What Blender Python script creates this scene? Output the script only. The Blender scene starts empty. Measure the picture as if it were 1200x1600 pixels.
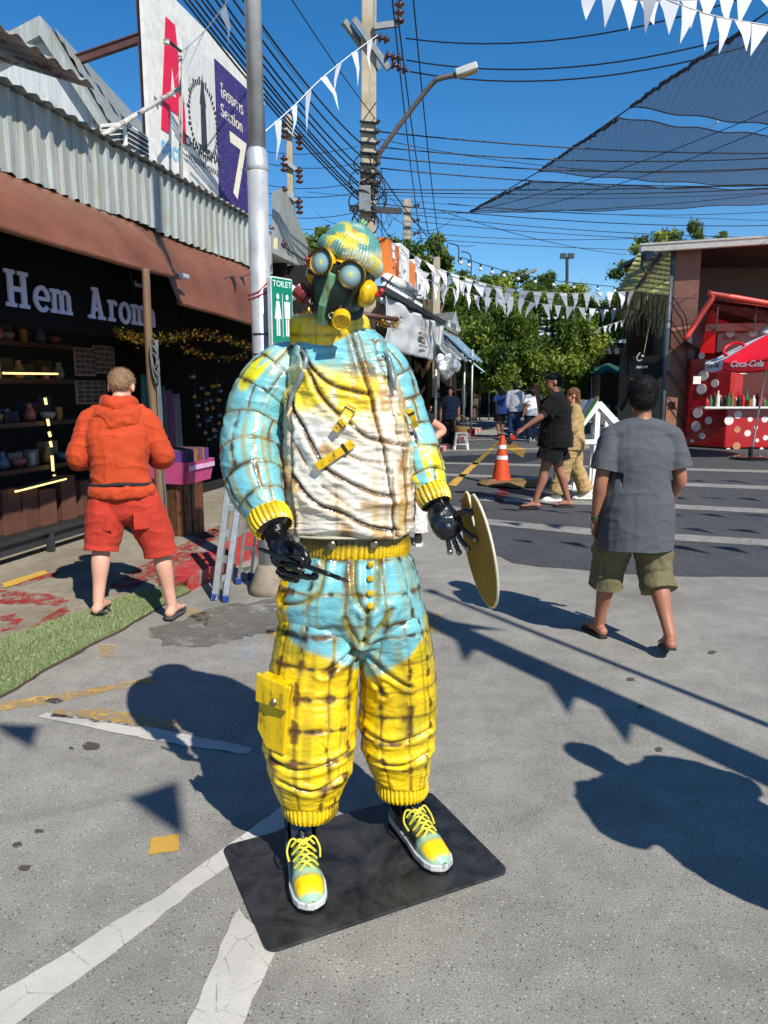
import bpy, math, random
import numpy as np
from mathutils import Vector, Matrix, noise
D = bpy.data
SC = bpy.context.scene
COL = SC.collection
R = math.radians
random.seed(7)
RNG = np.random.default_rng(7)

# ------------------------------------------------------------------ camera
CAM_H = 1.65
FOC = 1150.0                      # focal length in units of a 1600-high picture
PITCH = math.atan(195.0 / FOC)
cam_d = D.cameras.new('camera')
cam = D.objects.new('camera', cam_d)
COL.objects.link(cam)
cam_d.sensor_fit = 'VERTICAL'
cam_d.sensor_height = 36.0
cam_d.lens = 36.0 * FOC / 1600.0
cam_d.clip_start = 0.05
cam_d.clip_end = 3000
cam.location = (0, 0, CAM_H)
cam.rotation_euler = (math.pi / 2 - PITCH, 0, 0)
SC.camera = cam

# ------------------------------------------------------------------ sky and sun
SUN_EL = R(43.0)
SUN_H = Vector((0.53, -0.85, 0)).normalized()
SUN_V = (SUN_H * math.cos(SUN_EL) + Vector((0, 0, math.sin(SUN_EL)))).normalized()
world = D.worlds.new('World')
SC.world = world
world.use_nodes = True
wn = world.node_tree
wn.nodes.clear()
sky = wn.nodes.new('ShaderNodeTexSky')
sky.sky_type = 'NISHITA'
sky.sun_disc = False
sky.sun_elevation = SUN_EL
sky.sun_rotation = math.atan2(SUN_H.x, SUN_H.y)
sky.altitude = 300
sky.air_density = 1.0
sky.dust_density = 0.0
sky.ozone_density = 4.0
bg = wn.nodes.new('ShaderNodeBackground')
bg.inputs['Strength'].default_value = 0.108
wo = wn.nodes.new('ShaderNodeOutputWorld')
hs = wn.nodes.new('ShaderNodeHueSaturation')
hs.inputs['Saturation'].default_value = 1.32
wn.links.new(sky.outputs[0], hs.inputs['Color'])
wn.links.new(hs.outputs[0], bg.inputs[0])
wn.links.new(bg.outputs[0], wo.inputs[0])
sun_d = D.lights.new('sun', 'SUN')
sun_d.energy = 5.0
sun_d.angle = R(0.53)
sun_d.color = (1.0, 0.955, 0.88)
sun = D.objects.new('sun', sun_d)
COL.objects.link(sun)
sun.rotation_euler = SUN_V.to_track_quat('Z', 'Y').to_euler()
SC.view_settings.view_transform = 'Standard'
SC.view_settings.look = 'None'
SC.view_settings.exposure = 0.35
SC.view_settings.gamma = 1.0
SC.cycles.max_bounces = 6
SC.cycles.transparent_max_bounces = 12

# ------------------------------------------------------------------ measuring helpers
_c, _s = math.cos(PITCH), math.sin(PITCH)
def ray(x, y):
    dx = (x - 600) / FOC; dy = (y - 800) / FOC
    return Vector((dx, _c - dy * _s, -_s - dy * _c))
def at(x, y, Y):                   # point of the sight line through (x, y) at distance Y
    r = ray(x, y); return Vector((0, 0, CAM_H)) + r * (Y / r.y)
def gp(x, y, z=0.0):               # ground point seen at (x, y)
    r = ray(x, y); return Vector((0, 0, CAM_H)) + r * ((z - CAM_H) / r.z)
KD = Vector((0.2297, 0.9733, 0)); KN = Vector((0.9733, -0.2297, 0)); K0 = Vector((-2.953, 0, 0))
def S(u, w, z=0.0):                # street frame: u along the kerb, w to the right of it
    return K0 + KD * u + KN * w + Vector((0, 0, z))
def on_line(x, y, w):              # point seen at (x, y) on the vertical street plane at offset w
    r = ray(x, y); q = K0 + KN * w
    t = (q.dot(KN)) / r.dot(KN)
    p = Vector((0, 0, CAM_H)) + r * t
    return p
def u_of(p): return (p - K0).dot(KD)
STREET = math.atan2(KD.y, KD.x)

# ------------------------------------------------------------------ objects
def link(o): COL.objects.link(o); return o
def tag(o, label=None, cat=None, group=None, kind=None):
    if label: o['label'] = label
    if cat: o['category'] = cat
    if group: o['group'] = group
    if kind: o['kind'] = kind
    return o
def thing(name, label, cat, loc=(0, 0, 0), rz=0.0, group=None):
    o = link(D.objects.new(name, None))
    o.empty_display_size = 0.1
    M = Matrix.Translation(Vector(loc)) @ Matrix.Rotation(rz, 4, 'Z')
    o.matrix_world = M
    o['wm'] = [v for row in M for v in row]
    return tag(o, label, cat, group)
def wm(o):
    if 'wm' in o: 
        v = list(o['wm']); return Matrix((v[0:4], v[4:8], v[8:12], v[12:16]))
    return Matrix.Identity(4)
def adopt(o, parent, local=False):
    if parent is not None:
        o.parent = parent
        if not local: o.matrix_parent_inverse = wm(parent).inverted()
    return o
def copy_tree(o, parent=None):
    c = link(o.copy())
    if parent is not None:
        c.parent = parent; c.matrix_parent_inverse = o.matrix_parent_inverse.copy()
    for ch in [k for k in D.objects if k.parent == o]: copy_tree(ch, c)
    return c
def clean(o):                      # forget the helper property
    if 'wm' in o: del o['wm']

def frame(t, up=Vector((0, 0, 1))):
    t = t.normalized()
    if abs(t.dot(up)) > 0.95: up = Vector((0, 1, 0))
    x = t.cross(up).normalized(); y = x.cross(t).normalized()
    return x, y
def rotz(a): return Matrix.Rotation(a, 4, 'Z')
def TR(loc, rz=0.0, ry=0.0, rx=0.0):
    return Matrix.Translation(Vector(loc)) @ Matrix.Rotation(rz, 4, 'Z') @ Matrix.Rotation(ry, 4, 'Y') @ Matrix.Rotation(rx, 4, 'X')
def smooth_path(pts, n=6):
    P = [Vector(p) for p in pts]; out = []
    for i in range(len(P) - 1):
        p0 = P[max(i - 1, 0)]; p1 = P[i]; p2 = P[i + 1]; p3 = P[min(i + 2, len(P) - 1)]
        for k in range(n):
            t = k / n
            out.append(0.5 * ((2 * p1) + (p2 - p0) * t + (2 * p0 - 5 * p1 + 4 * p2 - p3) * t * t + (3 * p1 - p0 - 3 * p2 + p3) * t ** 3))
    out.append(P[-1]); return out
def sag(p0, p1, drop, n=14):
    p0 = Vector(p0); p1 = Vector(p1)
    return [p0.lerp(p1, i / n) - Vector((0, 0, drop * 4 * (i / n) * (1 - i / n))) for i in range(n + 1)]

class MB:
    def __init__(s, M=None): s.v = []; s.f = []; s.M = M or Matrix.Identity(4)
    def add(s, vs, fs, M=None):
        T = s.M @ M if M is not None else s.M
        b = len(s.v); s.v += [T @ Vector(v) for v in vs]; s.f += [[b + i for i in f] for f in fs]; return s
    def box(s, c, size, M=None, rz=0.0):
        a, b, d = size[0] / 2, size[1] / 2, size[2] / 2
        vs = [(x, y, z) for x in (-a, a) for y in (-b, b) for z in (-d, d)]
        T = TR(c, rz); T = M @ T if M is not None else T
        return s.add(vs, [(0, 1, 3, 2), (4, 6, 7, 5), (0, 4, 5, 1), (2, 3, 7, 6), (0, 2, 6, 4), (1, 5, 7, 3)], T)
    def bar(s, p0, p1, w, h, up=Vector((0, 0, 1))):
        p0 = Vector(p0); p1 = Vector(p1); x, y = frame(p1 - p0, up)
        vs = [p + x * a * w / 2 + y * b * h / 2 for p in (p0, p1) for a, b in ((-1, -1), (1, -1), (1, 1), (-1, 1))]
        return s.add(vs, [(3, 2, 1, 0), (4, 5, 6, 7), (0, 1, 5, 4), (1, 2, 6, 5), (2, 3, 7, 6), (3, 0, 4, 7)])
    def tube(s, pts, r, seg=8, cap=True):
        P = [Vector(p) for p in pts]; n = len(P)
        rr = r if isinstance(r, (list, tuple)) else [r] * n
        vs = []; fs = []; px = None
        for i, p in enumerate(P):
            t = (P[min(i + 1, n - 1)] - P[max(i - 1, 0)])
            if t.length < 1e-9: t = Vector((0, 0, 1))
            t.normalize()
            if px is None: px, _ = frame(t)
            else:
                px = px - t * px.dot(t)
                if px.length < 1e-6: px, _ = frame(t)
                px.normalize()
            py = t.cross(px)
            for k in range(seg):
                a = 2 * math.pi * k / seg
                vs.append(p + (px * math.cos(a) + py * math.sin(a)) * rr[i])
        for i in range(n - 1):
            for k in range(seg):
                k2 = (k + 1) % seg
                fs.append((i * seg + k, i * seg + k2, (i + 1) * seg + k2, (i + 1) * seg + k))
        if cap: fs.append(list(range(seg))[::-1]); fs.append([(n - 1) * seg + k for k in range(seg)])
        return s.add(vs, fs)
    def cyl(s, p0, p1, r, seg=12, r2=None): return s.tube([p0, p1], [r, r if r2 is None else r2], seg)
    def lathe(s, prof, seg=20, M=None, caps=True):
        vs = [(r * math.cos(2 * math.pi * k / seg), r * math.sin(2 * math.pi * k / seg), z) for r, z in prof for k in range(seg)]
        fs = [(i * seg + k, i * seg + (k + 1) % seg, (i + 1) * seg + (k + 1) % seg, (i + 1) * seg + k) for i in range(len(prof) - 1) for k in range(seg)]
        if caps: fs.append(list(range(seg))[::-1]); fs.append([(len(prof) - 1) * seg + k for k in range(seg)])
        return s.add(vs, fs, M)
    def ball(s, c, r, seg=14, M=None, rings=8):
        r = (r, r, r) if isinstance(r, (int, float)) else tuple(r)
        prof = [(math.sin(math.pi * i / rings), -math.cos(math.pi * i / rings)) for i in range(rings + 1)]
        prof[0] = (1e-3, -1); prof[-1] = (1e-3, 1)
        T = Matrix.Translation(Vector(c)) @ Matrix.Diagonal((r[0], r[1], r[2], 1))
        return s.lathe(prof, seg, (M @ T) if M is not None else T)
    def prism(s, poly, z0, z1, M=None):
        n = len(poly); vs = [(p[0], p[1], z0) for p in poly] + [(p[0], p[1], z1) for p in poly]
        fs = [list(range(n))[::-1], list(range(n, 2 * n))] + [(i, (i + 1) % n, n + (i + 1) % n, n + i) for i in range(n)]
        return s.add(vs, fs, M)
    def sheet(s, fn, nu, nv, thick=0.0):
        vs = [Vector(fn(i / nu, j / nv)) for j in range(nv + 1) for i in range(nu + 1)]
        w = nu + 1
        fs = [(j * w + i, j * w + i + 1, (j + 1) * w + i + 1, (j + 1) * w + i) for j in range(nv) for i in range(nu)]
        if thick:
            nrm = (vs[1] - vs[0]).cross(vs[w] - vs[0]).normalized() * thick
            m = len(vs); vs2 = [v + nrm for v in vs]
            fs2 = [tuple(m + k for k in f[::-1]) for f in fs]
            rim = [j for j in range(nu)]
            ed = [(i, i + 1) for i in range(nu)] + [(nv * w + i + 1, nv * w + i) for i in range(nu)] + [((j + 1) * w, j * w) for j in range(nv)] + [(j * w + nu, (j + 1) * w + nu) for j in range(nv)]
            fs = fs + fs2 + [(b, a, a + m, b + m) for a, b in ed]; vs = vs + vs2
        return s.add(vs, fs)
    def mesh(s, name, mat, smooth=False):
        me = D.meshes.new(name); me.from_pydata([tuple(v) for v in s.v], [], s.f)
        if mat is not None: me.materials.append(mat)
        if smooth is True: me.shade_smooth()
        elif smooth: me.shade_smooth(); me.set_sharp_from_angle(angle=R(smooth))
        return me
    def build(s, name, mat, parent=None, smooth=False, local=False, bevel=0.0):
        o = link(D.objects.new(name, s.mesh(name, mat, smooth)))
        if bevel:
            b = o.modifiers.new('bevel', 'BEVEL'); b.width = bevel; b.segments = 2; b.limit_method = 'ANGLE'; b.angle_limit = R(40)
        return adopt(o, parent, local)

def text_mesh(body, size, M, mat, name, parent=None, extrude=0.003, shear=0.0, align='LEFT', sx=1.0, bold=0.0, local=False, spacing=1.0):
    cu = D.curves.new('lettering', 'FONT'); cu.body = body; cu.size = size; cu.extrude = extrude; cu.shear = shear; cu.align_x = align
    cu.offset = bold; cu.resolution_u = 3; cu.space_character = spacing
    t = link(D.objects.new('tmp', cu))
    dg = bpy.context.evaluated_depsgraph_get(); dg.update()
    me = D.meshes.new_from_object(t.evaluated_get(dg)); D.objects.remove(t); D.curves.remove(cu)
    me.transform(M @ Matrix.Diagonal((sx, 1, 1, 1)))
    me.materials.clear(); me.materials.append(mat)
    o = link(D.objects.new(name, me))
    return adopt(o, parent, local)
def wallM(p, rz=None):              # lettering stood up on a street-side plane at p
    a = STREET if rz is None else rz
    return Matrix.Translation(Vector(p)) @ Matrix.Rotation(a, 4, 'Z') @ Matrix.Rotation(math.pi / 2, 4, 'X')

# ------------------------------------------------------------------ materials
def C(r, g, b):                     # sRGB bytes to linear
    f = lambda v: (v / 255) / 12.92 if v <= 10 else ((v / 255 + 0.055) / 1.055) ** 2.4
    return (f(r), f(g), f(b), 1)
class NT:
    def __init__(s, name):
        s.m = D.materials.new(name); s.m.use_nodes = True; s.t = s.m.node_tree; s.n = s.t.nodes
        s.b = s.n['Principled BSDF']; s.co = None
    def node(s, kind, **kw):
        n = s.n.new(kind)
        for k, v in kw.items():
            if k.startswith('i_'): n.inputs[k[2:].replace('_', ' ')].default_value = v
            else: setattr(n, k, v)
        return n
    def l(s, a, b): s.t.links.new(a, b)
    def coord(s):
        if s.co is None: s.co = s.node('ShaderNodeTexCoord').outputs['Object']
        return s.co
    def noise(s, scale, detail=4, rough=0.6, vec=None, dist=0.0):
        n = s.node('ShaderNodeTexNoise'); n.inputs['Scale'].default_value = scale; n.inputs['Detail'].default_value = detail
        n.inputs['Roughness'].default_value = rough; n.inputs['Distortion'].default_value = dist
        s.l(vec or s.coord(), n.inputs['Vector']); return n.outputs['Fac']
    def mapping(s, scale=(1, 1, 1), rot=(0, 0, 0), loc=(0, 0, 0)):
        n = s.node('ShaderNodeMapping'); n.inputs['Scale'].default_value = scale; n.inputs['Rotation'].default_value = rot; n.inputs['Location'].default_value = loc
        s.l(s.coord(), n.inputs['Vector']); return n.outputs[0]
    def voro(s, scale, feature='F1', vec=None, out='Distance', rnd=1.0):
        n = s.node('ShaderNodeTexVoronoi'); n.feature = feature; n.inputs['Scale'].default_value = scale; n.inputs['Randomness'].default_value = rnd
        s.l(vec or s.coord(), n.inputs['Vector']); return n.outputs[out]
    def ramp(s, fac, stops):
        n = s.node('ShaderNodeValToRGB'); e = n.color_ramp.elements
        while len(e) < len(stops): e.new(0.5)
        for k, (p, c) in enumerate(stops):
            e[k].position = p; e[k].color = c if isinstance(c, tuple) else (c, c, c, 1)
        s.l(fac, n.inputs[0]); return n.outputs[0]
    def mix(s, fac, a, b, mode='MIX'):
        n = s.node('ShaderNodeMix'); n.data_type = 'RGBA'; n.blend_type = mode
        for v, k in ((fac, 0), (a, 6), (b, 7)):
            if isinstance(v, (int, float)): n.inputs[k].default_value = v
            elif isinstance(v, tuple): n.inputs[k].default_value = v
            else: s.l(v, n.inputs[k])
        return n.outputs[2]
    def math(s, op, a, b=0.0):
        n = s.node('ShaderNodeMath'); n.operation = op
        for v, k in ((a, 0), (b, 1)):
            if isinstance(v, (int, float)): n.inputs[k].default_value = v
            else: s.l(v, n.inputs[k])
        return n.outputs[0]
    def attr(s, name): return s.node('ShaderNodeAttribute', attribute_name=name).outputs['Color']
    def bump(s, h, strength=0.3, dist=0.01, normal=None):
        n = s.node('ShaderNodeBump'); n.inputs['Strength'].default_value = strength; n.inputs['Distance'].default_value = dist
        s.l(h, n.inputs['Height'])
        if normal is not None: s.l(normal, n.inputs['Normal'])
        return n.outputs[0]
    def set(s, color=None, rough=None, metal=None, normal=None, coat=None, spec=None, coat_rough=None, sheen=None, emit=None, estr=1.0, alpha=None):
        for v, k in ((color, 'Base Color'), (rough, 'Roughness'), (metal, 'Metallic'), (normal, 'Normal'), (coat, 'Coat Weight'), (spec, 'Specular IOR Level'), (coat_rough, 'Coat Roughness'), (sheen, 'Sheen Weight'), (emit, 'Emission Color'), (alpha, 'Alpha')):
            if v is None: continue
            if isinstance(v, (int, float, tuple)): s.b.inputs[k].default_value = v
            else: s.l(v, s.b.inputs[k])
        if emit is not None: s.b.inputs['Emission Strength'].default_value = estr
        return s.m
_mats = {}
def plain(name, rgb, rough=0.6, metal=0.0, var=0.25, scale=8.0, bump=0.15, coat=0.0, fine=60.0, spec=None, sheen=None):
    """painted / fabric / plastic surface with tonal variation, grime and fine relief"""
    if name in _mats: return _mats[name]
    n = NT(name); col = C(*rgb)
    a = n.noise(scale, 5, 0.65); b = n.noise(fine, 3, 0.6)
    dark = tuple(v * (1 - var) for v in col[:3]) + (1,); lite = tuple(min(1, v * (1 + var * 0.5)) for v in col[:3]) + (1,)
    c1 = n.mix(n.ramp(a, [(0.3, 0.0), (0.7, 1.0)]), dark, lite)
    c2 = n.mix(n.math('MULTIPLY', n.ramp(b, [(0.45, 0.0), (0.75, 1.0)]), 0.35), c1, dark)
    r = n.math('ADD', n.math('MULTIPLY', a, 0.25), max(0.02, rough - 0.12))
    n.set(c2, r, metal, n.bump(b, bump, 0.004), coat, spec, sheen=sheen)
    _mats[name] = n.m; return n.m
def cloth(name, rgb, var=0.18, weave=900.0, wr=0.35, melange=0.0):
    if name in _mats: return _mats[name]
    n = NT(name); col = C(*rgb)
    a = n.noise(6, 4, 0.6); w = n.noise(22, 4, 0.55, n.mapping((1, 1, 0.45)), 0.6); f = n.noise(weave * 0.35, 2, 0.5)
    dark = tuple(v * (1 - var) for v in col[:3]) + (1,)
    c1 = n.mix(n.ramp(a, [(0.3, 0.0), (0.7, 1.0)]), dark, col)
    if melange: c1 = n.mix(n.math('MULTIPLY', n.ramp(f, [(0.4, 0.0), (0.6, 1.0)]), melange), c1, tuple(min(1, v * 2.2) for v in col[:3]) + (1,))
    b1 = n.bump(w, wr, 0.03); b2 = n.bump(f, 0.2, 0.002, b1)
    n.set(c1, 0.85, 0, b2, None, 0.2, sheen=0.04); _mats[name] = n.m; return n.m
def emit(name, rgb, strength):
    n = NT(name); n.set(C(*rgb), 0.5, emit=C(*rgb), estr=strength); return n.m
def rusty(name, rgb, rust=(120, 62, 34), amt=0.5, metal=0.0, rough=0.55, scale=5.0):
    n = NT(name); a = n.noise(scale, 8, 0.7); b = n.noise(40, 4, 0.6); st = n.noise(3, 4, 0.6, n.mapping((14, 14, 0.5)))
    f = n.ramp(n.math('ADD', n.math('MULTIPLY', a, 0.7), n.math('MULTIPLY', st, 0.3)), [(0.62 - amt * 0.25, 0.0), (0.72 - amt * 0.25, 1.0)])
    base = n.mix(n.ramp(st, [(0.35, 0.0), (0.7, 1.0)]), C(*rgb), tuple(v * 0.7 for v in C(*rgb)[:3]) + (1,))
    c = n.mix(f, base, n.mix(b, C(*rust), tuple(v * 0.4 for v in C(*rust)[:3]) + (1,)))
    n.set(c, n.math('ADD', n.math('MULTIPLY', f, 0.3), rough), metal, n.bump(n.math('ADD', b, f), 0.2, 0.004)); return n.m

# ================================================================== GROUND
def asphalt_mat(name, lo, hi, chip_d=0.5, chip_l=0.4):
    n = NT(name)
    big = n.noise(0.9, 6, 0.65); mid = n.noise(5, 5, 0.7); fine = n.noise(170, 4, 0.75)
    base = n.mix(n.ramp(n.math('ADD', n.math('MULTIPLY', big, 0.55), n.math('MULTIPLY', mid, 0.45)), [(0.35, 0.0), (0.65, 1.0)]), C(*lo), C(*hi))
    warp = n.mapping((1, 1, 1))
    vc = n.voro(75, vec=warp); vsel = n.voro(75, vec=warp, out='Color')
    sel = n.node('ShaderNodeSeparateColor'); n.l(vsel, sel.inputs[0])
    chip = n.ramp(vc, [(0.19, 1.0), (0.33, 0.0)])
    dsel = n.math('GREATER_THAN', sel.outputs[0], 0.62); lsel = n.math('GREATER_THAN', sel.outputs[1], 0.82)
    c = n.mix(n.math('MULTIPLY', n.ramp(fine, [(0.40, 1.0), (0.58, 0.0)]), 0.6), base, tuple(v * 0.45 for v in C(*lo)[:3]) + (1,))
    c = n.mix(n.math('MULTIPLY', n.ramp(fine, [(0.56, 0.0), (0.72, 1.0)]), 0.35), c, tuple(min(1, v * 1.7) for v in C(*hi)[:3]) + (1,))
    c = n.mix(n.math('MULTIPLY', n.math('MULTIPLY', chip, dsel), chip_d), c, C(38, 36, 34))
    c = n.mix(n.math('MULTIPLY', n.math('MULTIPLY', chip, lsel), chip_l), c, C(215, 210, 200))
    st = n.ramp(n.noise(0.55, 5, 0.6, dist=0.8), [(0.56, 0.0), (0.72, 1.0)])
    c = n.mix(n.math('MULTIPLY', st, 0.5), c, C(92, 88, 80))
    crk = n.ramp(n.voro(0.55, 'DISTANCE_TO_EDGE', n.mapping((1, 1, 1)) ), [(0.0, 1.0), (0.006, 0.0)])
    hgt = n.math('SUBTRACT', fine, n.math('MULTIPLY', chip, 0.35))
    n.set(c, 0.86, 0, n.bump(hgt, 0.45, 0.004), None, 0.35)
    return n.m
M_ASPH = asphalt_mat('worn_pale_asphalt', (124, 120, 112), (168, 164, 154), 0.62, 0.42)
M_ASPH_D = asphalt_mat('dark_asphalt', (62, 63, 66), (84, 84, 85), 0.4, 0.35)

def paint_mat(name, rgb, wear=0.35, crack=True, scale=9.0):
    n = NT(name); col = C(*rgb)
    a = n.noise(scale, 8, 0.75); fine = n.noise(170, 4, 0.75); g = n.noise(2.2, 5, 0.6)
    c = n.mix(n.ramp(g, [(0.35, 0.0), (0.7, 1.0)]), tuple(v * 0.72 for v in col[:3]) + (1,), col)
    c = n.mix(n.math('MULTIPLY', n.ramp(fine, [(0.36, 1.0), (0.5, 0.0)]), 0.55), c, tuple(v * 0.55 for v in col[:3]) + (1,))
    if crack:
        e = n.voro(6.5, 'DISTANCE_TO_EDGE', n.mapping((1, 1, 1)))
        c = n.mix(n.math('MULTIPLY', n.ramp(e, [(0.0, 1.0), (0.014, 0.0)]), n.ramp(a, [(0.42, 0.0), (0.6, 0.9)])), c, C(95, 90, 84))
    al = n.ramp(n.math('ADD', n.math('MULTIPLY', a, 0.6), n.math('MULTIPLY', fine, 0.4)), [(wear - 0.05, 0.0), (wear + 0.03, 1.0)])
    n.set(c, 0.7, 0, n.bump(fine, 0.4, 0.003), alpha=al); return n.m
M_WHITE_LINE = paint_mat('worn_white_road_paint', (205, 200, 190), 0.33)
M_WHITE_OLD = paint_mat('dull_white_road_paint', (150, 147, 140), 0.43)
M_YEL_LINE = paint_mat('worn_yellow_road_paint', (214, 168, 72), 0.37, False)
M_YEL_FADE = paint_mat('faded_yellow_road_paint', (205, 165, 90), 0.52, False, 14)
M_RED_FADE = paint_mat('scuffed_red_paint', (178, 50, 46), 0.515, False, 9)
M_BLUE_FADE = paint_mat('faded_blue_paint', (150, 178, 200), 0.55, False, 12)
M_DAMP = paint_mat('damp_asphalt', (116, 112, 104), 0.50, False, 4)
M_STAIN = paint_mat('oil_stain', (84, 79, 71), 0.47, False, 18)

ROOT_GROUND = MB().box((40, 150, -0.25), (700, 700, 0.5)).build('ground', M_ASPH)
tag(ROOT_GROUND, 'pale worn grey asphalt of the market street', kind='structure')

def outline(pts, jit, step=0.05):
    out = []
    for i in range(len(pts)):
        a = Vector(pts[i]); b = Vector(pts[(i + 1) % len(pts)]); L = (b - a).length; m = max(1, int(L / step))
        m = min(m, 60)
        d = (b - a).normalized() if L > 1e-6 else Vector((1, 0, 0)); nn = Vector((-d.y, d.x, 0))
        for k in range(m):
            p = a.lerp(b, k / m)
            out.append(p + nn * random.gauss(0, jit) + d * random.gauss(0, jit * 0.4))
    return out
def decal(name, px, mat, label, z=0.004, jit=0.004, base=0.0, step=0.05):
    pts = outline([gp(x, y, base) for x, y in px], jit, step)
    m = MB(); m.add([(p.x, p.y, base + z) for p in pts], [list(range(len(pts)))])
    o = m.build(name, mat)
    if o.data.polygons[0].normal.z < 0: o.data.flip_normals()
    return tag(o, label, kind='structure')

decal('dark_asphalt_patch', [(600, 782), (722, 792), (742, 850), (800, 880), (930, 893), (1060, 902), (1330, 900), (1330, 690), (1000, 700), (700, 713), (600, 716)], M_ASPH_D, 'newer dark asphalt crossing the street', 0.004, 0.02, step=0.2)
ZL = 0.004
decal('road_line', [(60, 1121), (72, 1114), (250, 1140), (395, 1170), (385, 1180), (240, 1158)], M_WHITE_LINE, 'worn white road line behind the statue shadow')
decal('road_line', [(-30, 1570), (120, 1480), (250, 1400), (445, 1258), (475, 1272), (300, 1395), (170, 1497), (20, 1605), (-30, 1640)], M_WHITE_LINE, 'broad white road line running up to the base plate', jit=0.003)
decal('road_line', [(372, 1420), (430, 1490), (372, 1620), (285, 1620)], M_WHITE_LINE, 'short white road line under the near corner of the plate', jit=0.003)
decal('road_mark', [(236, 1311), (279, 1304), (280, 1330), (231, 1337)], M_YEL_LINE, 'small yellow square painted on the asphalt', jit=0.002, step=0.02)
for px, lab in (([(0, 1098), (130, 1078), (235, 1060), (240, 1068), (120, 1092), (0, 1112)], 'faded yellow stroke below the green turf'),
                ([(85, 1110), (160, 1108), (280, 1128), (275, 1142), (150, 1128), (80, 1120)], 'faded yellow stroke beside the white line'),
                ([(155, 1008), (180, 1008), (176, 1028), (158, 1026)], 'small yellow mark near the turf edge'),
                ([(415, 985), (470, 965), (480, 1010), (430, 1020)], 'faded yellow smudge behind the statue'),
                ([(285, 945), (330, 960), (320, 978), (280, 955)], 'yellow smear near the ladder foot'),
                ([(655, 962), (690, 958), (684, 990), (652, 985)], 'faded yellow mark right of the trousers')):
    decal('road_mark', px, M_YEL_FADE, lab, jit=0.006)
decal('paint_smudge', [(372, 995), (388, 992), (392, 1008), (372, 1012)], M_BLUE_FADE, 'pale blue paint smudge on the asphalt')
decal('paint_smudge', [(365, 1020), (400, 1012), (395, 1030), (362, 1032)], M_BLUE_FADE, 'pale blue paint smear nearer the statue shadow')
for k, (x, y, a, b) in enumerate(((142, 1167, 14, 7), (85, 1096, 14, 4), (112, 1170, 5, 3), (27, 1321, 8, 4), (60, 1300, 7, 3), (38, 1357, 10, 4), (1000, 1105, 5, 3), (1030, 1172, 6, 4), (1112, 1020, 7, 3), (985, 1062, 6, 3))):
    decal('stain', [(x + a * math.cos(t * 0.7), y + b * math.sin(t * 0.7)) for t in range(9)], M_STAIN, 'small dark oil stain on the asphalt', jit=0.004, step=0.02)['group'] = 'oil stains on the asphalt'
decal('damp_patch', [(240, 985), (330, 950), (430, 935), (440, 985), (330, 1010), (255, 1010)], M_DAMP, 'broad dark damp patch behind the statue', jit=0.03)
# lines on the dark asphalt
L2 = 0.008
for px, mat, lab in (([(690, 722), (1300, 738), (1300, 742), (690, 725)], M_WHITE_OLD, 'farthest white line across the dark asphalt'),
                ([(690, 740), (1300, 764), (1300, 770), (690, 744)], M_WHITE_OLD, 'second farthest white line across the dark asphalt'),
                ([(745, 777), (1000, 786), (1300, 801), (1300, 808), (1000, 793), (745, 783)], M_WHITE_OLD, 'third white line across the dark asphalt'),
                ([(735, 809), (935, 828), (1300, 850), (1300, 860), (935, 838), (735, 818)], M_WHITE_OLD, 'nearest white line across the dark asphalt'),
                ([(700, 758), (778, 690), (783, 690), (712, 760)], M_YEL_LINE, 'yellow line running up the street beside the cone'),
                ([(790, 700), (796, 690), (822, 703), (817, 716)], M_YEL_LINE, 'short yellow bar on the road beyond the cone'),
                ([(770, 785), (785, 757), (800, 757), (786, 786)], M_RED_FADE, 'short faded red bar in front of the cone')):
    decal('road_line', px, mat, lab, L2, 0.006)

# pavement on the left, with its kerb and turf
def pave_mat():
    n = NT('old_concrete_pavement')
    a = n.noise(1.6, 7, 0.7); b = n.noise(14, 5, 0.7); f = n.noise(150, 3, 0.7)
    c = n.mix(n.ramp(a, [(0.35, 0.0), (0.65, 1.0)]), C(124, 112, 94), C(156, 146, 128))
    c = n.mix(n.math('MULTIPLY', n.ramp(b, [(0.45, 0.0), (0.7, 1.0)]), 0.5), c, C(98, 88, 74))
    c = n.mix(n.math('MULTIPLY', n.ramp(f, [(0.5, 0.0), (0.7, 1.0)]), 0.3), c, C(70, 64, 56))
    n.set(c, 0.88, 0, n.bump(f, 0.3, 0.004)); return n.m
M_PAVE = pave_mat()
PZ = 0.11
pav = tag(link(D.objects.new('pavement', None)), 'concrete pavement in front of the shops', kind='structure')
def slab(u0, u1, w0, w1, z0=-0.05, z1=PZ, mat=M_PAVE, name='slab', parent=pav):
    m = MB(); m.box((0, 0, 0), (u1 - u0 - 0.012, w1 - w0 - 0.012, z1 - z0), TR(S((u0 + u1) / 2, (w0 + w1) / 2, (z0 + z1) / 2), STREET))
    return m.build(name, mat, parent, bevel=0.006)
for u in range(0, 30, 2):
    slab(u, u + 2, -2.2, -0.17)
    slab(u, u + 2, -4.4, -2.2)
M_KERB = rusty('red_kerb_paint', (184, 58, 56), (150, 138, 120), 0.45, 0, 0.6, 4)
M_KERB_W = rusty('white_kerb_paint', (205, 198, 188), (150, 138, 120), 0.3, 0, 0.6, 4)
kerb = tag(link(D.objects.new('kerb', None)), 'kerb painted red and white along the shops', kind='structure')
u = 6.02
k = 0
while u < 29:
    L = 1.0 if u < 9 else 0.55
    slab(u, u + L, -0.16, 0.0, -0.05, PZ + 0.012, M_KERB if (u < 12 or k % 2) else M_KERB_W, 'kerb_stone', kerb)
    u += L; k += 1
slab(6.02, 8.9, -0.34, -0.172, -0.05, PZ + 0.006, M_KERB, 'kerb_stone', kerb)
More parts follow.
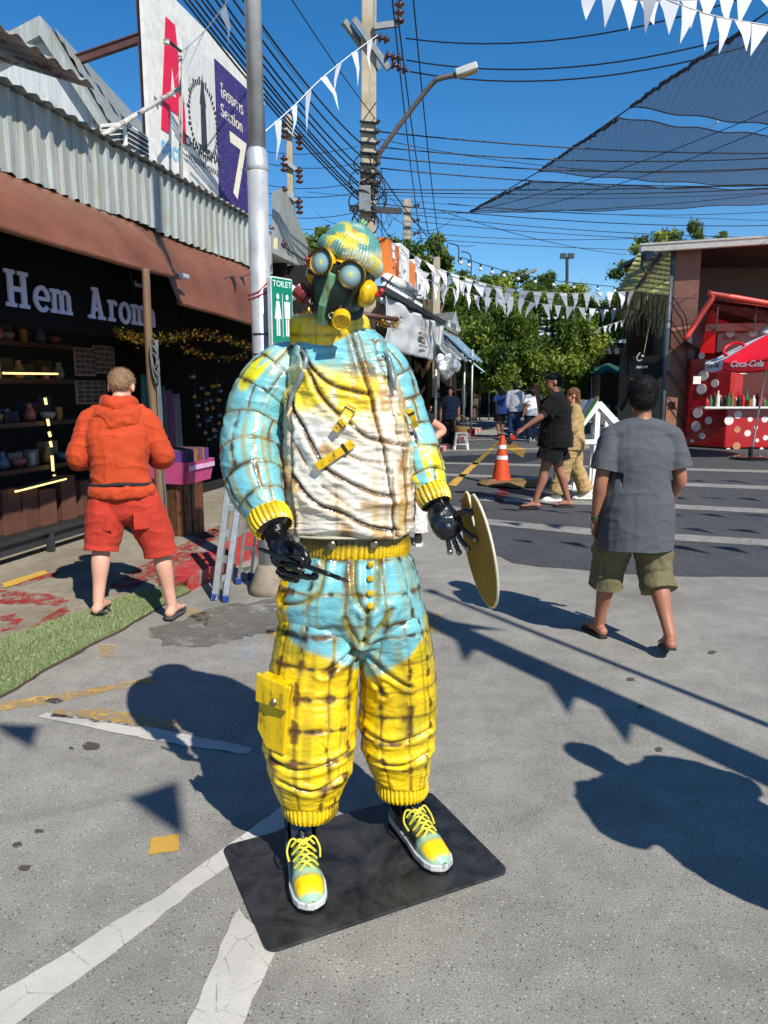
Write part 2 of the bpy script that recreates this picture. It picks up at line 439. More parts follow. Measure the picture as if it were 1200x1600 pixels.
for px in ([(0, 922), (60, 927), (112, 938), (90, 947), (40, 944), (0, 945)], [(0, 962), (20, 960), (34, 968), (26, 980), (0, 988), (0, 980), (18, 972), (0, 968)],
           [(40, 985), (98, 948), (110, 955), (56, 990)], [(0, 1000), (28, 988), (30, 994), (0, 1012)], [(18, 912), (90, 893), (95, 898), (30, 918)],
           [(170, 915), (230, 880), (300, 858), (320, 866), (260, 890), (200, 925)], [(240, 905), (330, 862), (345, 872), (262, 925)], [(270, 858), (335, 826), (350, 836), (300, 862)],
           [(300, 838), (352, 818), (356, 826), (310, 845)], [(372, 850), (415, 838), (440, 822), (450, 835), (400, 862)]):
    decal('painted_stripe', px, M_RED_FADE, 'scuffed red paint on the pavement', 0.005, 0.012, PZ)['group'] = 'red paint on the pavement'
decal('painted_stripe', [(2, 913), (70, 892), (76, 897), (8, 920)], M_YEL_LINE, 'yellow stripe on the pavement beside the shop rail', 0.008, 0.004, PZ)

# artificial turf ramp
n = NT('artificial_turf'); a = n.noise(3, 4, 0.6); b = n.noise(220, 3, 0.7)
n.set(n.mix(n.ramp(b, [(0.35, 0.0), (0.65, 1.0)]), C(62, 76, 46), n.mix(a, C(108, 126, 78), C(126, 138, 92))), 0.8, 0, n.bump(b, 0.8, 0.01))
M_TURF = n.m
n = NT('turf_blades'); at_ = n.attr('tint'); n.set(n.mix(at_, C(98, 116, 70), C(160, 168, 118)), 0.6); M_BLADE = n.m
def turf_w(u): return max(0.10, 0.385 + (4.38 - u) * 0.2165)
def turf_pt(u, w):                 # w 0 at the road edge .. 1 at the pavement
    q = turf_w(u) * w
    return S(u, -0.01 - q + 0.010 * math.sin(u * 5.3) + 0.008 * math.sin(u * 13), 0.012 + (PZ + 0.004) * max(0, min(1, q / 0.16)) ** 0.9)
turf = MB().sheet(lambda a, b: turf_pt(1.5 + a * 4.48, b), 90, 8).build('turf_mat', M_TURF, smooth=True)
tag(turf, 'strip of green artificial turf ramping onto the pavement', kind='structure')
edge = MB().tube([turf_pt(1.5 + a * 4.48 / 60, -0.015) + Vector((random.gauss(0, .006), random.gauss(0, .006), -0.006)) for a in range(61)], 0.009, 5).build('turf_edge', plain('frayed_turf_backing', (70, 52, 38), 0.9))
tag(edge, 'frayed brown edge of the turf', kind='structure')
nb = 36000
U = 3.2 + RNG.random(nb) * 2.75; W = RNG.random(nb)
V = np.zeros((nb, 3, 3)); 
base = np.array([turf_pt(u, w) for u, w in zip(U, W)])
ang = RNG.random(nb) * 6.283; lean = RNG.normal(0, 0.006, (nb, 2)); hh = 0.012 + RNG.random(nb) * 0.012
dx = np.stack([np.cos(ang), np.sin(ang), np.zeros(nb)], 1) * 0.0022
V[:, 0] = base - dx; V[:, 1] = base + dx; V[:, 2] = base + np.concatenate([lean, hh[:, None]], 1)
def tri_mesh(name, V, mat, tint=None):
    me = D.meshes.new(name); k = V.shape[1]; N = V.shape[0]
    me.vertices.add(N * k); me.vertices.foreach_set('co', V.reshape(-1).astype(np.float32))
    me.loops.add(N * k); me.loops.foreach_set('vertex_index', np.arange(N * k, dtype=np.int32))
    me.polygons.add(N); me.polygons.foreach_set('loop_start', np.arange(0, N * k, k, dtype=np.int32))
    me.update(calc_edges=True); me.materials.append(mat)
    if tint is not None:
        a = me.color_attributes.new('tint', 'FLOAT_COLOR', 'POINT')
        t = np.repeat(tint, k); a.data.foreach_set('color', np.stack([t, t, t, np.ones_like(t)], 1).reshape(-1).astype(np.float32))
    return me
tag(link(D.objects.new('turf_blades', tri_mesh('turf_blades', V, M_BLADE, RNG.random(nb)))), 'short green plastic blades of the turf strip', 'turf', kind='stuff')

# ================================================================== STATUE
def vn(P, seed=0):                  # value noise 0..1 on an (N,3) array
    P = np.asarray(P, dtype=np.float64) + 100.0; I = np.floor(P).astype(np.int64); F = P - I; F = F * F * (3 - 2 * F)
    def h(x, y, z):
        k = (x * 374761393 + y * 668265263 + z * 2147483647 + seed * 974711) & 0x7fffffff
        k = ((k ^ (k >> 13)) * 1274126177) & 0x7fffffff
        return ((k ^ (k >> 16)) & 0xffff) / 65535.0
    o = 0
    for dx in (0, 1):
        for dy in (0, 1):
            for dz in (0, 1):
                w = (F[:, 0] if dx else 1 - F[:, 0]) * (F[:, 1] if dy else 1 - F[:, 1]) * (F[:, 2] if dz else 1 - F[:, 2])
                o = o + w * h(I[:, 0] + dx, I[:, 1] + dy, I[:, 2] + dz)
    return o
def fbm(P, seed=0, oct=3):
    o = 0; a = 0.5; t = 0
    for k in range(oct): o = o + a * vn(np.asarray(P) * 2 ** k, seed + k); t += a; a *= 0.5
    return o / t
def crom(vals, t):                  # vals (m,k) sampled at t in 0..m-1
    V = np.asarray(vals, dtype=float); m = len(V); i = np.clip(np.floor(t).astype(int), 0, m - 2); f = (t - i)[:, None]
    p0 = V[np.maximum(i - 1, 0)]; p1 = V[i]; p2 = V[i + 1]; p3 = V[np.minimum(i + 2, m - 1)]
    return 0.5 * (2 * p1 + (p2 - p0) * f + (2 * p0 - 5 * p1 + 4 * p2 - p3) * f ** 2 + (3 * p1 - p0 - 3 * p2 + p3) * f ** 3)
def normals(P):
    du = np.roll(P, -1, 1) - np.roll(P, 1, 1)
    dv = np.gradient(P, axis=0)
    n = np.cross(du, dv); n /= np.maximum(np.linalg.norm(n, axis=2, keepdims=True), 1e-9); return n
def grid_obj(name, P, col, mat, parent, local=False, smooth=True):
    nv, nu = P.shape[:2]; me = D.meshes.new(name)
    idx = np.arange(nv * nu).reshape(nv, nu); a = idx[:-1]; b = np.roll(idx, -1, 1)[:-1]; c = np.roll(idx, -1, 1)[1:]; d = idx[1:]
    Q = np.stack([a, b, c, d], -1).reshape(-1, 4); N = len(Q)
    me.vertices.add(nv * nu); me.vertices.foreach_set('co', P.reshape(-1).astype(np.float32))
    me.loops.add(N * 4); me.loops.foreach_set('vertex_index', Q.reshape(-1).astype(np.int32))
    me.polygons.add(N); me.polygons.foreach_set('loop_start', np.arange(0, N * 4, 4, dtype=np.int32))
    me.update(calc_edges=True); me.materials.append(mat)
    if smooth: me.shade_smooth()
    if col is not None:
        at2 = me.color_attributes.new('Col', 'FLOAT_COLOR', 'POINT')
        cc = np.concatenate([col.reshape(-1, 3), np.ones((nv * nu, 1))], 1); at2.data.foreach_set('color', cc.reshape(-1).astype(np.float32))
    return adopt(link(D.objects.new(name, me)), parent, local)
def cl(r, g, b): return np.array(C(r, g, b)[:3])
def mixc(a, b, w): return a * (1 - w[:, None]) + b * w[:, None]
def sstep(a, b, x): t = np.clip((x - a) / (b - a), 0, 1); return t * t * (3 - 2 * t)
def pl_dist(X, Z, poly):            # distance of (X,Z) to a polyline, and side
    best = np.full(X.shape, 9.0); side = np.zeros(X.shape)
    for (x0, z0), (x1, z1) in zip(poly[:-1], poly[1:]):
        dx, dz = x1 - x0, z1 - z0; L = dx * dx + dz * dz
        t = np.clip(((X - x0) * dx + (Z - z0) * dz) / L, 0, 1); d = np.hypot(X - x0 - t * dx, Z - z0 - t * dz)
        s = np.sign((X - x0) * dz - (Z - z0) * dx); m = d < best; best = np.where(m, d, best); side = np.where(m, s, side)
    return best, side
def F(pts, Y): 
    q = smooth_path([at(x, y, Y) for x, y in pts], 5); return [(p.x, p.z) for p in q]
CY, YE, WH = cl(112, 184, 192), cl(240, 200, 8), cl(226, 219, 204)
OL, BR, BK = cl(156, 134, 18), cl(92, 56, 8), cl(24, 20, 12)

def quilt(s, t, rowh, colw, seed, wob=0.006, brick=1.0):
    n = len(s); z = np.zeros(n)
    t2 = t + wob * (vn(np.stack([s * 9, t * 5, z], 1), seed) - 0.5) * 4
    r = np.floor(t2 / rowh); jit = (vn(np.stack([r * 7.3, z, z], 1), seed + 5) - 0.5) * rowh * 0.3
    dt = np.abs(t2 - np.round(t2 / rowh) * rowh)
    off = vn(np.stack([r * 3.7 + 0.5, z, z + 4], 1), seed + 9) * colw * brick
    s2 = s + off + wob * (vn(np.stack([s * 4, t * 12, z + 2], 1), seed + 2) - 0.5) * 3
    ds = np.abs(s2 - np.round(s2 / colw) * colw)
    return dt, ds
def rustpaint(base, dt, ds, s, t, P, seed, k=1.0, spots=1.0, drip=1.0):
    nz = fbm(P * 11, seed); nz2 = vn(P * 34, seed + 3); d = np.minimum(dt, ds); z = np.zeros(len(s))
    c = base * (0.9 + 0.16 * fbm(P * 6, seed + 21))[:, None]
    dr = vn(np.stack([s * 75, t * 2.6, z], 1), seed + 11); dm = vn(np.stack([s * 9, t * 5, z], 1), seed + 12)
    c = mixc(c, OL, np.clip(sstep(0.55, 0.8, dr) * sstep(0.35, 0.65, dm) * 0.8 * drip, 0, 1))
    c = mixc(c, OL, np.clip(np.exp(-(d / 0.0075) ** 2) * (nz * 1.7 - 0.38) * k, 0, 0.92))
    c = mixc(c, BR, np.clip(np.exp(-(d / 0.0022) ** 2) * (vn(P * 48, seed + 4) * 1.9 - 0.45) * k, 0, 0.9))
    sp = sstep(0.62, 0.74, vn(P * 24, seed + 30)) * np.exp(-(d / 0.011) ** 2)
    c = mixc(c, BR * 0.8, np.clip(sp * 1.0 * spots, 0, 0.9))
    sp2 = sstep(0.68, 0.78, vn(P * 30, seed + 40)) * np.exp(-(d / 0.009) ** 2)
    dr3 = vn(np.stack([s * 130, t * 5, z + 3], 1), seed + 15); c = mixc(c, OL * 0.8, np.clip(sstep(0.72, 0.86, dr3) * sstep(0.45, 0.7, vn(np.stack([s * 12, t * 7, z], 1), seed + 16)) * 0.8 * drip, 0, 1))
    c = mixc(c, BK, np.clip(sp2 * spots, 0, 0.85))
    cx = np.exp(-((dt ** 2 + ds ** 2) / 0.0105 ** 2)); c = mixc(c, BK, np.clip(cx * sstep(0.35, 0.6, vn(P * 7, seed + 50)) * spots, 0, 0.85)); c = mixc(c, BR, np.clip(np.exp(-((dt ** 2 + ds ** 2) / 0.020 ** 2)) * 0.5 * spots * sstep(0.4, 0.7, vn(P * 6, seed + 51)), 0, 0.7))
    return c
n = NT('glossy_statue_paint'); nb = n.noise(55, 3, 0.55); nc = n.noise(16, 4, 0.6, n.mapping((1, 1, 2.2)), 1.2)
n.set(n.mix(n.math('MULTIPLY', n.ramp(nb, [(0.5, 0.0), (0.75, 1.0)]), 0.22), n.attr('Col'), C(120, 96, 40)), n.math('ADD', n.math('MULTIPLY', nb, 0.3), 0.2), 0.0, n.bump(nc, 0.28, 0.02, n.bump(nb, 0.12, 0.004)), 0.5, 0.5, 0.12)
M_STAT = n.m
M_BLACKMET = plain('black_lacquered_metal', (26, 26, 28), 0.28, 0.4, 0.4, 14, 0.3, 0.6)
M_STEEL = plain('bare_worn_steel', (150, 140, 122), 0.3, 0.9, 0.3, 20, 0.2)
M_YPAINT = rusty('yellow_enamel', (226, 182, 18), (92, 66, 20), 0.25, 0, 0.22, 16)
M_DGREEN = rusty('dark_green_patina', (24, 40, 32), (12, 14, 12), 0.3, 0.3, 0.3, 12)
M_AQUA = rusty('aqua_patina', (112, 158, 120), (112, 84, 28), 0.35, 0.1, 0.3, 14)
M_REDP = rusty('worn_red_enamel', (136, 54, 50), (60, 40, 34), 0.4, 0.2, 0.35, 18)
M_PLATE = None
n = NT('scuffed_black_plate'); a = n.noise(5, 8, 0.7, dist=1.5); b = n.noise(60, 4, 0.6); v = n.ramp(n.voro(70, rnd=0.1), [(0.2, 1.0), (0.35, 0.0)])
n.set(n.mix(n.ramp(a, [(0.38, 0.0), (0.72, 1.0)]), C(22, 23, 25), C(64, 64, 64)), n.math('ADD', n.math('MULTIPLY', a, 0.35), 0.28), 0.1, n.bump(n.math('ADD', b, n.math('MULTIPLY', v, 0.3)), 0.2, 0.004)); M_PLATE = n.m

SY = 2.38
statue = thing('statue', 'life-size painted metal statue of a masked painter in puffy jacket on black plate', 'statue', (-0.077, 2.354, 0))
def rrect(w, d, r, k=6):
    out = []
    for cx, cy, a0 in ((w / 2 - r, d / 2 - r, 0), (-w / 2 + r, d / 2 - r, 90), (-w / 2 + r, -d / 2 + r, 180), (w / 2 - r, -d / 2 + r, 270)):
        out += [(cx + r * math.cos(R(a0 + 90 * i / k)), cy + r * math.sin(R(a0 + 90 * i / k))) for i in range(k + 1)]
    return out
MB().prism(rrect(0.86, 0.565, 0.035), 0.003, 0.014, TR((-0.077, 2.354, 0), R(25.5))).build('base_plate', M_PLATE, statue, bevel=0.003)

def stations(rows, Y, nv, zoff=0.8):
    out = []
    for y, xl, xr, b, dY in rows:
        Yc = Y + dY; z = at((xl + xr) / 2, y, Yc - b * zoff).z
        dep = Yc * _c + (CAM_H - z) * _s
        out.append(((xl + xr - 1200) / 2 / FOC * dep, Yc, z, (xr - xl) / 2 / FOC * dep, b))
    return crom(out, np.linspace(0, len(out) - 1, nv))
def ringloft(st, nu, ex=2.3):
    a = np.linspace(0, 2 * np.pi, nu, endpoint=False); ca, sa = np.cos(a), np.sin(a)
    cx = np.sign(ca) * np.abs(ca) ** (2 / ex); cy = np.sign(sa) * np.abs(sa) ** (2 / ex)
    P = np.zeros((len(st), nu, 3))
    P[:, :, 0] = st[:, 0:1] + st[:, 3:4] * cx; P[:, :, 1] = st[:, 1:2] + st[:, 4:5] * cy; P[:, :, 2] = st[:, 2:3]
    r = 0.5 * (st[:, 3] + st[:, 4])
    s = np.broadcast_to(a, (len(st), nu)) * r.mean()
    t = np.broadcast_to(np.concatenate([[0], np.cumsum(np.linalg.norm(np.diff(st[:, :3], axis=0), axis=1))])[:, None], (len(st), nu))
    return P, s.ravel(), t.ravel()
def pathloft(pts, nu, nv, ell=1.0):  # pts: (Vector, radius)
    V = crom([(p.x, p.y, p.z, r) for p, r in pts], np.linspace(0, len(pts) - 1, nv))
    T = np.gradient(V[:, :3], axis=0); T /= np.linalg.norm(T, axis=1, keepdims=True)
    X = np.zeros_like(T); x = np.array([1.0, 0, 0])
    for i in range(nv):
        x = x - T[i] * x.dot(T[i]); x /= np.linalg.norm(x); X[i] = x
    Yv = np.cross(T, X)
    a = np.linspace(0, 2 * np.pi, nu, endpoint=False)
    P = V[:, None, :3] + (X[:, None] * np.cos(a)[None, :, None] + Yv[:, None] * np.sin(a)[None, :, None] * ell) * V[:, None, 3:4]
    s = np.broadcast_to(a, (nv, nu)) * V[:, 3].mean()
    t = np.broadcast_to(np.concatenate([[0], np.cumsum(np.linalg.norm(np.diff(V[:, :3], axis=0), axis=1))])[:, None], (nv, nu))
    return P, s.ravel(), t.ravel(), V, T
def wrinkle(P, amp, sc, seed):
    q = P.reshape(-1, 3) * np.array(sc); r = 1 - np.abs(2 * fbm(q, seed, 3) - 1); return (r ** 2 * amp).reshape(P.shape[:2])
def push(P, h):
    h = np.asarray(h) - np.mean(h) * 0.9
    return P + normals(P) * h.reshape(P.shape[:2])[:, :, None]

# vest -------------------------------------------------------------
st = stations([(838, 448, 640, .150, 0), (820, 445, 647, .168, 0), (770, 444, 648, .178, 0), (700, 444, 642, .178, 0), (640, 447, 633, .172, 0), (590, 450, 620, .160, 0), (555, 455, 611, .140, 0), (528, 462, 598, .115, 0), (512, 470, 585, .095, 0)], SY, 240)
P, s, t = ringloft(st, 460, 2.6)
sgn = -1 if normals(P)[120, 345, 1] > 0 else 1
X = P[:, :, 0].ravel(); Z = P[:, :, 2].ravel(); front = (P[:, :, 1].ravel() < SY + 0.02)
YF = SY - 0.15
folds = [F(q, YF) for q in ([(470, 548), (484, 572), (520, 602), (575, 617)], [(482, 575), (500, 615), (530, 648), (548, 662), (572, 682), (600, 690), (640, 700)], [(452, 625), (470, 662), (492, 702), (512, 732), (545, 752), (585, 770), (616, 776)],
         [(455, 742), (480, 772), (505, 790), (535, 800), (560, 815), (590, 826), (618, 830)], [(460, 690), (478, 725)], [(505, 760), (545, 790)], [(500, 706), (540, 712), (600, 726)], [(520, 690), (560, 720), (610, 740)])]
zipl = F([(548, 520), (560, 560), (578, 620), (598, 700), (611, 770), (617, 836)], YF)
zip2 = F([(585, 530), (606, 600), (622, 680), (634, 760), (636, 830)], YF)
side = F([(458, 622), (456, 700), (456, 770), (459, 836)], YF)
h = wrinkle(P, 0.012, (4, 4, 12), 3).ravel() + wrinkle(P, 0.006, (7, 7, 40), 13).ravel(); dark = np.zeros(len(X)); rust = np.zeros(len(X))
for i, q in enumerate(folds):
    d, sd = pl_dist(X, Z, q); w = 1.0 if i < 4 else 0.45
    d = np.where(front, d, 9)
    h += w * (-0.009 * np.exp(-(d / 0.006) ** 2) + 0.008 * np.exp(-(d / 0.035) ** 2) * (sd > 0) + 0.004 * np.exp(-((d - 0.016) / 0.01) ** 2))
    dark = np.maximum(dark, w * np.exp(-(d / 0.0036) ** 2)); rust = np.maximum(rust, w * np.exp(-(d / 0.009) ** 2))
for q, w in ((zipl, 1.0), (zip2, 0.5), (side, 0.7)):
    d, sd = pl_dist(X, Z, q); d = np.where(front, d, 9)
    h += -0.008 * w * np.exp(-(d / 0.004) ** 2) + 0.005 * np.exp(-((d - 0.012) / 0.008) ** 2)
    dark = np.maximum(dark, w * np.exp(-(d / 0.0026) ** 2)); rust = np.maximum(rust, 0.7 * w * np.exp(-(d / 0.009) ** 2))
stitch = (np.abs(((Z * 1.0) % 0.055) - 0.0275) < 0.006) 
V3 = P.reshape(-1, 3)
zn = Z + 0.03 * (fbm(V3 * 5, 61) - 0.5) + X * 0.12
cyz, yz = at(540, 592, YF).z, at(540, 655, YF).z
base = WH * (0.86 + 0.24 * fbm(V3 * 5, 51))[:, None]
base = mixc(base, cl(206, 208, 206), 0.4 * sstep(.5, .7, fbm(V3 * 4, 71)))
ypatch = sstep(yz - 0.05, yz + 0.02, zn) * sstep(0.42, 0.6, fbm(V3 * 8, 52) + 0.10 * (X > -0.14))
base = mixc(base, cl(244, 214, 20), np.clip(ypatch, 0, 1) * 0.95)
base = mixc(base, CY, sstep(cyz - 0.015, cyz + 0.03, zn))
zz = np.zeros(len(X))
dr = vn(np.stack([s * 38, t * 2.2, zz], 1), 91); dr2 = vn(np.stack([s * 85, t * 2.0, zz], 1), 92); dm = fbm(np.stack([s * 7, t * 4, zz], 1), 93)
DRP = cl(188, 142, 14)
low = sstep(cyz + 0.05, cyz - 0.05, Z)
base = mixc(base, DRP, np.clip(sstep(0.52, 0.8, dr) * sstep(0.42, 0.62, dm) * 0.72 * low, 0, 1))
base = mixc(base, cl(140, 92, 16), np.clip(sstep(0.62, 0.8, dr2) * sstep(0.38, 0.58, dm) * 0.75, 0, 1))
bl = sstep(0.66, 0.8, vn(V3 * 17, 95)); base = mixc(base, cl(186, 132, 10), bl * 0.7 * low); base = mixc(base, BR * 0.7, sstep(0.8, 0.88, vn(V3 * 17, 95)) * 0.8)
base = mixc(base, cl(176, 124, 16), np.clip(rust * (0.1 + 1.2 * vn(V3 * 22, 96)), 0, 0.9))
base = mixc(base, cl(120, 84, 10), np.clip(stitch * np.exp(-(np.where(front, pl_dist(X, Z, zip2)[0], 9) / 0.014) ** 2), 0, 0.8))
dq, ds_ = quilt(s, t, 0.13, 0.1, 5)
upper = sstep(cyz - 0.02, cyz + 0.05, Z)
base = mixc(base, OL, np.clip(np.exp(-(np.minimum(dq, ds_) / 0.009) ** 2) * upper * (vn(V3 * 16, 8) * 1.4 - 0.2), 0, 0.8))
base = mixc(base, BK * 0.8, np.clip(dark * 1.15, 0, 0.96))
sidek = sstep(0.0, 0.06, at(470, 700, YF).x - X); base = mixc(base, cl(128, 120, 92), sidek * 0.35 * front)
vest = grid_obj('vest', push(P, h * sgn), base.reshape(240, 460, 3), M_STAT, statue)
PV = push(P, h * sgn).reshape(-1, 3)
def surf(PV, x, y, Y0):             # front surface point seen near (x, y)
    p = at(x, y, Y0); m = (np.abs(PV[:, 0] - p.x) < 0.02) & (np.abs(PV[:, 2] - p.z) < 0.02)
    return Vector((p.x, PV[m][:, 1].min() if m.any() else Y0, p.z))
# straps and buckles on the vest
for a, b, wd in (((553, 690), (498, 727), 0.026), ((552, 632), (536, 660), 0.03), ((536, 660), (524, 672), 0.02), ((640, 640), (652, 668), 0.018)):
    q = [surf(PV, a[0] + (b[0] - a[0]) * k / 5, a[1] + (b[1] - a[1]) * k / 5, YF) + Vector((0, -0.008, 0)) for k in range(6)]
    m = MB()
    for k in range(5): m.bar(q[k], q[k + 1] + (q[k + 1] - q[k]) * 0.1, 0.010, wd, Vector((0, -1, 0)).cross(q[1] - q[0]).normalized())
    stp = m.build('strap', M_YPAINT, vest, bevel=0.002)
    MB().bar(q[1], q[1] + (q[2] - q[1]) * 0.4, 0.016, wd * 1.25, Vector((0, -1, 0)).cross(q[1] - q[0]).normalized()).build('buckle', plain('dark_bronze', (70, 56, 28), 0.35, 0.6), vest, bevel=0.002)
# lower rim of the vest
st2 = crom([(st[0][0], SY, st[0][2], st[0][3] + .002, st[0][4] + .002)], np.zeros(1)) if False else None
a = np.linspace(0, 2 * np.pi, 80, endpoint=False)
rim = [Vector((st[0][0] + st[0][3] * 1.0 * np.sign(np.cos(q)) * abs(np.cos(q)) ** (2 / 2.6), SY + st[0][4] * np.sign(np.sin(q)) * abs(np.sin(q)) ** (2 / 2.6), st[0][2])) for q in a]
MB().tube(rim + [rim[0]], 0.005, 6).build('hem', plain('pale_hem', (188, 180, 156), 0.3), vest, True)
MB().add(rim, [list(range(80))]).build('underside', M_BLACKMET, vest)

# waistband ---------------------------------------------------------
st = stations([(880, 472, 636, .120, 0), (868, 468, 640, .130, 0), (850, 470, 640, .132, 0), (822, 476, 632, .126, 0)], SY, 30)
P, s, t = ringloft(st, 300, 2.3)
rib = np.abs(np.sin(s * 250)); P = push(P, sgn * 0.005 * rib); V3 = P.reshape(-1, 3)
c = np.tile(YE * 0.85, (len(s), 1)); c = mixc(c, BR, (1 - rib) ** 2 * 0.8); c = mixc(c, OL * 0.5, sstep(0.4, 0.65, fbm(V3 * 9, 4)) * 0.8)
c = mixc(c, cl(60, 52, 20), 0.75 * sstep(0.045, 0.07, t))
wb = grid_obj('waistband', P, c.reshape(P.shape), M_STAT, statue)
for x, y in ((518, 852), (585, 851)):
    MB().lathe([(.002, 0), (.014, 0), (.014, .005), (.010, .008), (.002, .008)], 14, Matrix.Translation(at(x, y, SY - 0.14)) @ Matrix.Rotation(math.pi / 2, 4, 'X')).build('button', M_STEEL, wb, 30)

# trousers ----------------------------------------------------------
def trouser_paint(P, s, t, seed, yl):
    V3 = P.reshape(-1, 3); X, Z = V3[:, 0], V3[:, 2]
    bx = np.array([q[0] for q in yl]); bz = np.array([q[1] for q in yl])
    zb = np.interp(X, bx, bz); m = sstep(-0.012, 0.014, Z - zb + 0.02 * (fbm(V3 * 8, seed) - 0.5))
    base = YE * np.ones((len(X), 1)); base = base * (0.9 + 0.2 * fbm(V3 * 5, seed + 6))[:, None]
    base = mixc(base, cl(150, 150, 20), 0.6 * sstep(.58, .75, fbm(V3 * 6, seed + 8)))
    base = mixc(base, CY * np.ones((len(X), 1)), m)
    dt, ds = quilt(s, t, 0.105, 0.078, seed, 0.005, 0.0)
    c = rustpaint(base, dt, ds, s, t, V3, seed, 1.0, 1.15, 0.7)
    h = 0.002 * (1 - np.exp(-(np.minimum(dt, ds) / 0.006) ** 2))
    return c, h
def pw(pts, Y): return [(at(x, y, Y).x, at(x, y, Y).z) for x, y in pts]
yline = pw([(380, 700), (440, 830), (450, 1000), (470, 1012), (520, 1030), (558, 1060), (575, 1078), (600, 1066), (640, 1035), (664, 1005), (672, 960), (760, 900)], SY - 0.16)
st = stations([(1046, 520, 612, .02, .03), (1036, 480, 642, .05, .03), (1010, 446, 660, .125, .02), (970, 433, 664, .178, .01), (925, 440, 655, .172, 0), (895, 455, 647, .155, 0), (872, 470, 637, .132, 0)], SY, 170)
P, s, t = ringloft(st, 400, 2.3)
c, h = trouser_paint(P, s, t, 17, yline)
X = P[:, :, 0].ravel(); Z = P[:, :, 2].ravel(); front = P[:, :, 1].ravel() < SY
h += wrinkle(P, 0.012, (6, 6, 15), 23).ravel()
YT = SY - 0.165
for q, w in (([(553, 872), (554, 920), (566, 948), (577, 952), (588, 940), (590, 880)], .9), ([(505, 870), (504, 900), (495, 930), (470, 945), (440, 952)], .9), ([(575, 952), (572, 985), (566, 1005)], 1.2), ([(566, 1005), (590, 985), (612, 955)], 1.0), ([(566, 1005), (548, 985), (540, 965)], .7), ([(566, 1005), (600, 1008), (640, 1000)], .6)):
    d, sd = pl_dist(X, Z, F(q, YT)); d = np.where(front, d, 9)
    h += w * (-0.009 * np.exp(-(d / 0.006) ** 2) + 0.008 * np.exp(-((d - 0.018) / 0.012) ** 2)); c = mixc(c, BK * 1.4, np.clip(w * np.exp(-(d / 0.003) ** 2), 0, .9)); c = mixc(c, OL, np.clip(0.6 * np.exp(-(d / 0.01) ** 2), 0, .9))
trousers = grid_obj('trousers', push(P, h * sgn), c.reshape(P.shape), M_STAT, statue)
PT = push(P, h * sgn).reshape(-1, 3)
for y in (884, 904, 925, 943):
    q = surf(PT, 579, y, YT)
    MB().lathe([(.001, 0), (.011, 0), (.011, .003), (.007, .007), (.001, .008)], 12, Matrix.Translation(q + Vector((0, 0.002, 0))) @ Matrix.Rotation(math.pi / 2, 4, 'X')).build('button', M_YPAINT, trousers, 30)
def leg(rows, Y, seed, creases):
    st = stations(rows, Y, 240, 0.85); P, s, t = ringloft(st, 310, 2.4)
    c, h = trouser_paint(P, s, t, seed, yline); h += wrinkle(P, 0.007, (6, 6, 12), seed + 3).ravel() + wrinkle(P, 0.0035, (15, 15, 30), seed + 31).ravel()
    X = P[:, :, 0].ravel(); Z = P[:, :, 2].ravel()
    for q in creases:
        d, sd = pl_dist(X, Z, F(q, Y - 0.13)); h += -0.010 * np.exp(-(d / 0.006) ** 2) + 0.008 * np.exp(-((d - 0.018) / 0.012) ** 2); c = mixc(c, BR, np.clip(.6 * np.exp(-(d / 0.004) ** 2), 0, .9))
    P2 = push(P, h * sgn); o = grid_obj('trouser_leg', P2, c.reshape(P.shape), M_STAT, trousers)
    return P2.reshape(-1, 3), o
def hem(rows, Y, parent):
    st = stations(rows, Y, 24, 0.9); P, s, t = ringloft(st, 260, 2.2); rib = np.abs(np.sin(s * 210)); V3 = P.reshape(-1, 3)
    c = np.tile(YE, (len(s), 1)); c = mixc(c, BR, (1 - rib) ** 2 * .6); c = mixc(c, BK, sstep(.62, .75, fbm(V3 * 12, 5)) * .7)
    grid_obj('ankle_cuff', push(P, sgn * 0.005 * rib), c.reshape(P.shape), M_STAT, parent)
PL, legL = leg([(1268, 442, 528, .09, -.02), (1256, 434, 534, .105, -.02), (1235, 424, 546, .13, -.02), (1200, 416, 554, .148, -.02), (1150, 413, 557, .152, -.02), (1090, 418, 560, .155, 0), (1040, 427, 563, .160, .01), (990, 436, 562, .158, .015), (955, 446, 556, .13, .03)], 2.36, 31, [[(566, 1005), (540, 1030), (505, 1050)], [(420, 1180), (470, 1195), (540, 1180)], [(440, 1215), (490, 1230), (535, 1215)]])
PRr, legR = leg([(1236, 590, 668, .09, .03), (1226, 583, 670, .10, .03), (1205, 573, 675, .118, .03), (1170, 564, 680, .128, .02), (1110, 562, 683, .135, .01), (1060, 563, 679, .150, -.01), (1015, 562, 673, .165, -.03), (985, 563, 668, .165, -.045), (955, 572, 660, .14, -.05)], 2.46, 47, [[(566, 1005), (600, 1040), (640, 1070)], [(566, 1012), (585, 1055), (600, 1085)], [(568, 1150), (610, 1165), (670, 1150)], [(575, 1195), (620, 1205), (668, 1190)]])
hem([(1289, 445, 524, .085, 0), (1282, 441, 528, .092, 0), (1264, 440, 528, .092, 0)], 2.34, legL)
hem([(1256, 592, 666, .085, 0), (1250, 588, 669, .092, 0), (1232, 588, 668, .092, 0)], 2.49, legR)
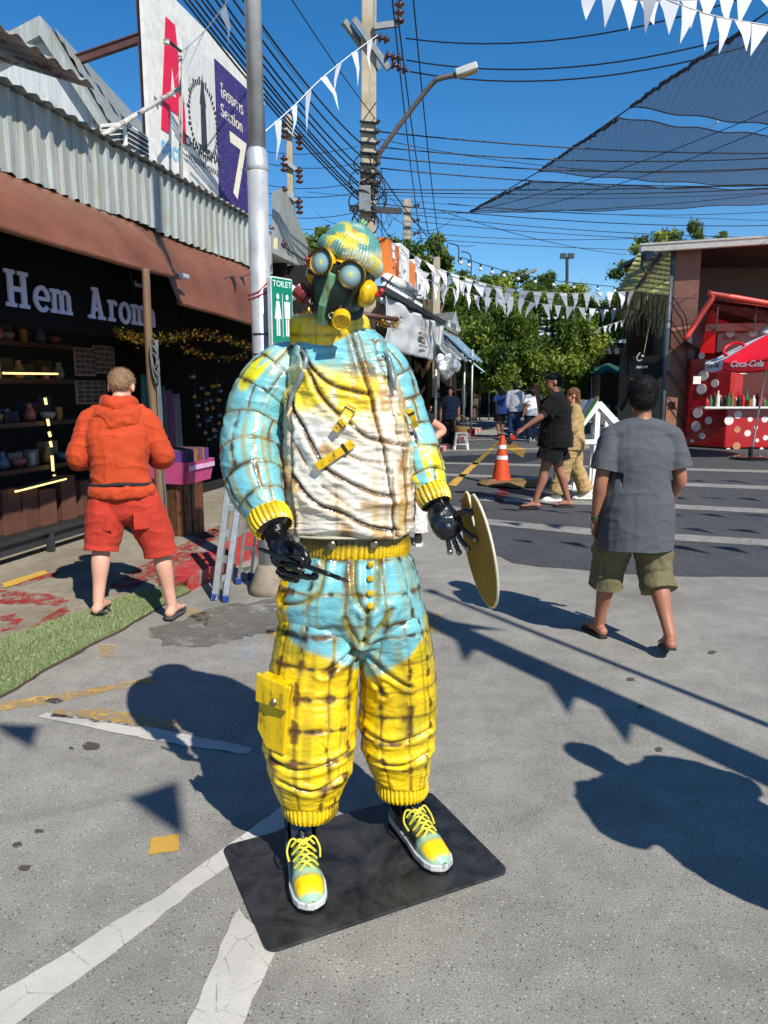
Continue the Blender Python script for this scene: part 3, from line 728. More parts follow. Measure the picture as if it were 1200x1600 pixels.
# cargo pocket on the left leg, a second one edge-on behind the right leg
def pocket(pts, Y, dy, parent, flap, btn):
    m = MB(); p = [at(x, y, Y + k) for (x, y), k in zip(pts, dy)]
    off = Vector((-0.012, -0.040, 0))
    vs = p + [q + off for q in p]; k = len(p)
    m.add(vs, [list(range(k))[::-1], list(range(k, 2 * k))] + [(i, (i + 1) % k, k + (i + 1) % k, k + i) for i in range(k)])
    o = m.build('cargo_pocket', M_POCK, parent, bevel=0.006)
    fq = [at(x, y, Y + kk) + off * 1.15 for (x, y), kk in flap]; m = MB()
    m.add(fq + [q + off * 0.35 for q in fq], [list(range(4))[::-1], [4, 5, 6, 7]] + [(i, (i + 1) % 4, 4 + (i + 1) % 4, 4 + i) for i in range(4)])
    fl = m.build('flap', M_POCK, o, bevel=0.003)
    MB().lathe([(.001, 0), (.012, 0), (.012, .004), (.006, .009), (.001, .009)], 12, Matrix.Translation(at(btn[0], btn[1], Y + btn[2]) + off * 1.5) @ Matrix.Rotation(math.pi / 2, 4, 'X')).build('button', M_STEEL, o, 30)
M_POCK = rusty('yellow_pocket_enamel', (224, 186, 10), (110, 78, 12), 0.34, 0, 0.25, 9)
pocket([(416, 1046), (462, 1066), (452, 1172), (424, 1160), (410, 1130)], 2.27, (0.0, -0.05, -0.05, -0.01, 0.02), legL, [((414, 1041), 0.0), ((466, 1064), -0.055), ((460, 1100), -0.055), ((412, 1084), 0.01)], (441, 1085, -0.03))
MB().add([at(x, y, 2.44 + k) for x, y, k in ((668, 1012, 0), (677, 1010, .02), (682, 1060, .03), (676, 1085, .0), (675, 1012, .1), (680, 1085, .1))], [(0, 1, 2, 3), (1, 4, 5, 2), (0, 4, 1), (3, 2, 5)]).build('cargo_pocket', M_POCK, legR)

# sleeves -----------------------------------------------------------
def sleeve(pix, seed, cuff_r, hollow):
    pts = []
    for x, y, r, Y in pix:
        p = at(x, y, Y); dep = Y * _c + (CAM_H - p.z) * _s; pts.append((p, r / FOC * dep))
    P, s, t, V, T = pathloft(pts, 220, 240)
    V3 = P.reshape(-1, 3); dt, ds = quilt(s, t, 0.092, 0.105, seed, 0.006)
    base = CY * np.ones((len(s), 1)); base = mixc(base, cl(214, 206, 20), sstep(.56, .66, fbm(V3 * 7, seed + 9)) * sstep(.45, .6, vn(np.stack([s * 60, t * 4, s * 0], 1), seed + 77)))
    base = mixc(base, cl(160, 205, 205), .6 * sstep(.55, .7, fbm(V3 * 6, seed + 19)))
    c = rustpaint(base, dt, ds, s, t, V3, seed, 1.15, 0.8, 0.8)
    d = np.minimum(dt, ds); c = mixc(c, BK, np.clip(np.exp(-(d / 0.0022) ** 2) * sstep(.35, .6, vn(V3 * 9, seed + 66)), 0, .85))
    h = 0.003 * (1 - np.exp(-(d / 0.007) ** 2)) + wrinkle(P, 0.007, (8, 8, 16), seed + 4).ravel()
    sg = -1 if np.einsum('k,k', normals(P)[95, 0], P[95, 0] - V[95, :3]) < 0 else 1
    o = grid_obj('sleeve', push(P, h * sg), c.reshape(P.shape), M_STAT, statue)
    e = Vector(V[-1, :3]); tt = Vector(T[-1]).normalized(); r = cuff_r
    pp = [(e - tt * 0.012, r * .92), (e + tt * 0.012, r * 1.0), (e + tt * 0.035, r * 1.0), (e + tt * 0.056, r * .9)]
    P, s, t, V, T = pathloft(pp, 220, 24); rib = np.abs(np.sin(s * 190)); V3 = P.reshape(-1, 3)
    c = np.tile(YE, (len(s), 1)); c = mixc(c, BR, (1 - rib) ** 2 * .75); c = mixc(c, OL * .8, sstep(.5, .7, fbm(V3 * 12, 6)) * .6)
    cf = grid_obj('cuff', push(P, sg * 0.006 * rib), c.reshape(P.shape), M_STAT, o)
    MB().cyl(e + tt * 0.03, e + tt * 0.052, r * .9, 24).build('cuff_lining', M_BLACKMET, cf, True)
    return o, e + tt * 0.04, tt
slR, wrR, tR = sleeve([(470, 548, 24, 2.40), (452, 566, 36, 2.39), (428, 592, 44, 2.38), (407, 625, 46, 2.37), (396, 660, 45, 2.35), (391, 700, 46, 2.32), (395, 740, 46, 2.28), (405, 775, 41, 2.24), (418, 803, 30, 2.20)], 101, 0.064, 1)
slL, wrL, tL = sleeve([(582, 548, 24, 2.42), (598, 566, 31, 2.42), (612, 595, 34, 2.43), (625, 632, 35, 2.43), (638, 672, 36, 2.42), (650, 708, 37, 2.40), (662, 740, 34, 2.37), (672, 764, 26, 2.34)], 131, 0.054, 1)
# grey armhole bands
for px, Y in (([(468, 545), (478, 560), (470, 590), (458, 612), (450, 640)], 2.265), ([(600, 548), (608, 562), (614, 590), (618, 610)], 2.30)):
    pth = smooth_path([surf(PV, min(max(x, 462), 612), y, YF) + Vector((at(x, y, YF).x - at(min(max(x, 462), 612), y, YF).x, 0.01, 0)) for x, y in px], 5)
    MB().tube(pth, [0.003 + 0.007 * math.sin(math.pi * i / (len(pth) - 1)) for i in range(len(pth))], 10).build('armhole_band', plain('grey_enamel', (120, 132, 134), 0.3, 0.1, 0.4, 12), vest, True)

# collar ------------------------------------------------------------
a_ = np.linspace(0, 2 * np.pi, 200, endpoint=False)
cc = at(515, 515, SY)
def collar_ring(a, z, k, w): return np.stack([cc.x + w * np.cos(a), SY - 0.01 + w * 0.95 * np.sin(a), z + k * np.sin(a)], -1)
rows = [(cc.z - 0.045, .012, .118), (cc.z - 0.01, .012, .126), (cc.z + 0.025, .012, .124), (cc.z + 0.042, .012, .112), (cc.z + 0.046, .012, .100), (cc.z + 0.036, .012, .092), (cc.z - 0.03, .012, .085)]
P = np.stack([collar_ring(a_, z, k, w) for z, k, w in crom(rows, np.linspace(0, 6, 50))])
V3 = P.reshape(-1, 3); s = np.tile(a_, 50) * .12; t = np.repeat(np.linspace(0, .2, 50), 200)
c = mixc(YE * np.ones((len(s), 1)), cl(200, 190, 60), sstep(.5, .65, fbm(V3 * 7, 3)) * .6); c = rustpaint(c, np.abs(t - 0.03), np.full(len(s), 9.), s, t, V3, 77, 1, 1, .6)
g = wrinkle(P, 0.008, (12, 12, 12), 9)
grid_obj('collar', push(P, g), c.reshape(P.shape), M_STAT, statue)
MB().tube([at(520, 530, 2.37), at(528, 495, 2.34), at(535, 470, 2.31)], [0.085, 0.075, 0.07], 20).build('neck', plain('dark_navy_lining', (22, 26, 34), 0.5), statue, True)

# head --------------------------------------------------------------
HC = at(534, 446, 2.25)
HM = Matrix.Translation(HC) @ Matrix.Rotation(R(24), 4, 'Y') @ Matrix.Rotation(R(-14), 4, 'Z') @ Matrix.Rotation(R(10), 4, 'X')   # local: x right, -y front, z up
HS = Matrix.Diagonal((0.82, 0.82, 0.82, 1)); HM = HM @ HS
def nz_shape(mb, amp, sc, seed=0):
    mb.v = [v + (v - HC).normalized() * amp * noise.noise(v * sc + Vector((seed, 0, 0))) for v in mb.v]; return mb
head = nz_shape(MB(HM).ball((0, 0.02, 0.02), (.100, .115, .128), 32, None, 20), .006, 14).build('mask', M_DGREEN, statue, True)
# snout / faceplate tapering down to the chin
fm = MB(HM); rows = [(.03, .088, -.05, .10), (-.02, .082, -.055, .105), (-.07, .070, -.05, .105), (-.115, .055, -.04, .095), (-.14, .035, -.02, .07)]
ns = 24; vs = []
for z, w, y0, dp in rows:
    for k in range(ns):
        q = 2 * math.pi * k / ns; cx, sy = math.cos(q), math.sin(q)
        vs.append((w * math.copysign(abs(cx) ** .75, cx), y0 + .05 - dp * .55 + dp * .62 * math.copysign(abs(sy) ** .75, sy), z))
fs = [(i * ns + k, i * ns + (k + 1) % ns, (i + 1) * ns + (k + 1) % ns, (i + 1) * ns + k) for i in range(len(rows) - 1) for k in range(ns)] + [[4 * ns + k for k in range(ns)]]
fm.add(vs, fs); fm.build('faceplate', M_DGREEN, head, True)
MB(HM).add([(-.019, -.118, .035), (.019, -.118, .035), (-.010, -.134, .03), (.010, -.134, .03), (-.020, -.112, -.075), (.020, -.112, -.075), (-.011, -.130, -.08), (.011, -.130, -.08), (-.022, -.06, -.145), (.022, -.06, -.145), (-.012, -.092, -.148), (.012, -.092, -.148)],
    [(0, 2, 6, 4), (2, 3, 7, 6), (3, 1, 5, 7), (4, 6, 10, 8), (6, 7, 11, 10), (7, 5, 9, 11), (0, 1, 3, 2), (8, 10, 11, 9)]).build('nose_ridge', M_AQUA, head, bevel=0.004)
def ring(mb, c, r, rr, axis=(0, -1, 0), seg=24):
    c = Vector(c); x, y = frame(Vector(axis)); mb.tube([c + (x * math.cos(2 * math.pi * k / seg) + y * math.sin(2 * math.pi * k / seg)) * r for k in range(seg + 1)], rr, 8); return mb
for x, z in ((-.048, .012), (-.052, -.04), (-.048, -.082), (.046, -.018), (.05, -.058), (.04, -.10)):
    m = MB(HM); yy = -.122 + abs(z) * .14 + max(0, abs(x) - .04) * .8; ring(m, (x, yy, z), .0095, .0036, (x * 6, -1, 0), 14); m.cyl((x, -.075, z), (x, yy + .002, z), .007, 10); m.build('rivet', M_STEEL if z < -.05 else M_BLACKMET, head, True)
n = NT('milky_goggle_glass'); lc = n.node('ShaderNodeTexCoord').outputs['Generated']
gr = n.node('ShaderNodeTexGradient', gradient_type='SPHERICAL'); mp = n.node('ShaderNodeMapping'); mp.inputs['Location'].default_value = (-1.0, 0, -1.0); mp.inputs['Scale'].default_value = (2, 0, 2)
n.l(lc, mp.inputs[0]); n.l(mp.outputs[0], gr.inputs[0])
n.set(n.ramp(gr.outputs['Fac'], [(0.0, C(64, 90, 94)), (0.45, C(132, 164, 166)), (0.78, C(164, 186, 176)), (0.88, C(206, 206, 92)), (0.96, C(224, 222, 70))]), 0.12, coat=1.0); M_LENS = n.m
for sx, rot in ((-1, -12), (1, 14)):
    GM = HM @ TR((sx * .053, -.088, .052), R(rot))
    m = MB(GM); m.lathe([(.040, 0.03), (.047, 0.0), (.047, -.028)][::-1] and [(.045, -.02), (.049, 0.0), (.0475, .03), (.041, .034), (.040, .026)], 30, Matrix.Rotation(math.pi / 2, 4, 'X'), False)
    gg = m.build('goggle', M_YPAINT, head, True)
    m = MB(GM); ring(m, (0, -.032, 0), .0445, .0046, seg=30); ring(m, (0, -.004, 0), .049, .003, seg=30); m.build('goggle_rim', plain('dark_bronze', (70, 56, 28), 0.35, 0.6), gg, True)
    m = MB(GM); m.lathe([(.0415, 0), (.030, .006), (.016, .0095), (.001, .0105)], 28, Matrix.Translation((0, -.024, 0)) @ Matrix.Rotation(math.pi / 2, 4, 'X'), False)
    m.build('lens', M_LENS, gg, True)
    MB(GM).box((sx * .03, -.022, -.045), (.016, .022, .014)).build('clasp', M_BLACKMET, gg, bevel=.002)
MB(HM).box((0, -.112, .052), (.026, .02, .03)).build('bridge', M_BLACKMET, head, bevel=.004)
MB(HM).add([(-.03, -.105, .075), (.03, -.105, .075), (.03, -.085, .11), (-.03, -.085, .11), (-.03, -.06, .08), (.03, -.06, .08)], [(0, 1, 2, 3), (0, 3, 4), (1, 5, 2), (0, 4, 5, 1)]).build('brow_plate', M_YPAINT, head, bevel=.003)
for sx in (-1, 1):
    EM = HM @ TR((sx * .104, -.005, .008), 0, 0, 0) @ Matrix.Rotation(math.pi / 2 * sx, 4, 'Y')
    ec = MB(EM).lathe([(.001, -.02), (.045, -.02), (.050, -.008), (.046, .012), (.030, .026), (.001, .03)], 26).build('ear_cup', M_YPAINT, head, True)
    MB(EM).lathe([(.001, -.026), (.052, -.026), (.053, -.016), (.001, -.016)], 26).build('ear_cushion', M_BLACKMET, ec, 40)
    m = MB(HM); m.ball((sx * .142, -.005, .02), .012, 12); m.ball((sx * .150, -.01, .036), .011, 12); m.build('red_knob', plain('red_plastic', (170, 34, 44), 0.35), ec, True)
    MB(HM).tube([(sx * .146, -.005, .03), (sx * .17, -.01, .10)], .0028, 6).build('antenna', plain('brown_rod', (84, 48, 42), 0.5), ec)
# filter canisters: brown one to the left, yellow one to the right
for base_, tip, r, mats, inner in (((-.062, -.06, -.092), (-.128, -.055, -.068), .030, M_REDP, plain('dark_olive_mesh', (74, 62, 30), 0.6)), ((.058, -.07, -.075), (.088, -.125, -.105), .032, M_YPAINT, M_YPAINT)):
    b0 = Vector(base_); b1 = Vector(tip); d = b1 - b0
    m = MB(HM); m.tube([b0, b0 + d * .35, b0 + d * .36, b0 + d * .5, b0 + d * .51, b1, b1 + d * .01, b1 - d * .12], [r * .55, r * .55, r * .85, r * .85, r, r, r * .86, r * .84], 24)
    cn = m.build('filter_canister', mats, head, 40)
    ring(MB(HM), b0 + d * .45, r * .88, .003, d).build('band', M_REDP, cn, True)
    MB(HM).cyl(b1 - d * .14, b1 - d * .05, r * .84, 20).build('filter_mesh', inner, cn)
    ring(MB(HM), b1, r * .94, .003, d).build('rim', M_STEEL if r < .031 else M_YPAINT, cn, True)
# knitted beanie
a = np.linspace(0, 2 * np.pi, 240, endpoint=False); nv = 80; P = np.zeros((nv, 240, 3)); phi = np.linspace(-0.08, np.pi / 2 * .99, nv)
ribs = np.abs(np.sin(a * 32))
for i, ph in enumerate(phi):
    k = math.cos(ph); bulge = 1 + .05 * math.sin(ph * 2)
    rr = bulge * (.118 * k) + .004 * ribs * k
    P[i, :, 0] = rr * np.cos(a) * .91 - .014; P[i, :, 1] = .03 + rr * np.sin(a) * 1.10; P[i, :, 2] = .088 + .130 * math.sin(ph)
P[:, :, 2] += np.clip(-(P[:, :, 1] - .03), -.12, .12) * 0.16
PW = np.array([[tuple(HM @ Vector(q)) for q in row] for row in P]); V3 = PW.reshape(-1, 3); s = np.tile(a, nv) * .11; t = np.repeat(phi, 240) * .1
def beanie_paint(V3, s, t, ribs):
    c = mixc(cl(92, 150, 138) * np.ones((len(s), 1)), cl(196, 206, 178), sstep(.4, .62, fbm(V3 * 16, 2))); c = mixc(c, cl(222, 202, 40), sstep(.57, .66, fbm(V3 * 15, 6)) * .9); c = mixc(c, cl(196, 120, 14), sstep(.80, .88, vn(V3 * 24, 7)) * .8)
    return mixc(c, cl(18, 44, 40), np.clip((1 - ribs) ** 2.2 * (0.45 + .5 * vn(V3 * 12, 8)), 0, .9))
beanie = grid_obj('beanie', PW, beanie_paint(V3, s, t, np.tile(ribs, nv)).reshape(PW.shape), M_STAT, head)
nr = 30; P = np.zeros((nr, 240, 3)); th = np.linspace(0, 2 * np.pi, nr)
for i, q in enumerate(th):
    rr = .112 + .018 * math.cos(q) + .005 * ribs * (math.cos(q) > -.3)
    P[i, :, 0] = rr * np.cos(a) * .91 - .014; P[i, :, 1] = .03 + rr * np.sin(a) * 1.10; P[i, :, 2] = .100 + .030 * math.sin(q)
P[:, :, 2] += np.clip(-(P[:, :, 1] - .03), -.13, .13) * 0.16
PW = np.array([[tuple(HM @ Vector(q)) for q in row] for row in P]); V3 = PW.reshape(-1, 3)
grid_obj('beanie_brim', PW, beanie_paint(V3, np.tile(a, nr) * .11, np.repeat(th, 240) * .03, np.tile(ribs, nr)).reshape(PW.shape), M_STAT, beanie)
m = MB(HM)
for k in range(26):
    q = Vector((random.gauss(0, 1), random.gauss(0, 1), random.gauss(0, 1))).normalized() * .010; m.ball(Vector((-.012, .03, .222)) + q, .008, 8, None, 5)
m.build('bobble', M_AQUA, beanie, True)

# hands -------------------------------------------------------------
def chain_finger(pts, parent, r=.0095, tip=M_STEEL):
    q = smooth_path(pts, 5); m = MB()
    m.tube(q, [r * (1.0 if k % 2 else .78) for k in range(len(q))], 10)
    f_ = m.build('finger', M_BLACKMET, parent, 50); MB().ball(q[-1], r * 1.18, 14).build('fingertip', tip, f_, True); return f_
def palm(pts, rad, parent, flat=.55):
    P, s, t, V, T = pathloft([(Vector(p), r) for p, r in zip(pts, rad)], 40, 40, flat)
    P = push(P, wrinkle(P, .006, (30, 30, 30), 5)); o = grid_obj('hand', P, None, M_BLACKMET, parent)
    return o
pk = lambda x, y, Y: at(x, y, Y)
hl = palm([wrL - tL * .03, pk(684, 790, 2.31), pk(693, 808, 2.29), pk(703, 828, 2.28), pk(709, 838, 2.28)], [.034, .036, .048, .046, .024], slL)
for q in ([(698, 832, 2.28), (700, 845, 2.275), (703, 862, 2.27)], [(706, 835, 2.275), (711, 848, 2.27), (717, 863, 2.265)], [(714, 832, 2.27), (721, 845, 2.26), (731, 857, 2.25)], [(719, 822, 2.27), (729, 832, 2.25), (743, 843, 2.24)]):
    chain_finger([pk(*p) for p in q], hl, .0088)
chain_finger([pk(712, 806, 2.27), pk(724, 799, 2.25), pk(737, 800, 2.25)], hl, .011, M_BLACKMET)
hr = palm([wrR - tR * .03, pk(430, 832, 2.17), pk(440, 850, 2.14), pk(448, 872, 2.12), pk(452, 884, 2.12)], [.034, .034, .040, .044, .026], slR)
for q in ([(446, 868, 2.10), (462, 868, 2.05), (474, 876, 2.04), (466, 884, 2.06)], [(440, 880, 2.10), (458, 887, 2.05), (472, 892, 2.05), (462, 896, 2.08)], [(436, 888, 2.11), (452, 897, 2.07), (486, 902, 2.06), (492, 900, 2.06)], [(434, 892, 2.12), (446, 903, 2.09), (462, 905, 2.08)]):
    chain_finger([pk(*p) for p in q], hr, .0105, M_BLACKMET)
chain_finger([pk(448, 848, 2.12), pk(466, 853, 2.07), pk(477, 866, 2.045), pk(480, 877, 2.05)], hr, .0115, M_BLACKMET)

# boots -------------------------------------------------------------
M_LACE = plain('lime_lace', (206, 196, 62), .7)
def shoe(heel, toe, parent, seed, warm):
    h0 = Vector(heel); tv = Vector(toe) - h0; L = tv.length; ang = math.atan2(tv.y, tv.x); M = TR((h0.x, h0.y, .014), ang)   # local +x = toe
    root = None
    xs = np.linspace(0, 1, 46); nu = 40
    wid = np.interp(xs, [0, .08, .3, .5, .72, .88, .96, 1], [.022, .040, .043, .045, .055, .050, .036, .012])
    hei = np.interp(xs, [0, .06, .22, .36, .5, .62, .75, .9, 1], [.10, .135, .135, .112, .086, .074, .066, .052, .026])
    P = np.zeros((46, nu * 2, 3)); a = np.linspace(0, 2 * np.pi, nu * 2, endpoint=False)
    for i, x in enumerate(xs):
        cy = np.cos(a); sz = np.sin(a)
        P[i, :, 0] = x * L - (0.012 * sz.clip(0) if x < .1 else 0); P[i, :, 1] = wid[i] * np.sign(cy) * np.abs(cy) ** .7; P[i, :, 2] = .018 + np.where(sz > 0, hei[i] * np.abs(sz) ** .8, -.008 * np.abs(sz))
    PL_ = P.reshape(-1, 3); PW = np.array([tuple(M @ Vector(q)) for q in PL_]); xx = PL_[:, 0] / L; zz_ = PL_[:, 2]
    c = np.tile(cl(34, 52, 44), (len(xx), 1)); c = mixc(c, cl(120, 84, 30), sstep(.5, .62, fbm(PW * 14, seed)) * .8 * warm); c = mixc(c, cl(122, 172, 150), sstep(.5, .6, fbm(PW * 11, seed + 4)) * (1 - .5 * warm))
    c = mixc(c, cl(150, 186, 158), sstep(.66, .74, xx)); c = mixc(c, YE, sstep(.76, .79, xx) * sstep(.95, .93, xx) * sstep(.058, .064, zz_ + (xx - .74).clip(0) * .085)); c = mixc(c, BR, np.exp(-((xx - .77) / .012) ** 2) * .6)
    up = grid_obj('shoe', PW.reshape(46, nu * 2, 3), c.reshape(P.shape), M_STAT, parent)
    ol = [(x * L, w + .006) for x, w in zip(xs, wid)]; ol = [(-.006, -.012)] + [(x, -w) for x, w in ol] + [(L + .006, 0)] + [(x, w) for x, w in ol[::-1]] + [(-.006, .012)]
    MB().prism(ol, 0, .012, M).build('outsole', M_BLACKMET, up)
    MB().prism(ol, .0125, .036, M).build('midsole', rusty('scuffed_white_sole%d' % seed, (206, 206, 200), (120, 122, 118), 0.25, 0, .4, 12), up, bevel=.004)
    tg = MB(M); tg.sheet(lambda u, v: (L * (.20 + .30 * v) - .02 * (1 - v), (u - .5) * .08, .225 - .125 * v - .10 * (u - .5) ** 2 * 1.5 ), 8, 8, .006); tg.build('tongue', M_BLACKMET, up, True)
    for sy in (-1, 1):
        MB(M).add([(L * .06, sy * .044, .09), (L * .40, sy * .047, .06), (L * .38, sy * .052, .14), (L * .10, sy * .056, .20), (L * .06, sy * .038, .09), (L * .40, sy * .041, .06), (L * .38, sy * .046, .14), (L * .10, sy * .050, .20)], [(0, 1, 2, 3), (7, 6, 5, 4), (0, 3, 7, 4), (3, 2, 6, 7), (2, 1, 5, 6)]).build('collar_flap', M_BLACKMET, up, bevel=.003)
    for k in range(4):
        x0 = L * (.44 + .07 * k); z0 = .014 + np.interp(x0 / L, [0, .22, .36, .5, .62, .75], [.135, .135, .125, .100, .086, .075])
        for sy in (-1, 1):
            q = smooth_path([(x0, sy * .040, z0 - .022), (x0 + L * .03, sy * .01, z0 + .008), (x0 + L * .07, -sy * .036, z0 - .028)], 5)
            MB(M).tube(q, .0048, 6).build('lace', M_LACE, up, True)
    for sy in (-1, 1):
        MB(M).tube(smooth_path([(L * .50, 0, .118), (L * .43, sy * .035, .13), (L * .47, sy * .055, .10), (L * .56, sy * .052, .08)], 5), .004, 6).build('lace', M_LACE, up, True)
    MB(M).tube([(L * .2, 0, .05), (L * .2, 0, .18), (L * .22, 0, .30)], [.040, .042, .05], 20).build('ankle', M_BLACKMET, up, True)
    MB(M).add([(L * .30, -.04, .20), (L * .30, .04, .20), (L * .40, .034, .12), (L * .40, -.034, .12), (L * .28, -.04, .20), (L * .28, .04, .20)], [(0, 1, 2, 3), (0, 4, 5, 1)]).build('shin_plate', M_BLACKMET, up, bevel=.002)
shoe((-.315, 2.43, 0), (-.226, 2.075, 0), statue, 3, .25)
shoe((.045, 2.60, 0), (.205, 2.265, 0), statue, 9, 1.0)

# brush and palette -------------------------------------------------
b0 = at(404, 857, 2.12); b1 = at(546, 909, 1.98); d = (b1 - b0)
br = thing('paintbrush', 'black paintbrush held in the gloved hand of the statue', 'paintbrush', b0)
MB().tube([b0, b0 + d * .03, b0 + d * .35, b0 + d * .72, b0 + d * .82], [.004, .006, .0085, .0075, .0065], 12).build('handle', M_BLACKMET, br, True)
MB().tube([b0 + d * .82, b0 + d * .9, b0 + d * .905], [.0068, .0068, .005], 12).build('ferrule', M_BLACKMET, br, True)
m = MB()
for k in range(9):
    o_ = Vector((random.gauss(0, .0016), random.gauss(0, .0016), random.gauss(0, .0016))); m.tube([b0 + d * .895 + o_, b0 + d * .95 + o_ * 1.5, b1 + o_ * .4], [.0022, .0022, .0008], 5)
m.build('bristles', plain('copper_bristles', (128, 84, 70), 0.4, 0.5), br)
pc = at(752, 858, 2.26); la = (at(733, 768, 2.26) - at(764, 946, 2.26)); Lp = la.length; la.normalize()
ax = Vector((-.19, .98, 0)); ax = (ax - la * ax.dot(la)).normalized(); nn = ax.cross(la).normalized()
PM = Matrix.Translation(at(733, 768, 2.26).lerp(at(764, 946, 2.26), .5)) @ Matrix((( ax.x, la.x, nn.x, 0), (ax.y, la.y, nn.y, 0), (ax.z, la.z, nn.z, 0), (0, 0, 0, 1)))
ol = []
for k in range(64):
    q = 2 * math.pi * k / 64; x = .15 * math.cos(q); y = Lp / 2 * math.sin(q) * (1 - .04 * math.cos(q)); ol.append((x, y))
# notch cut in at the top and a thumb hole beside it
top = [i for i, p in enumerate(ol) if p[1] > 0 and -.035 < p[0] < .02]
i0, i1 = min(top), max(top)
ol = ol[:i0] + [(.012, Lp * .47), (.006, Lp * .36), (.012, Lp * .26), (.004, Lp * .20), (-.012, Lp * .20), (-.018, Lp * .28), (-.010, Lp * .37), (-.022, Lp * .47)] + ol[i1 + 1:]
n = NT('varnished_plywood'); w = n.noise(8, 5, 0.6, n.mapping((1, 8, 1)), 0.5); n.set(n.mix(w, C(124, 96, 36), C(152, 122, 56)), 0.75, 0, n.bump(w, 0.08, 0.003), 0.0, 0.12); M_PLY = n.m
pal = thing('palette', 'wooden painter palette hooked on the open hand of the statue', 'palette', PM.translation)
bd = MB().prism(ol, -.004, .004, PM).build('board', M_PLY, pal)
MB().tube([PM @ Vector((x, y, 0)) for x, y in ol + ol[:1]], .0046, 6).build('edge', plain('sunlit_ply_edge', (214, 204, 178), 0.5), pal, True)  # pale rim colour stands for sunlight catching the edge

# ================================================================== LEFT SHOP ROW
M_CORR = None
n = NT('weathered_corrugated_steel'); a = n.noise(2.5, 6, .65); st = n.noise(4, 5, .6, n.mapping((9, 9, .5))); f = n.noise(70, 3, .6)
c = n.mix(n.ramp(st, [(.35, 0.), (.7, 1.)]), C(176, 180, 176), C(140, 142, 132)); c = n.mix(n.math('MULTIPLY', n.ramp(a, [(.5, 0.), (.75, 1.)]), .55), c, C(150, 140, 104)); c = n.mix(n.math('MULTIPLY', n.ramp(f, [(.62, 0.), (.75, 1.)]), .6), c, C(98, 76, 52))
n.set(c, .45, .25, n.bump(f, .1, .003)); M_CORR = n.m
n = NT('brown_tarpaulin'); a = n.noise(1.3, 5, .6); w = n.noise(5, 5, .55, n.mapping((1, 1, 2.5)), 1.2); f = n.noise(300, 2, .5)
n.set(n.mix(n.ramp(a, [(.35, 0.), (.7, 1.)]), C(100, 60, 41), C(132, 82, 60)), .5, 0, n.bump(w, .35, .03, n.bump(f, .1, .002)), None, .4); M_TARP = n.m
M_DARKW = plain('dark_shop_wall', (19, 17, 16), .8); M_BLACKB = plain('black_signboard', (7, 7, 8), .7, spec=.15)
M_DARKMET = plain('dark_painted_steel', (58, 60, 62), .5, .3); M_WOODD = plain('dark_stained_wood', (64, 36, 22), .5, 0, .5, 10, .3)
M_PIPE = plain('galvanised_steel', (188, 190, 190), .45, .35, .3, 5, .15)
M_RUSTP = rusty('white_rusting_pipe', (196, 192, 182), (104, 60, 36), .45)
M_WPAINT = plain('white_paint', (216, 214, 206), .55, 0, .2); M_BROWNS = plain('brown_steel', (84, 52, 44), .55)

# --- shop shell
FW = -1.31            # fascia plane
shop = thing('incense_shop', 'open-fronted dark shop under brown awnings with corrugated fascia', 'shop', S(7.2, -2.6))
def sbox(name, u0, u1, w0, w1, z0, z1, mat, parent, bevel=0.0):
    return MB().box((0, 0, 0), (u1 - u0, w1 - w0, z1 - z0), TR(S((u0 + u1) / 2, (w0 + w1) / 2, (z0 + z1) / 2), STREET)).build(name, mat, parent, bevel=bevel)
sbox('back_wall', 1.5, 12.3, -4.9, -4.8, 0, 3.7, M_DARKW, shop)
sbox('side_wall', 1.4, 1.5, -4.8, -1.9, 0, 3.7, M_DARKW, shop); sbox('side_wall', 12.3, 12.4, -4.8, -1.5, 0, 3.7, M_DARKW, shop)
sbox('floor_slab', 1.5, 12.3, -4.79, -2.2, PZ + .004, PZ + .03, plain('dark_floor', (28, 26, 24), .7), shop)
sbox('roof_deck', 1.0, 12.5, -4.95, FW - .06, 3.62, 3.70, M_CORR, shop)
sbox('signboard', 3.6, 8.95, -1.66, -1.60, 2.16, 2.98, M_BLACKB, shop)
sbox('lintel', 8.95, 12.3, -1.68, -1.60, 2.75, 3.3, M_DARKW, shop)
# corrugated fascia panels
def corr_panel(u0, u1, w, z0, z1, parent, pitch=.16, dep=.03, mat=M_CORR, lean=0.0):
    m = MB(); nn_ = int((u1 - u0) / pitch); prof = []
    for i in range(nn_):
        b = u0 + i * pitch
        prof += [(b, 0), (b + pitch * .52, 0), (b + pitch * .60, dep), (b + pitch * .90, dep)]
    prof.append((u1, 0)); zc = [z0 + .012 * math.sin(3.1 * u0), z1]
    vs = []
    for z, ln in ((z0, lean), (z1, 0)):
        vs += [S(u, w + d + ln, z + random.gauss(0, .006)) for u, d in prof]
    k = len(prof); m.add(vs, [(i, i + 1, k + i + 1, k + i) for i in range(k - 1)])
    return m.build('fascia_panel', mat, parent)
u = 1.6; i = 0
while u < 11.2:
    corr_panel(u, min(u + .82, 11.25), FW + .003 * (i % 2), 3.27 + random.gauss(0, .008), 3.88 + random.gauss(0, .01), shop); u += .80; i += 1
# wavy sheet edges on the roof line
m = MB(); m.sheet(lambda a, b: S(1.6 + 9.6 * a, FW + .10 - 1.1 * b, 3.90 + .20 * b + .018 * math.sin(a * 9.6 * 2 * math.pi / .16)), 480, 2); m.build('roof_sheet', M_CORR, shop, True)
m = MB(); m.sheet(lambda a, b: S(4.6 + 2.0 * a, FW + .34 - .95 * b, 4.10 + .32 * b + .02 * math.sin(a * 2.0 * 2 * math.pi / .2)), 110, 2, .004); m.build('roof_sheet', rusty('rust_edged_sheet', (150, 152, 150), (120, 62, 34), .5), shop, True)
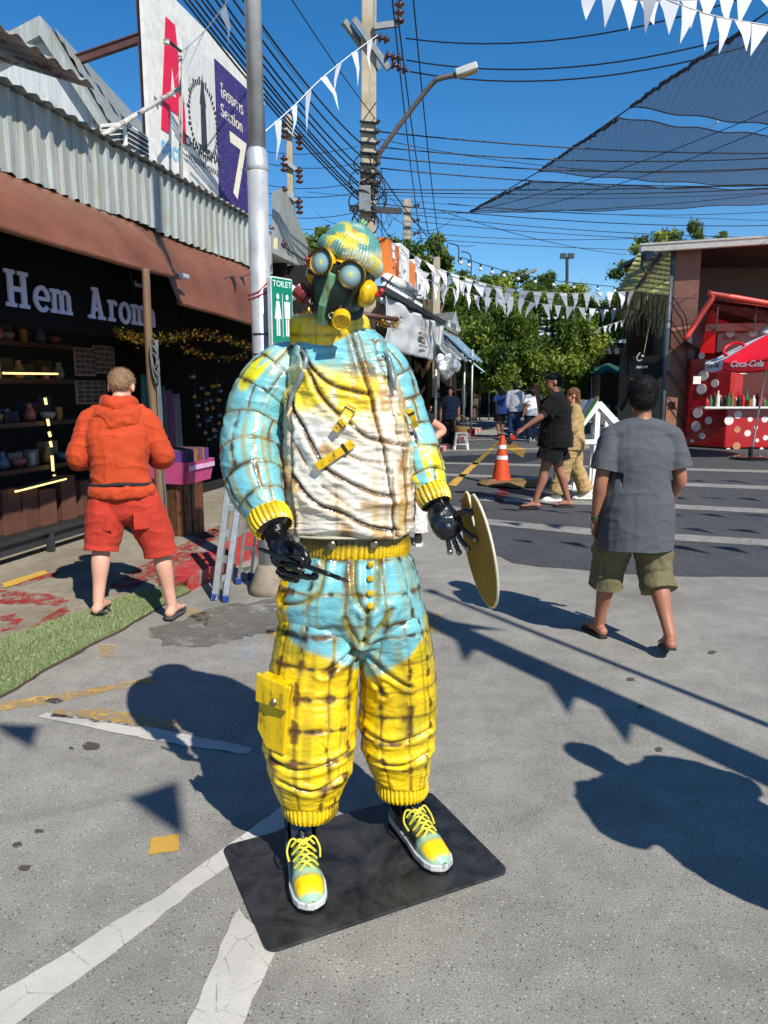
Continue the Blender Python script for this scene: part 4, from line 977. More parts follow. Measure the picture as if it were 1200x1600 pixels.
# awnings
def awning(u0, u1, ztop, zbot, wtop, wbot, seed, parent):
    def fn(a, b):
        r = .035 * noise.noise(V((a * 5, b * 3, seed))) + .012 * noise.noise(V((a * 16, b * 6, seed + 3)))
        return S(u0 + (u1 - u0) * a, wtop + (wbot - wtop) * b + r + .05 * math.sin(math.pi * b), ztop + (zbot - ztop) * b + .03 * math.sin(a * 5 + seed) * b)
    aw = MB().sheet(fn, 60, 16, .004).build('awning', M_TARP, parent, True)
    MB().tube([fn(a / 30, 1) + V((0, 0, .0)) for a in range(31)], .026, 10).build('awning_roll', M_TARP, aw, True)
    MB().cyl(S(u1 - .05, wbot + .0, zbot + .0), S(u1 + .16, wbot, zbot + .01), .032, 12).build('roll_end', M_PIPE, aw, 40)
V = Vector
awning(1.6, 7.62, 3.30, 2.74, FW - .05, -.86, 1, shop); awning(7.66, 11.3, 3.30, 2.46, FW - .05, -.90, 8, shop)
# shop rail on the floor edge
rl = thing('floor_rail', 'low dark perforated steel rail along the shop floor edge', 'rail', S(6, -1.78, PZ))
m = MB(); m.box((0, 0, 0), (5.2, .07, .035), TR(S(5.2, -1.78, PZ + .20), STREET)); m.build('top_bar', M_DARKMET, rl, bevel=.004)
m = MB(); m.box((0, 0, 0), (5.2, .02, .10), TR(S(5.2, -1.795, PZ + .13), STREET)); m.build('side_plate', M_DARKMET, rl)
for u in (2.8, 4.2, 5.5, 6.6, 7.7): MB().box((0, 0, 0), (.05, .06, .18), TR(S(u, -1.77, PZ + .09), STREET)).build('foot', M_DARKMET, rl, bevel=.003)

# --- lettering: slab serif drawn from strokes
M_LET = plain('lilac_white_letters', (186, 190, 226), .5, 0, .08)
def slab_letter(ch, h, parent, M):
    m = MB(M); t = .20 * h; s = .11 * h; xh = .70 * h; z0, z1 = 0, .016
    def b(x, y, w, hh): m.prism([(x, y), (x + w, y), (x + w, y + hh), (x, y + hh)], z0, z1 + random.random() * .001)
    def arc(cx, cy, rx, ry, a0, a1, th=t, n_=22):
        o = [(cx + rx * math.cos(R(a0 + (a1 - a0) * i / n_)), cy + ry * math.sin(R(a0 + (a1 - a0) * i / n_))) for i in range(n_ + 1)]
        q = [(cx + (rx - th) * math.cos(R(a0 + (a1 - a0) * i / n_)), cy + (ry - th * .78) * math.sin(R(a0 + (a1 - a0) * i / n_))) for i in range(n_ + 1)]
        for i in range(n_): m.prism([o[i], o[i + 1], q[i + 1], q[i]], z0, z1)
    if ch == 'H':
        b(.1 * h, 0, t, h); b(.62 * h, 0, t, h); b(.25 * h, .43 * h, .42 * h, .14 * h)
        for x in (.0, .52 * h): b(x, 0, .40 * h, s); b(x, h - s, .40 * h, s)
        w = .94 * h
    elif ch == 'e':
        arc(.36 * h, xh / 2, .36 * h, xh / 2 + .01, 0, 320, .17 * h); b(.1 * h, xh / 2 - .05 * h, .58 * h, .11 * h); w = .74 * h
    elif ch == 'm':
        for x in (.08, .42, .76): b(x * h, 0, t * .9, xh * .8)
        for x in (.0, .36, .70): b(x * h, 0, .30 * h, s)
        b(0, xh - s, .2 * h, s); b(.08 * h, xh * .6, t * .9, xh * .4)
        for x in (.26, .60): arc((x + .08) * h, xh * .66, .26 * h, xh * .36, 0, 180, t * .8)
        w = 1.04 * h
    elif ch == 'A':
        m.prism([(.12 * h, 0), (.12 * h + t * .9, 0), (.55 * h, h), (.36 * h, h)], z0, z1); m.prism([(.62 * h, 0), (.62 * h + t, 0), (.56 * h, h), (.38 * h, h)], z0, z1 + .001)
        b(.25 * h, .26 * h, .42 * h, .12 * h); b(.0, 0, .36 * h, s); b(.52 * h, 0, .40 * h, s); b(.24 * h, h - s, .32 * h, s); w = .95 * h
    elif ch == 'r':
        b(.1 * h, 0, t * .9, xh); b(0, 0, .40 * h, s); b(0, xh - s, .25 * h, s); arc(.36 * h, xh * .62, .24 * h, xh * .40, 30, 170, t * .8); w = .62 * h
    elif ch == 'o':
        arc(.36 * h, xh / 2, .36 * h, xh / 2 + .01, 0, 360, .18 * h, 30); w = .76 * h
    elif ch == 'a':
        arc(.3 * h, .22 * h, .28 * h, .23 * h, 0, 360, .15 * h); b(.46 * h, 0, t * .9, xh * .7); arc(.33 * h, xh * .62, .30 * h, xh * .38, 0, 150, t * .8); w = .7 * h
    m.build('letter', M_LET, parent); return w
p0 = on_line(9, 478, -1.585); u0 = u_of(p0); zb = p0.z
tgt = {0: 9, 1: 52, 2: 78, 4: 136, 5: 167, 6: 184, 7: 203}
hL = on_line(12, 420, -1.585).z - on_line(12, 478, -1.585).z
sg = thing('shop_lettering', 'large pale lilac slab serif shop name on black board', 'sign', S(u0, -1.585, zb))
for i, ch in enumerate('Hem Aroma'):
    if ch == ' ': continue
    px = tgt.get(i, 225); uu = u_of(on_line(px, 480, -1.585))
    slab_letter(ch, hL, sg, wallM(S(uu, -1.585, zb)))
text_mesh('Since', .085, wallM(S(u_of(on_line(211, 447, -1.585)), -1.59, on_line(211, 447, -1.585).z)), M_LET, 'small_lettering', sg)
# --- bamboo post with cables
pb = gp(254, 862, PZ); ptp = at(228, 432, pb.y)
po = thing('awning_post', 'weathered wooden awning post wound with grey cables', 'post', pb)
n = NT('weathered_pole_wood'); a = n.noise(3, 6, .6, n.mapping((12, 12, 1))); n.set(n.mix(a, C(74, 54, 38), C(140, 110, 78)), .75, 0, n.bump(a, .4, .01)); M_POLEW = n.m
pth = smooth_path([pb, pb.lerp(ptp, .35) + V((.01, 0, 0)), pb.lerp(ptp, .7) + V((-.012, 0, 0)), ptp, ptp + V((0, 0, .02))], 6)
MB().tube(pth, [.042 - .010 * i / len(pth) for i in range(len(pth))], 12).build('shaft', M_POLEW, po, True)
for k in range(4):
    q = [pb.lerp(ptp, t_) + V((.06 + .012 * math.sin(t_ * 9 + k), -.03 + .008 * k, 0)) for t_ in np.linspace(.06, .78, 24)]
    MB().tube(q, .007 + .002 * (k == 1), 6).build('cable', plain('grey_cable', (96, 98, 100), .6), po, True)
c0 = pb.lerp(ptp, .73) + V((.05, -.05, 0))
for k in range(7):
    q = [c0 + V((.028 * math.cos(a_) + .010 * (k % 4) * (.4 - .6 * math.sin(a_)), .012 * (k % 3) - .03, (.13 + .02 * (k % 3)) * math.sin(a_) - .02 * k)) for a_ in np.linspace(0, 2 * math.pi, 22)]
    MB().tube(q, .006, 5).build('cable_coil', plain('grey_cable', (96, 98, 100), .6), po, True)
# --- metal lamp post with collar, and TOILET sign
mp = gp(420, 925); mpo = thing('steel_pole', 'tall galvanised steel pole with collar beside the awning', 'pole', mp)
top = at(402, 0, mp.y); zc = at(409, 255, mp.y).z
MB().tube([mp, V((mp.x, mp.y, zc))], .077, 24).build('lower_tube', M_PIPE, mpo, True); MB().tube([V((mp.x, mp.y, zc)), V((mp.x, mp.y, 7.4))], .061, 24).build('upper_tube', M_PIPE, mpo, True)
MB().lathe([(.062, .10), (.079, .07), (.080, .0), (.084, -.02), (.084, -.05), (.078, -.06)][::-1], 24, Matrix.Translation((mp.x, mp.y, zc))).build('collar', M_PIPE, mpo, 40)
MB().lathe([(.17, 0), (.15, .05), (.10, .20), (.08, .24)], 16, Matrix.Translation(mp)).build('concrete_foot', M_PAVE, mpo, True)
for z in (2.05, 1.9): ring(MB(), (mp.x, mp.y, z), .079, .006, (0, 0, 1)).build('strap', M_BLACKMET, mpo, True)
for z, dz in ((2.33, .0), (2.36, .05)): MB().tube([V((mp.x - .09, mp.y - .05, z - .03)), V((mp.x, mp.y - .085, z)), V((mp.x + .09, mp.y - .05, z + .05 + dz))], .005, 6).build('red_tie', plain('red_string', (178, 40, 52), .7), mpo, True)
MB().tube([V((mp.x + .03, mp.y - .075, z)) for z in np.linspace(1.3, 2.2, 12)], .005, 6).build('blue_wire', plain('blue_wire', (40, 66, 130), .5), mpo, True)
sp = at(437, 490, mp.y - .04); hS = at(437, 437, mp.y).z - at(437, 546, mp.y).z
SM = TR(V((mp.x + .155, mp.y - .06, sp.z)), R(54)) @ Matrix.Rotation(math.pi / 2, 4, 'X')
ts = thing('toilet_sign', 'green toilet sign with white figures fixed to the steel pole', 'sign', V((mp.x + .155, mp.y - .06, sp.z)))
MB(SM).prism(rrect(.232, hS, .015), -.02, .02).build('sign_box', plain('sign_edge_white', (206, 212, 208), .5), ts, bevel=.003)
M_GRN = plain('sign_green', (0, 122, 92), .35, 0, .15, 6, .05); M_SW = plain('sign_white', (228, 232, 228), .5, 0, .08)
MB(SM).prism(rrect(.216, hS - .02, .012), .0205, .023).build('sign_face', M_GRN, ts)
def pict(cx, female):
    m = MB(SM); m.prism([(cx + .014 * math.cos(q), .118 + .021 * math.sin(q)) for q in np.linspace(0, 6.283, 14)[:-1]], .0235, .0255)
    if female: m.prism([(cx - .014, .085), (cx + .014, .085), (cx + .036, -.045), (cx - .036, -.045)], .0235, .0255)
    else: m.prism([(cx - .03, .085), (cx + .03, .085), (cx + .028, -.04), (cx - .028, -.04)], .0235, .0255)
    for e in (-1, 1): m.prism([(cx + e * .011 - .007, -.0455), (cx + e * .011 + .007, -.0455), (cx + e * .011 + .007, -.17), (cx + e * .011 - .007, -.17)], .0235, .0255)
    m.build('pictogram', M_SW, ts)
pict(-.05, True); pict(.05, False)
MB(SM).prism([(-.002, -.18), (.002, -.18), (.002, .14), (-.002, .14)], .0235, .0255).build('divider', M_SW, ts)
MB(SM).prism(rrect(.035, .035, .006), .0235, .025, Matrix.Translation((.02, -.225, 0))).build('badge', M_SW, ts)
text_mesh('TOILET', .062, SM @ Matrix.Translation((0, .19, .0235)), M_SW, 'lettering', ts, .001, 0, 'CENTER')
MB().bar((mp.x + .03, mp.y - .03, sp.z + .1), (mp.x + .12, mp.y - .04, sp.z + .1), .02, .03).build('bracket', M_PIPE, ts)

# --- billboard on the roof
BW = -2.29
bb = thing('roof_billboard', 'tall white roof billboard with red letter A and market section panels', 'billboard', S(12, BW, 3.9))
BM = lambda u, z, o=0.0: wallM(S(u, BW + o, z))
uA, uB = u_of(on_line(233, 200, BW)), u_of(on_line(286, 130, BW)); uC = u_of(on_line(338, 200, BW)); uD = u_of(on_line(414, 200, BW))
zT = 6.72
sbox('board', uA, uD, BW - .05, BW, 3.75, zT, M_WPAINT, bb)
for k in range(9):
    MB().box((0, 0, 0), (.05, .08, 2.7), TR(S(uA + .1 + k * .36, BW - .1, 5.2), STREET)).build('frame_post', M_BROWNS, bb)
M_PNL = rusty('peeling_white_vinyl', (214, 212, 206), (150, 140, 130), .2); M_PURP = None
n = NT('purple_vinyl'); a = n.noise(3, 6, .65); s1 = n.ramp(n.noise(38, 5, .75), [(.56, 0.), (.64, 1.)]); n.set(n.mix(n.math('MULTIPLY', s1, .8), n.mix(a, C(38, 26, 78), C(66, 46, 112)), C(150, 140, 190)), .4); M_PURP = n.m
zq = lambda x, y: on_line(x, y, BW).z
sbox('vinyl_panel', uB, uC - .02, BW + .002, BW + .012, 3.8, zq(320, 60) if False else 6.35, M_PNL, bb)
sbox('vinyl_panel', uC, min(uC + 2.2, uD - .03), BW + .002, BW + .014, 3.7, on_line(339, 96, BW).z, M_PURP, bb)
M_REDV = plain('red_vinyl', (216, 30, 66), .45, 0, .12); M_LBL = plain('pale_blue_vinyl', (128, 176, 208), .5, 0, .1); M_CREAM = plain('cream_vinyl', (224, 218, 196), .5, 0, .1); M_DKV = plain('charcoal_vinyl', (56, 54, 60), .5)
zA0, zA1 = on_line(268, 212, BW).z, on_line(270, 37, BW).z; ua0 = u_of(on_line(251, 200, BW)); ua1 = u_of(on_line(292, 180, BW))
m = MB(BM(ua0, zA0, .004)); w_, h_ = ua1 - ua0, zA1 - zA0
m.prism([(0, 0), (w_ * .27, 0), (w_ * .62, h_), (w_ * .34, h_)], 0, .006); m.prism([(w_ * .73, 0), (w_, 0), (w_ * .66, h_), (w_ * .36, h_)], 0, .007); m.prism([(w_ * .2, h_ * .22), (w_ * .8, h_ * .22), (w_ * .76, h_ * .36), (w_ * .24, h_ * .36)], 0, .0065)
m.build('letter', M_REDV, bb)
text_mesh('sect', .36, BM(ua0 - .02, on_line(252, 238, BW).z, .004), M_LBL, 'lettering', bb, .002, 0, 'LEFT', .9, .006)
# crest panel: ring of ticks with a clock tower, then name
uc = (uB + uC) / 2 + .05; zc_ = on_line(318, 190, BW).z; m = MB(BM(uc, zc_, .014))
for k in range(44):
    q = 2 * math.pi * k / 44; r0, r1 = .40, .46 + .03 * (k % 3 == 0)
    m.prism([(r0 * math.cos(q), r0 * math.sin(q) * 1.15), (r1 * math.cos(q), r1 * math.sin(q) * 1.15), (r1 * math.cos(q + .09), r1 * math.sin(q + .09) * 1.15), (r0 * math.cos(q + .09), r0 * math.sin(q + .09) * 1.15)], 0, .002)
m.prism([(-.09, -.36), (.09, -.36), (.075, .2), (-.075, .2)], 0, .003); m.prism([(-.10, .2), (.10, .2), (0, .62)], 0, .0025); m.prism([(-.16, -.42), (.16, -.42), (.16, -.36), (-.16, -.36)], 0, .0022)
m.build('crest', M_DKV, bb)
text_mesh('CHATUCHAK', .19, BM(uc, on_line(318, 242, BW).z - .02, .014), M_DKV, 'lettering', bb, .002, 0, 'CENTER', 1.0, .003); text_mesh('WEEKEND MARKET', .115, BM(uc, on_line(318, 254, BW).z - .08, .014), M_DKV, 'lettering', bb, .002, 0, 'CENTER')
sbox('badge', uC - .26, uC - .10, BW + .014, BW + .018, 4.10, 4.26, M_DKV, bb)
text_mesh('โครงการ', .24, BM(uC + .16, on_line(349, 155, BW).z, .016), M_CREAM, 'lettering', bb, .002); text_mesh('Section', .27, BM(uC + .14, on_line(349, 185, BW).z, .016), M_CREAM, 'lettering', bb, .002)
text_mesh('7', 1.32, BM(uC + .40, on_line(370, 308, BW).z, .016), M_CREAM, 'lettering', bb, .002, 0, 'LEFT', 1.0, .02)
for a, b, r in ((on_line(150, 218, FW - .1), on_line(281, 138, -1.9), .026), (on_line(283, 285, -1.9), on_line(282, 88, -1.9), .024), (on_line(260, 62, -1.9), on_line(282, 80, -1.9), .02)):
    st_ = thing('roof_strut', {.026: 'slanting white rusty pipe bracing the billboard', .024: 'upright rusty pipe in front of the billboard', .02: 'short black bracket at the top of the rusty upright'}[r], 'strut', a); MB().cyl(a, b, r, 12).build('tube', M_RUSTP if r > .021 else M_BLACKMET, st_, True)
    MB().cyl(a - V((0, 0, .05)), a + V((0, 0, .0)), r * 1.9, 12).build('foot_plate', M_RUSTP, st_)
a, b = on_line(106, 100, -3.4), on_line(222, 60, BW - .1); bmth = thing('brown_beam', 'brown steel beam tying the billboard to the gable', 'beam', a); MB().bar(a, b, .07, .09).build('flange_bar', M_BROWNS, bmth); MB().bar(a + V((0, 0, .05)), b + V((0, 0, .05)), .11, .015).build('flange', M_BROWNS, bmth)

# --- gabled sheet-metal roof behind the fascia
gb = thing('gable_roof', 'grey sheet-metal gable with flaking red triangle at top left', 'roof', S(8, -3, 3.9))
GY = 9.4
def gpt(x, y, d=0.0): return at(x, y, GY + d)
ap = gpt(62, 24); lf = gpt(-120, 118); rt = gpt(205, 262); lf2 = gpt(-120, 210)
ia = gpt(62, 55); il = gpt(-120, 150); ir = gpt(178, 232)
m = MB(); n_ = V((0, -.06, 0))
m.add([lf, ap, rt, ir, ia, il] + [p + V((0, .3, 0)) for p in (lf, ap, rt, ir, ia, il)], [(0, 1, 4, 5), (1, 2, 3, 4), (0, 6, 7, 1), (1, 7, 8, 2), (5, 4, 10, 11), (4, 3, 9, 10), (6, 11, 10, 7), (7, 10, 9, 8), (2, 8, 9, 3)]); m.build('barge_board', M_CORR, gb)
m = MB(); m.add([gpt(-120, 150, .12), gpt(62, 55, .12), gpt(180, 235, .12), gpt(-120, 330, .12)], [(0, 1, 2, 3)]); m.build('gable_sheet', rusty('flaking_red_sheet', (186, 190, 190), (150, 58, 34), .32, 0, .5, 2.5), gb)
m = MB(); m.sheet(lambda a, b: ap.lerp(rt, a) + V((.02, .3 + 4 * b, .02 + .02 * math.sin(a * 60))), 60, 1); m.build('roof_slope', M_CORR, gb, True)
m = MB(); m.sheet(lambda a, b: ap.lerp(lf, a) + V((-.02, .3 + 4 * b, .02)), 10, 1); m.build('roof_slope', M_CORR, gb)
m = MB()
for k in range(40): q = ap.lerp(lf, random.random() * .5) + V((0, .2, .03)); m.bar(q, q + V((random.gauss(-.1, .06), .02, random.random() * .05)), .012, .012)
m.build('dry_thatch', plain('dry_grey_thatch', (110, 104, 96), .9), gb)
# --- air conditioner
ac = on_line(203, 238, -1.75); aco = thing('air_conditioner', 'white air conditioner outdoor unit on the roof by the billboard', 'air conditioner', ac)
AM = TR(ac, STREET)
MB(AM).box((0, 0, 0), (.62, .30, .40)).build('casing', M_WPAINT, aco, bevel=.012)
MB(AM).box((-.08, -.152, 0), (.40, .012, .34)).build('fan_grille', M_DARKMET, aco); MB(AM).box((-.315, 0, 0), (.012, .24, .32)).build('side_grille', M_DARKMET, aco)
for k in range(6): MB(AM).box((-.323, 0, -.13 + k * .052), (.008, .25, .012)).build('slat', M_WPAINT, aco)
for k in range(7): MB(AM).box((-.08, -.161, -.15 + k * .05), (.41, .006, .008)).build('slat', M_WPAINT, aco)

# --- shop contents
M_TUBE = emit('warm_tube_light', (255, 222, 140), 1.5)
def shelf(u0, u1, z, w=-3.0): 
    o = thing('shop_shelf', 'dark wooden shop shelf, %s of four' % {75: 'lowest', 125: 'second lowest', 172: 'second highest', 212: 'highest'}[round(z * 100)], 'shelf', S((u0 + u1) / 2, w, z)); sb = MB().box((0, 0, 0), (u1 - u0, .32, .03), TR(S((u0 + u1) / 2, w, z), STREET)).build('board', M_WOODD, o); MB().box((0, 0, 0), (u1 - u0, .01, .05), TR(S((u0 + u1) / 2, w + .168, z - .005), STREET)).build('front_lip', M_WOODD, o); return o
CER = [plain('ceramic_white', (150, 146, 140), .3), plain('ceramic_rose', (150, 84, 78), .35), plain('ceramic_blue', (70, 92, 116), .3), plain('ceramic_ochre', (156, 116, 60), .4)]
VASE = [[(.03, 0), (.07, .03), (.075, .09), (.05, .14), (.03, .17), (.04, .2), (.03, .2)], [(.04, 0), (.09, .05), (.10, .09), (.09, .1), (.08, .06), (.02, .02)], [(.05, 0), (.055, .12), (.05, .15), (.02, .16)]]
for zi, z in enumerate((.75, 1.25, 1.72, 2.12)):
    if z < 2.2: shelf(5.8, 8.6, z)
    for k in range(11):
        v = VASE[(k + zi) % 3]; p_ = S(5.95 + k * .25, -2.96 + random.gauss(0, .04), z + .016); o = MB().lathe([(r * .9, h) for r, h in v], 14, Matrix.Translation(p_)).build('ceramic_vessel', CER[(k * 7 + zi) % 4], None, 60)
        o.location = (0, 0, 0); tag(o, '%s ceramic %s on the %s shop shelf' % (['white', 'rose', 'blue', 'ochre'][(k * 7 + zi) % 4], ['vase', 'bowl', 'jar'][(k + zi) % 3], ['lowest', 'second lowest', 'second highest', 'highest'][zi]), 'ceramic', 'ceramics on the shop shelves')
BXC = [plain('dim_box_%d' % k, c, .7) for k, c in enumerate(((96, 60, 48), (60, 70, 92), (92, 84, 60), (54, 44, 62), (110, 104, 96)))]
for k in range(44):
    zi = k % 5; z = (PZ + .03, .766, 1.266, 1.736, 2.136)[zi]; h_ = .12 + .16 * random.random() + (.25 if zi == 0 else 0); p_ = S(5.85 + (k // 5) * .31 + random.gauss(0, .03), -3.08 if zi else -2.75 + .1 * random.random(), z + h_ / 2)
    tag(MB().box((0, 0, 0), (.20 + .08 * random.random(), .12, h_), TR(p_, STREET + random.gauss(0, .1))).build('packed_box', BXC[(k * 3 + zi) % 5], None, bevel=.004), '%s goods box in the dark shop, %s' % (['brown', 'slate blue', 'olive', 'plum', 'pale grey'][(k * 3 + zi) % 5], ['on the floor', 'on the lowest shelf', 'on the second lowest shelf', 'on the second highest shelf', 'on the highest shelf'][zi]), 'box', 'goods boxes in the dark shop')
def tube_light(a, b, label, r=.012):
    t_ = thing('tube_light', label, 'lamp', a); MB().cyl(a, b, r, 8).build('tube', M_TUBE, t_); MB().bar(a + V((0, .03, .02)), b + V((0, .03, .02)), .03, .02).build('batten', M_DARKMET, t_)
tube_light(on_line(5, 583, -2.80), on_line(90, 584, -2.80), 'horizontal warm tube light under the upper shelf')
tube_light(on_line(24, 768, -2.55), on_line(103, 748, -2.55), 'slanting warm light strip on the low counter')
for y0, y1, lb in ((622, 632, 'topmost'), (655, 665, 'second'), (675, 682, 'third'), (690, 698, 'fourth'), (712, 736, 'fifth and longest'), (742, 768, 'lowest')):
    x = 70 + (y0 - 620) * .12; tube_light(on_line(x, y0, -2.78), on_line(x + 2, y1, -2.78), '%s short upright light strip between the shelves' % lb, .016)
tube_light(on_line(46, 424, -2.4), on_line(82, 426, -2.4), 'small ceiling tube light behind the shop name')
sl_ = thing('spot_lamp', 'small round yellow spot lamp below the shop name', 'lamp', on_line(181, 503, -1.9)); MB().ball(on_line(181, 503, -1.9), .035, 12).build('bulb', emit('warm_spot', (255, 238, 170), 8), sl_, True); MB().cyl(on_line(181, 503, -1.9) + V((0, 0, .03)), on_line(181, 503, -1.9) + V((0, 0, .12)), .03, 10).build('socket', M_BLACKMET, sl_)
M_POST = plain('printed_sheet', (120, 100, 84), .7, 0, .4, 30); M_INK = plain('dark_ink', (40, 24, 22), .7)
for px, lab in (((118, 545, 148, 587), 'left printed price sheet hanging in the shop'), ((148, 542, 178, 583), 'right printed price sheet hanging in the shop'), ((120, 595, 165, 632), 'lower wire rack of cards behind the orange man')):
    x0, y0, x1, y1 = px; a, b = on_line(x0, y1, -2.35), on_line(x1, y0, -2.35); u0_, u1_ = u_of(a), u_of(b); z0, z1 = a.z, b.z
    o = thing('price_sheet', lab, 'poster', S(u0_, -2.35, z0)); sbox('sheet', u0_, u1_, -2.36, -2.35, z0, z1, M_POST, o)
    for i in range(4):
        for j in range(5): sbox('picture', u0_ + (u1_ - u0_) * (.06 + .235 * i), u0_ + (u1_ - u0_) * (.06 + .235 * i + .19), -2.349, -2.345, z0 + (z1 - z0) * (.06 + .19 * j), z0 + (z1 - z0) * (.06 + .19 * j + .14), M_INK if (i + j) % 3 else M_WOODD, o)
# hanging scarves and strings of ornaments
for k in range(6):
    q = on_line(224 + 10 * k, 585 + 6 * k, -2.0 - .1 * k); o = MB().sheet(lambda a, b: q + KD * ((a - .5) * (.14 + .06 * b)) + KN * (.03 * math.sin(a * 9 + k)) + V((0, 0, -b * (.7 + .1 * (k % 3)))), 10, 8, .003).build('hanging_scarf', cloth(['teal_scarf', 'mauve_scarf', 'grey_scarf'][k % 3], [(52, 92, 92), (106, 62, 92), (110, 108, 112)][k % 3]), None, True)
    tag(o, 'dim %s scarf hanging behind the awning post' % ['teal', 'mauve', 'grey'][k % 3], 'scarf', 'scarves behind the awning post')
for k in range(4):
    a = on_line(306 + 11 * k + random.gauss(0, 2), 590 + random.gauss(0, 12), -2.3); o = thing('ornament_string', 'string of pale shell ornaments hanging in the dark shop', 'ornament', a, 0, 'hanging shell ornaments'); MB().cyl(a, a - V((0, 0, 1.0)), .004, 5).build('cord', M_DARKMET, o)
    for j in range(6): MB().ball(a - V((random.gauss(0, .03), random.gauss(0, .02), .12 + .15 * j + random.gauss(0, .03))), (.03 + .03 * random.random(), .04, .03), 8, None, 5).build('shell', CER[2 if j % 2 else 3], o, True)
# tinsel garlands under the awnings
n = NT('gold_tinsel'); n.set(C(214, 176, 70), .25, .9); M_TIN = n.m
def garland(pts, nn_, label, rad=.06, size=.03):
    Q = smooth_path(pts, 12); idx = RNG.integers(0, len(Q) - 1, nn_); fr = RNG.random(nn_)
    B = np.array([Q[i].lerp(Q[i + 1], f) for i, f in zip(idx, fr)]) + RNG.normal(0, rad * .5, (nn_, 3)); d1 = RNG.normal(0, size * .5, (nn_, 3)); d2 = RNG.normal(0, size * .5, (nn_, 3))
    VV = np.stack([B, B + d1, B + d2], 1); o = thing('tinsel_garland', label, 'garland', Q[0]); adopt(link(D.objects.new('tinsel', tri_mesh('tinsel', VV, M_TIN))), o)['kind'] = 'stuff'; MB().tube(Q, .006, 5).build('cord', M_DARKMET, o)
garland([on_line(185, 520, -1.5), on_line(240, 532, -1.4), on_line(320, 522, -1.3), on_line(400, 545, -1.2)], 1500, 'gold tinsel garland under the brown awning')
garland([on_line(290, 545, -2.2), on_line(350, 560, -2.2), on_line(400, 552, -2.2)], 500, 'second gold garland deeper in the dark shop')
# pink basket on a slatted wooden stand
bp = gp(288, 832, PZ); bs = thing('slatted_stand', 'octagonal stand of dark wooden slats on the pavement', 'stand', bp)
hB = at(288, 752, bp.y).z - PZ
for k in range(16):
    a0 = 2 * math.pi * k / 16 + .1; rr = .20; MB().box((0, 0, 0), (.074, .02, hB), TR((bp.x + rr * math.cos(a0), bp.y + rr * math.sin(a0), PZ + hB / 2 + .002), a0 + math.pi / 2)).build('slat', rusty('stand_wood%d' % (k % 3), (104 - 10 * (k % 3), 58, 34), (44, 24, 16), .5, 0, .4, 9), bs, bevel=.004)
MB().cyl((bp.x, bp.y, PZ + hB - .02), (bp.x, bp.y, PZ + hB), .215, 16).build('stand_top', M_WOODD, bs)
bkz = PZ + hB + .003; bk_ = thing('pink_basket', 'pink cloth-lined tray of postcards on the slatted stand', 'basket', (bp.x, bp.y, bkz)); hb = at(288, 718, bp.y).z - bkz
m = MB(TR((bp.x, bp.y, bkz), STREET)); m.add([(-.26, -.2, 0), (.26, -.2, 0), (.26, .2, 0), (-.26, .2, 0), (-.30, -.24, hb), (.30, -.24, hb), (.30, .24, hb), (-.30, .24, hb)], [(3, 2, 1, 0), (0, 1, 5, 4), (1, 2, 6, 5), (2, 3, 7, 6), (3, 0, 4, 7)]); m.build('tray', plain('pink_cloth', (186, 72, 120), .7), bk_)
MB(TR((bp.x, bp.y, bkz), STREET)).sheet(lambda a, b: ((-.29 + .58 * a), -.236 + .0 - .006 + .02 * (1 - b) * 0, hb * (.62 + .22 * b)), 10, 2).build('lace_band', plain('lilac_lace', (214, 170, 200), .8), bk_)
MB(TR((bp.x, bp.y, bkz), STREET)).add([(.292, -.235, hb * .62), (.292, .235, hb * .62), (.298, .235, hb * .84), (.298, -.235, hb * .84)], [(0, 1, 2, 3)]).build('lace_band', plain('lilac_lace', (214, 170, 200), .8), bk_)
for k in range(26):
    q = (bp.x, bp.y, bkz); o = MB(TR(q, STREET)).box((-.27 + .021 * k, random.gauss(0, .02), hb + .03), (.006, .36, .17)).build('postcard', CER[(k * 3) % 4] if k % 4 else plain('violet_card', (92, 60, 128), .5), None)
    tag(o, 'upright %s postcard packed in the pink tray' % (['white', 'rose', 'blue', 'ochre'][(k * 3) % 4] if k % 4 else 'violet'), 'postcard', 'postcards in the pink tray')
# aluminium step ladder folded near the kerb
M_ALU = plain('brushed_aluminium', (190, 190, 186), .38, .75, .2, 20, .15)
ld = thing('step_ladder', 'aluminium step ladder with blue feet standing beside the pole', 'ladder', gp(345, 935))
f1, f2 = gp(336, 937), gp(352, 940); f3, f4 = gp(372, 912), gp(376, 914)
t1 = at(365, 700, f1.y + .15); t2 = at(385, 700, f1.y + .2)
def rail(a, b, w=.05, h=.075): MB().bar(a, b, w, h, V((0, 1, 0))).build('rail', M_ALU, ld, bevel=.004)
rail(f1, t1); rail(f2, t2, .045, .065); rail(f3, at(400, 700, f3.y - .15), .025, .04); rail(gp(392, 905), at(412, 720, f3.y), .022, .035)
for k in range(5):
    t_ = .1 + .17 * k; MB().bar(f1.lerp(t1, t_), f2.lerp(t2, t_) + V((.03, .0, 0)), .025, .06).build('tread', M_ALU, ld, bevel=.003)
    MB().bar(f3.lerp(at(400, 700, f3.y - .15), t_), gp(392, 905).lerp(at(412, 720, f3.y), t_), .018, .03).build('rear_rung', M_ALU, ld)
MB().bar(f1.lerp(t1, .45), f3.lerp(at(400, 700, f3.y - .15), .4), .012, .022).build('spreader', M_ALU, ld)
for p_ in (f1, f2, f3, gp(392, 905)): MB().box(p_ + V((0, 0, .03)), (.05, .075, .055), rz=.3).build('foot', plain('blue_plastic', (24, 56, 120), .5), ld, bevel=.006)

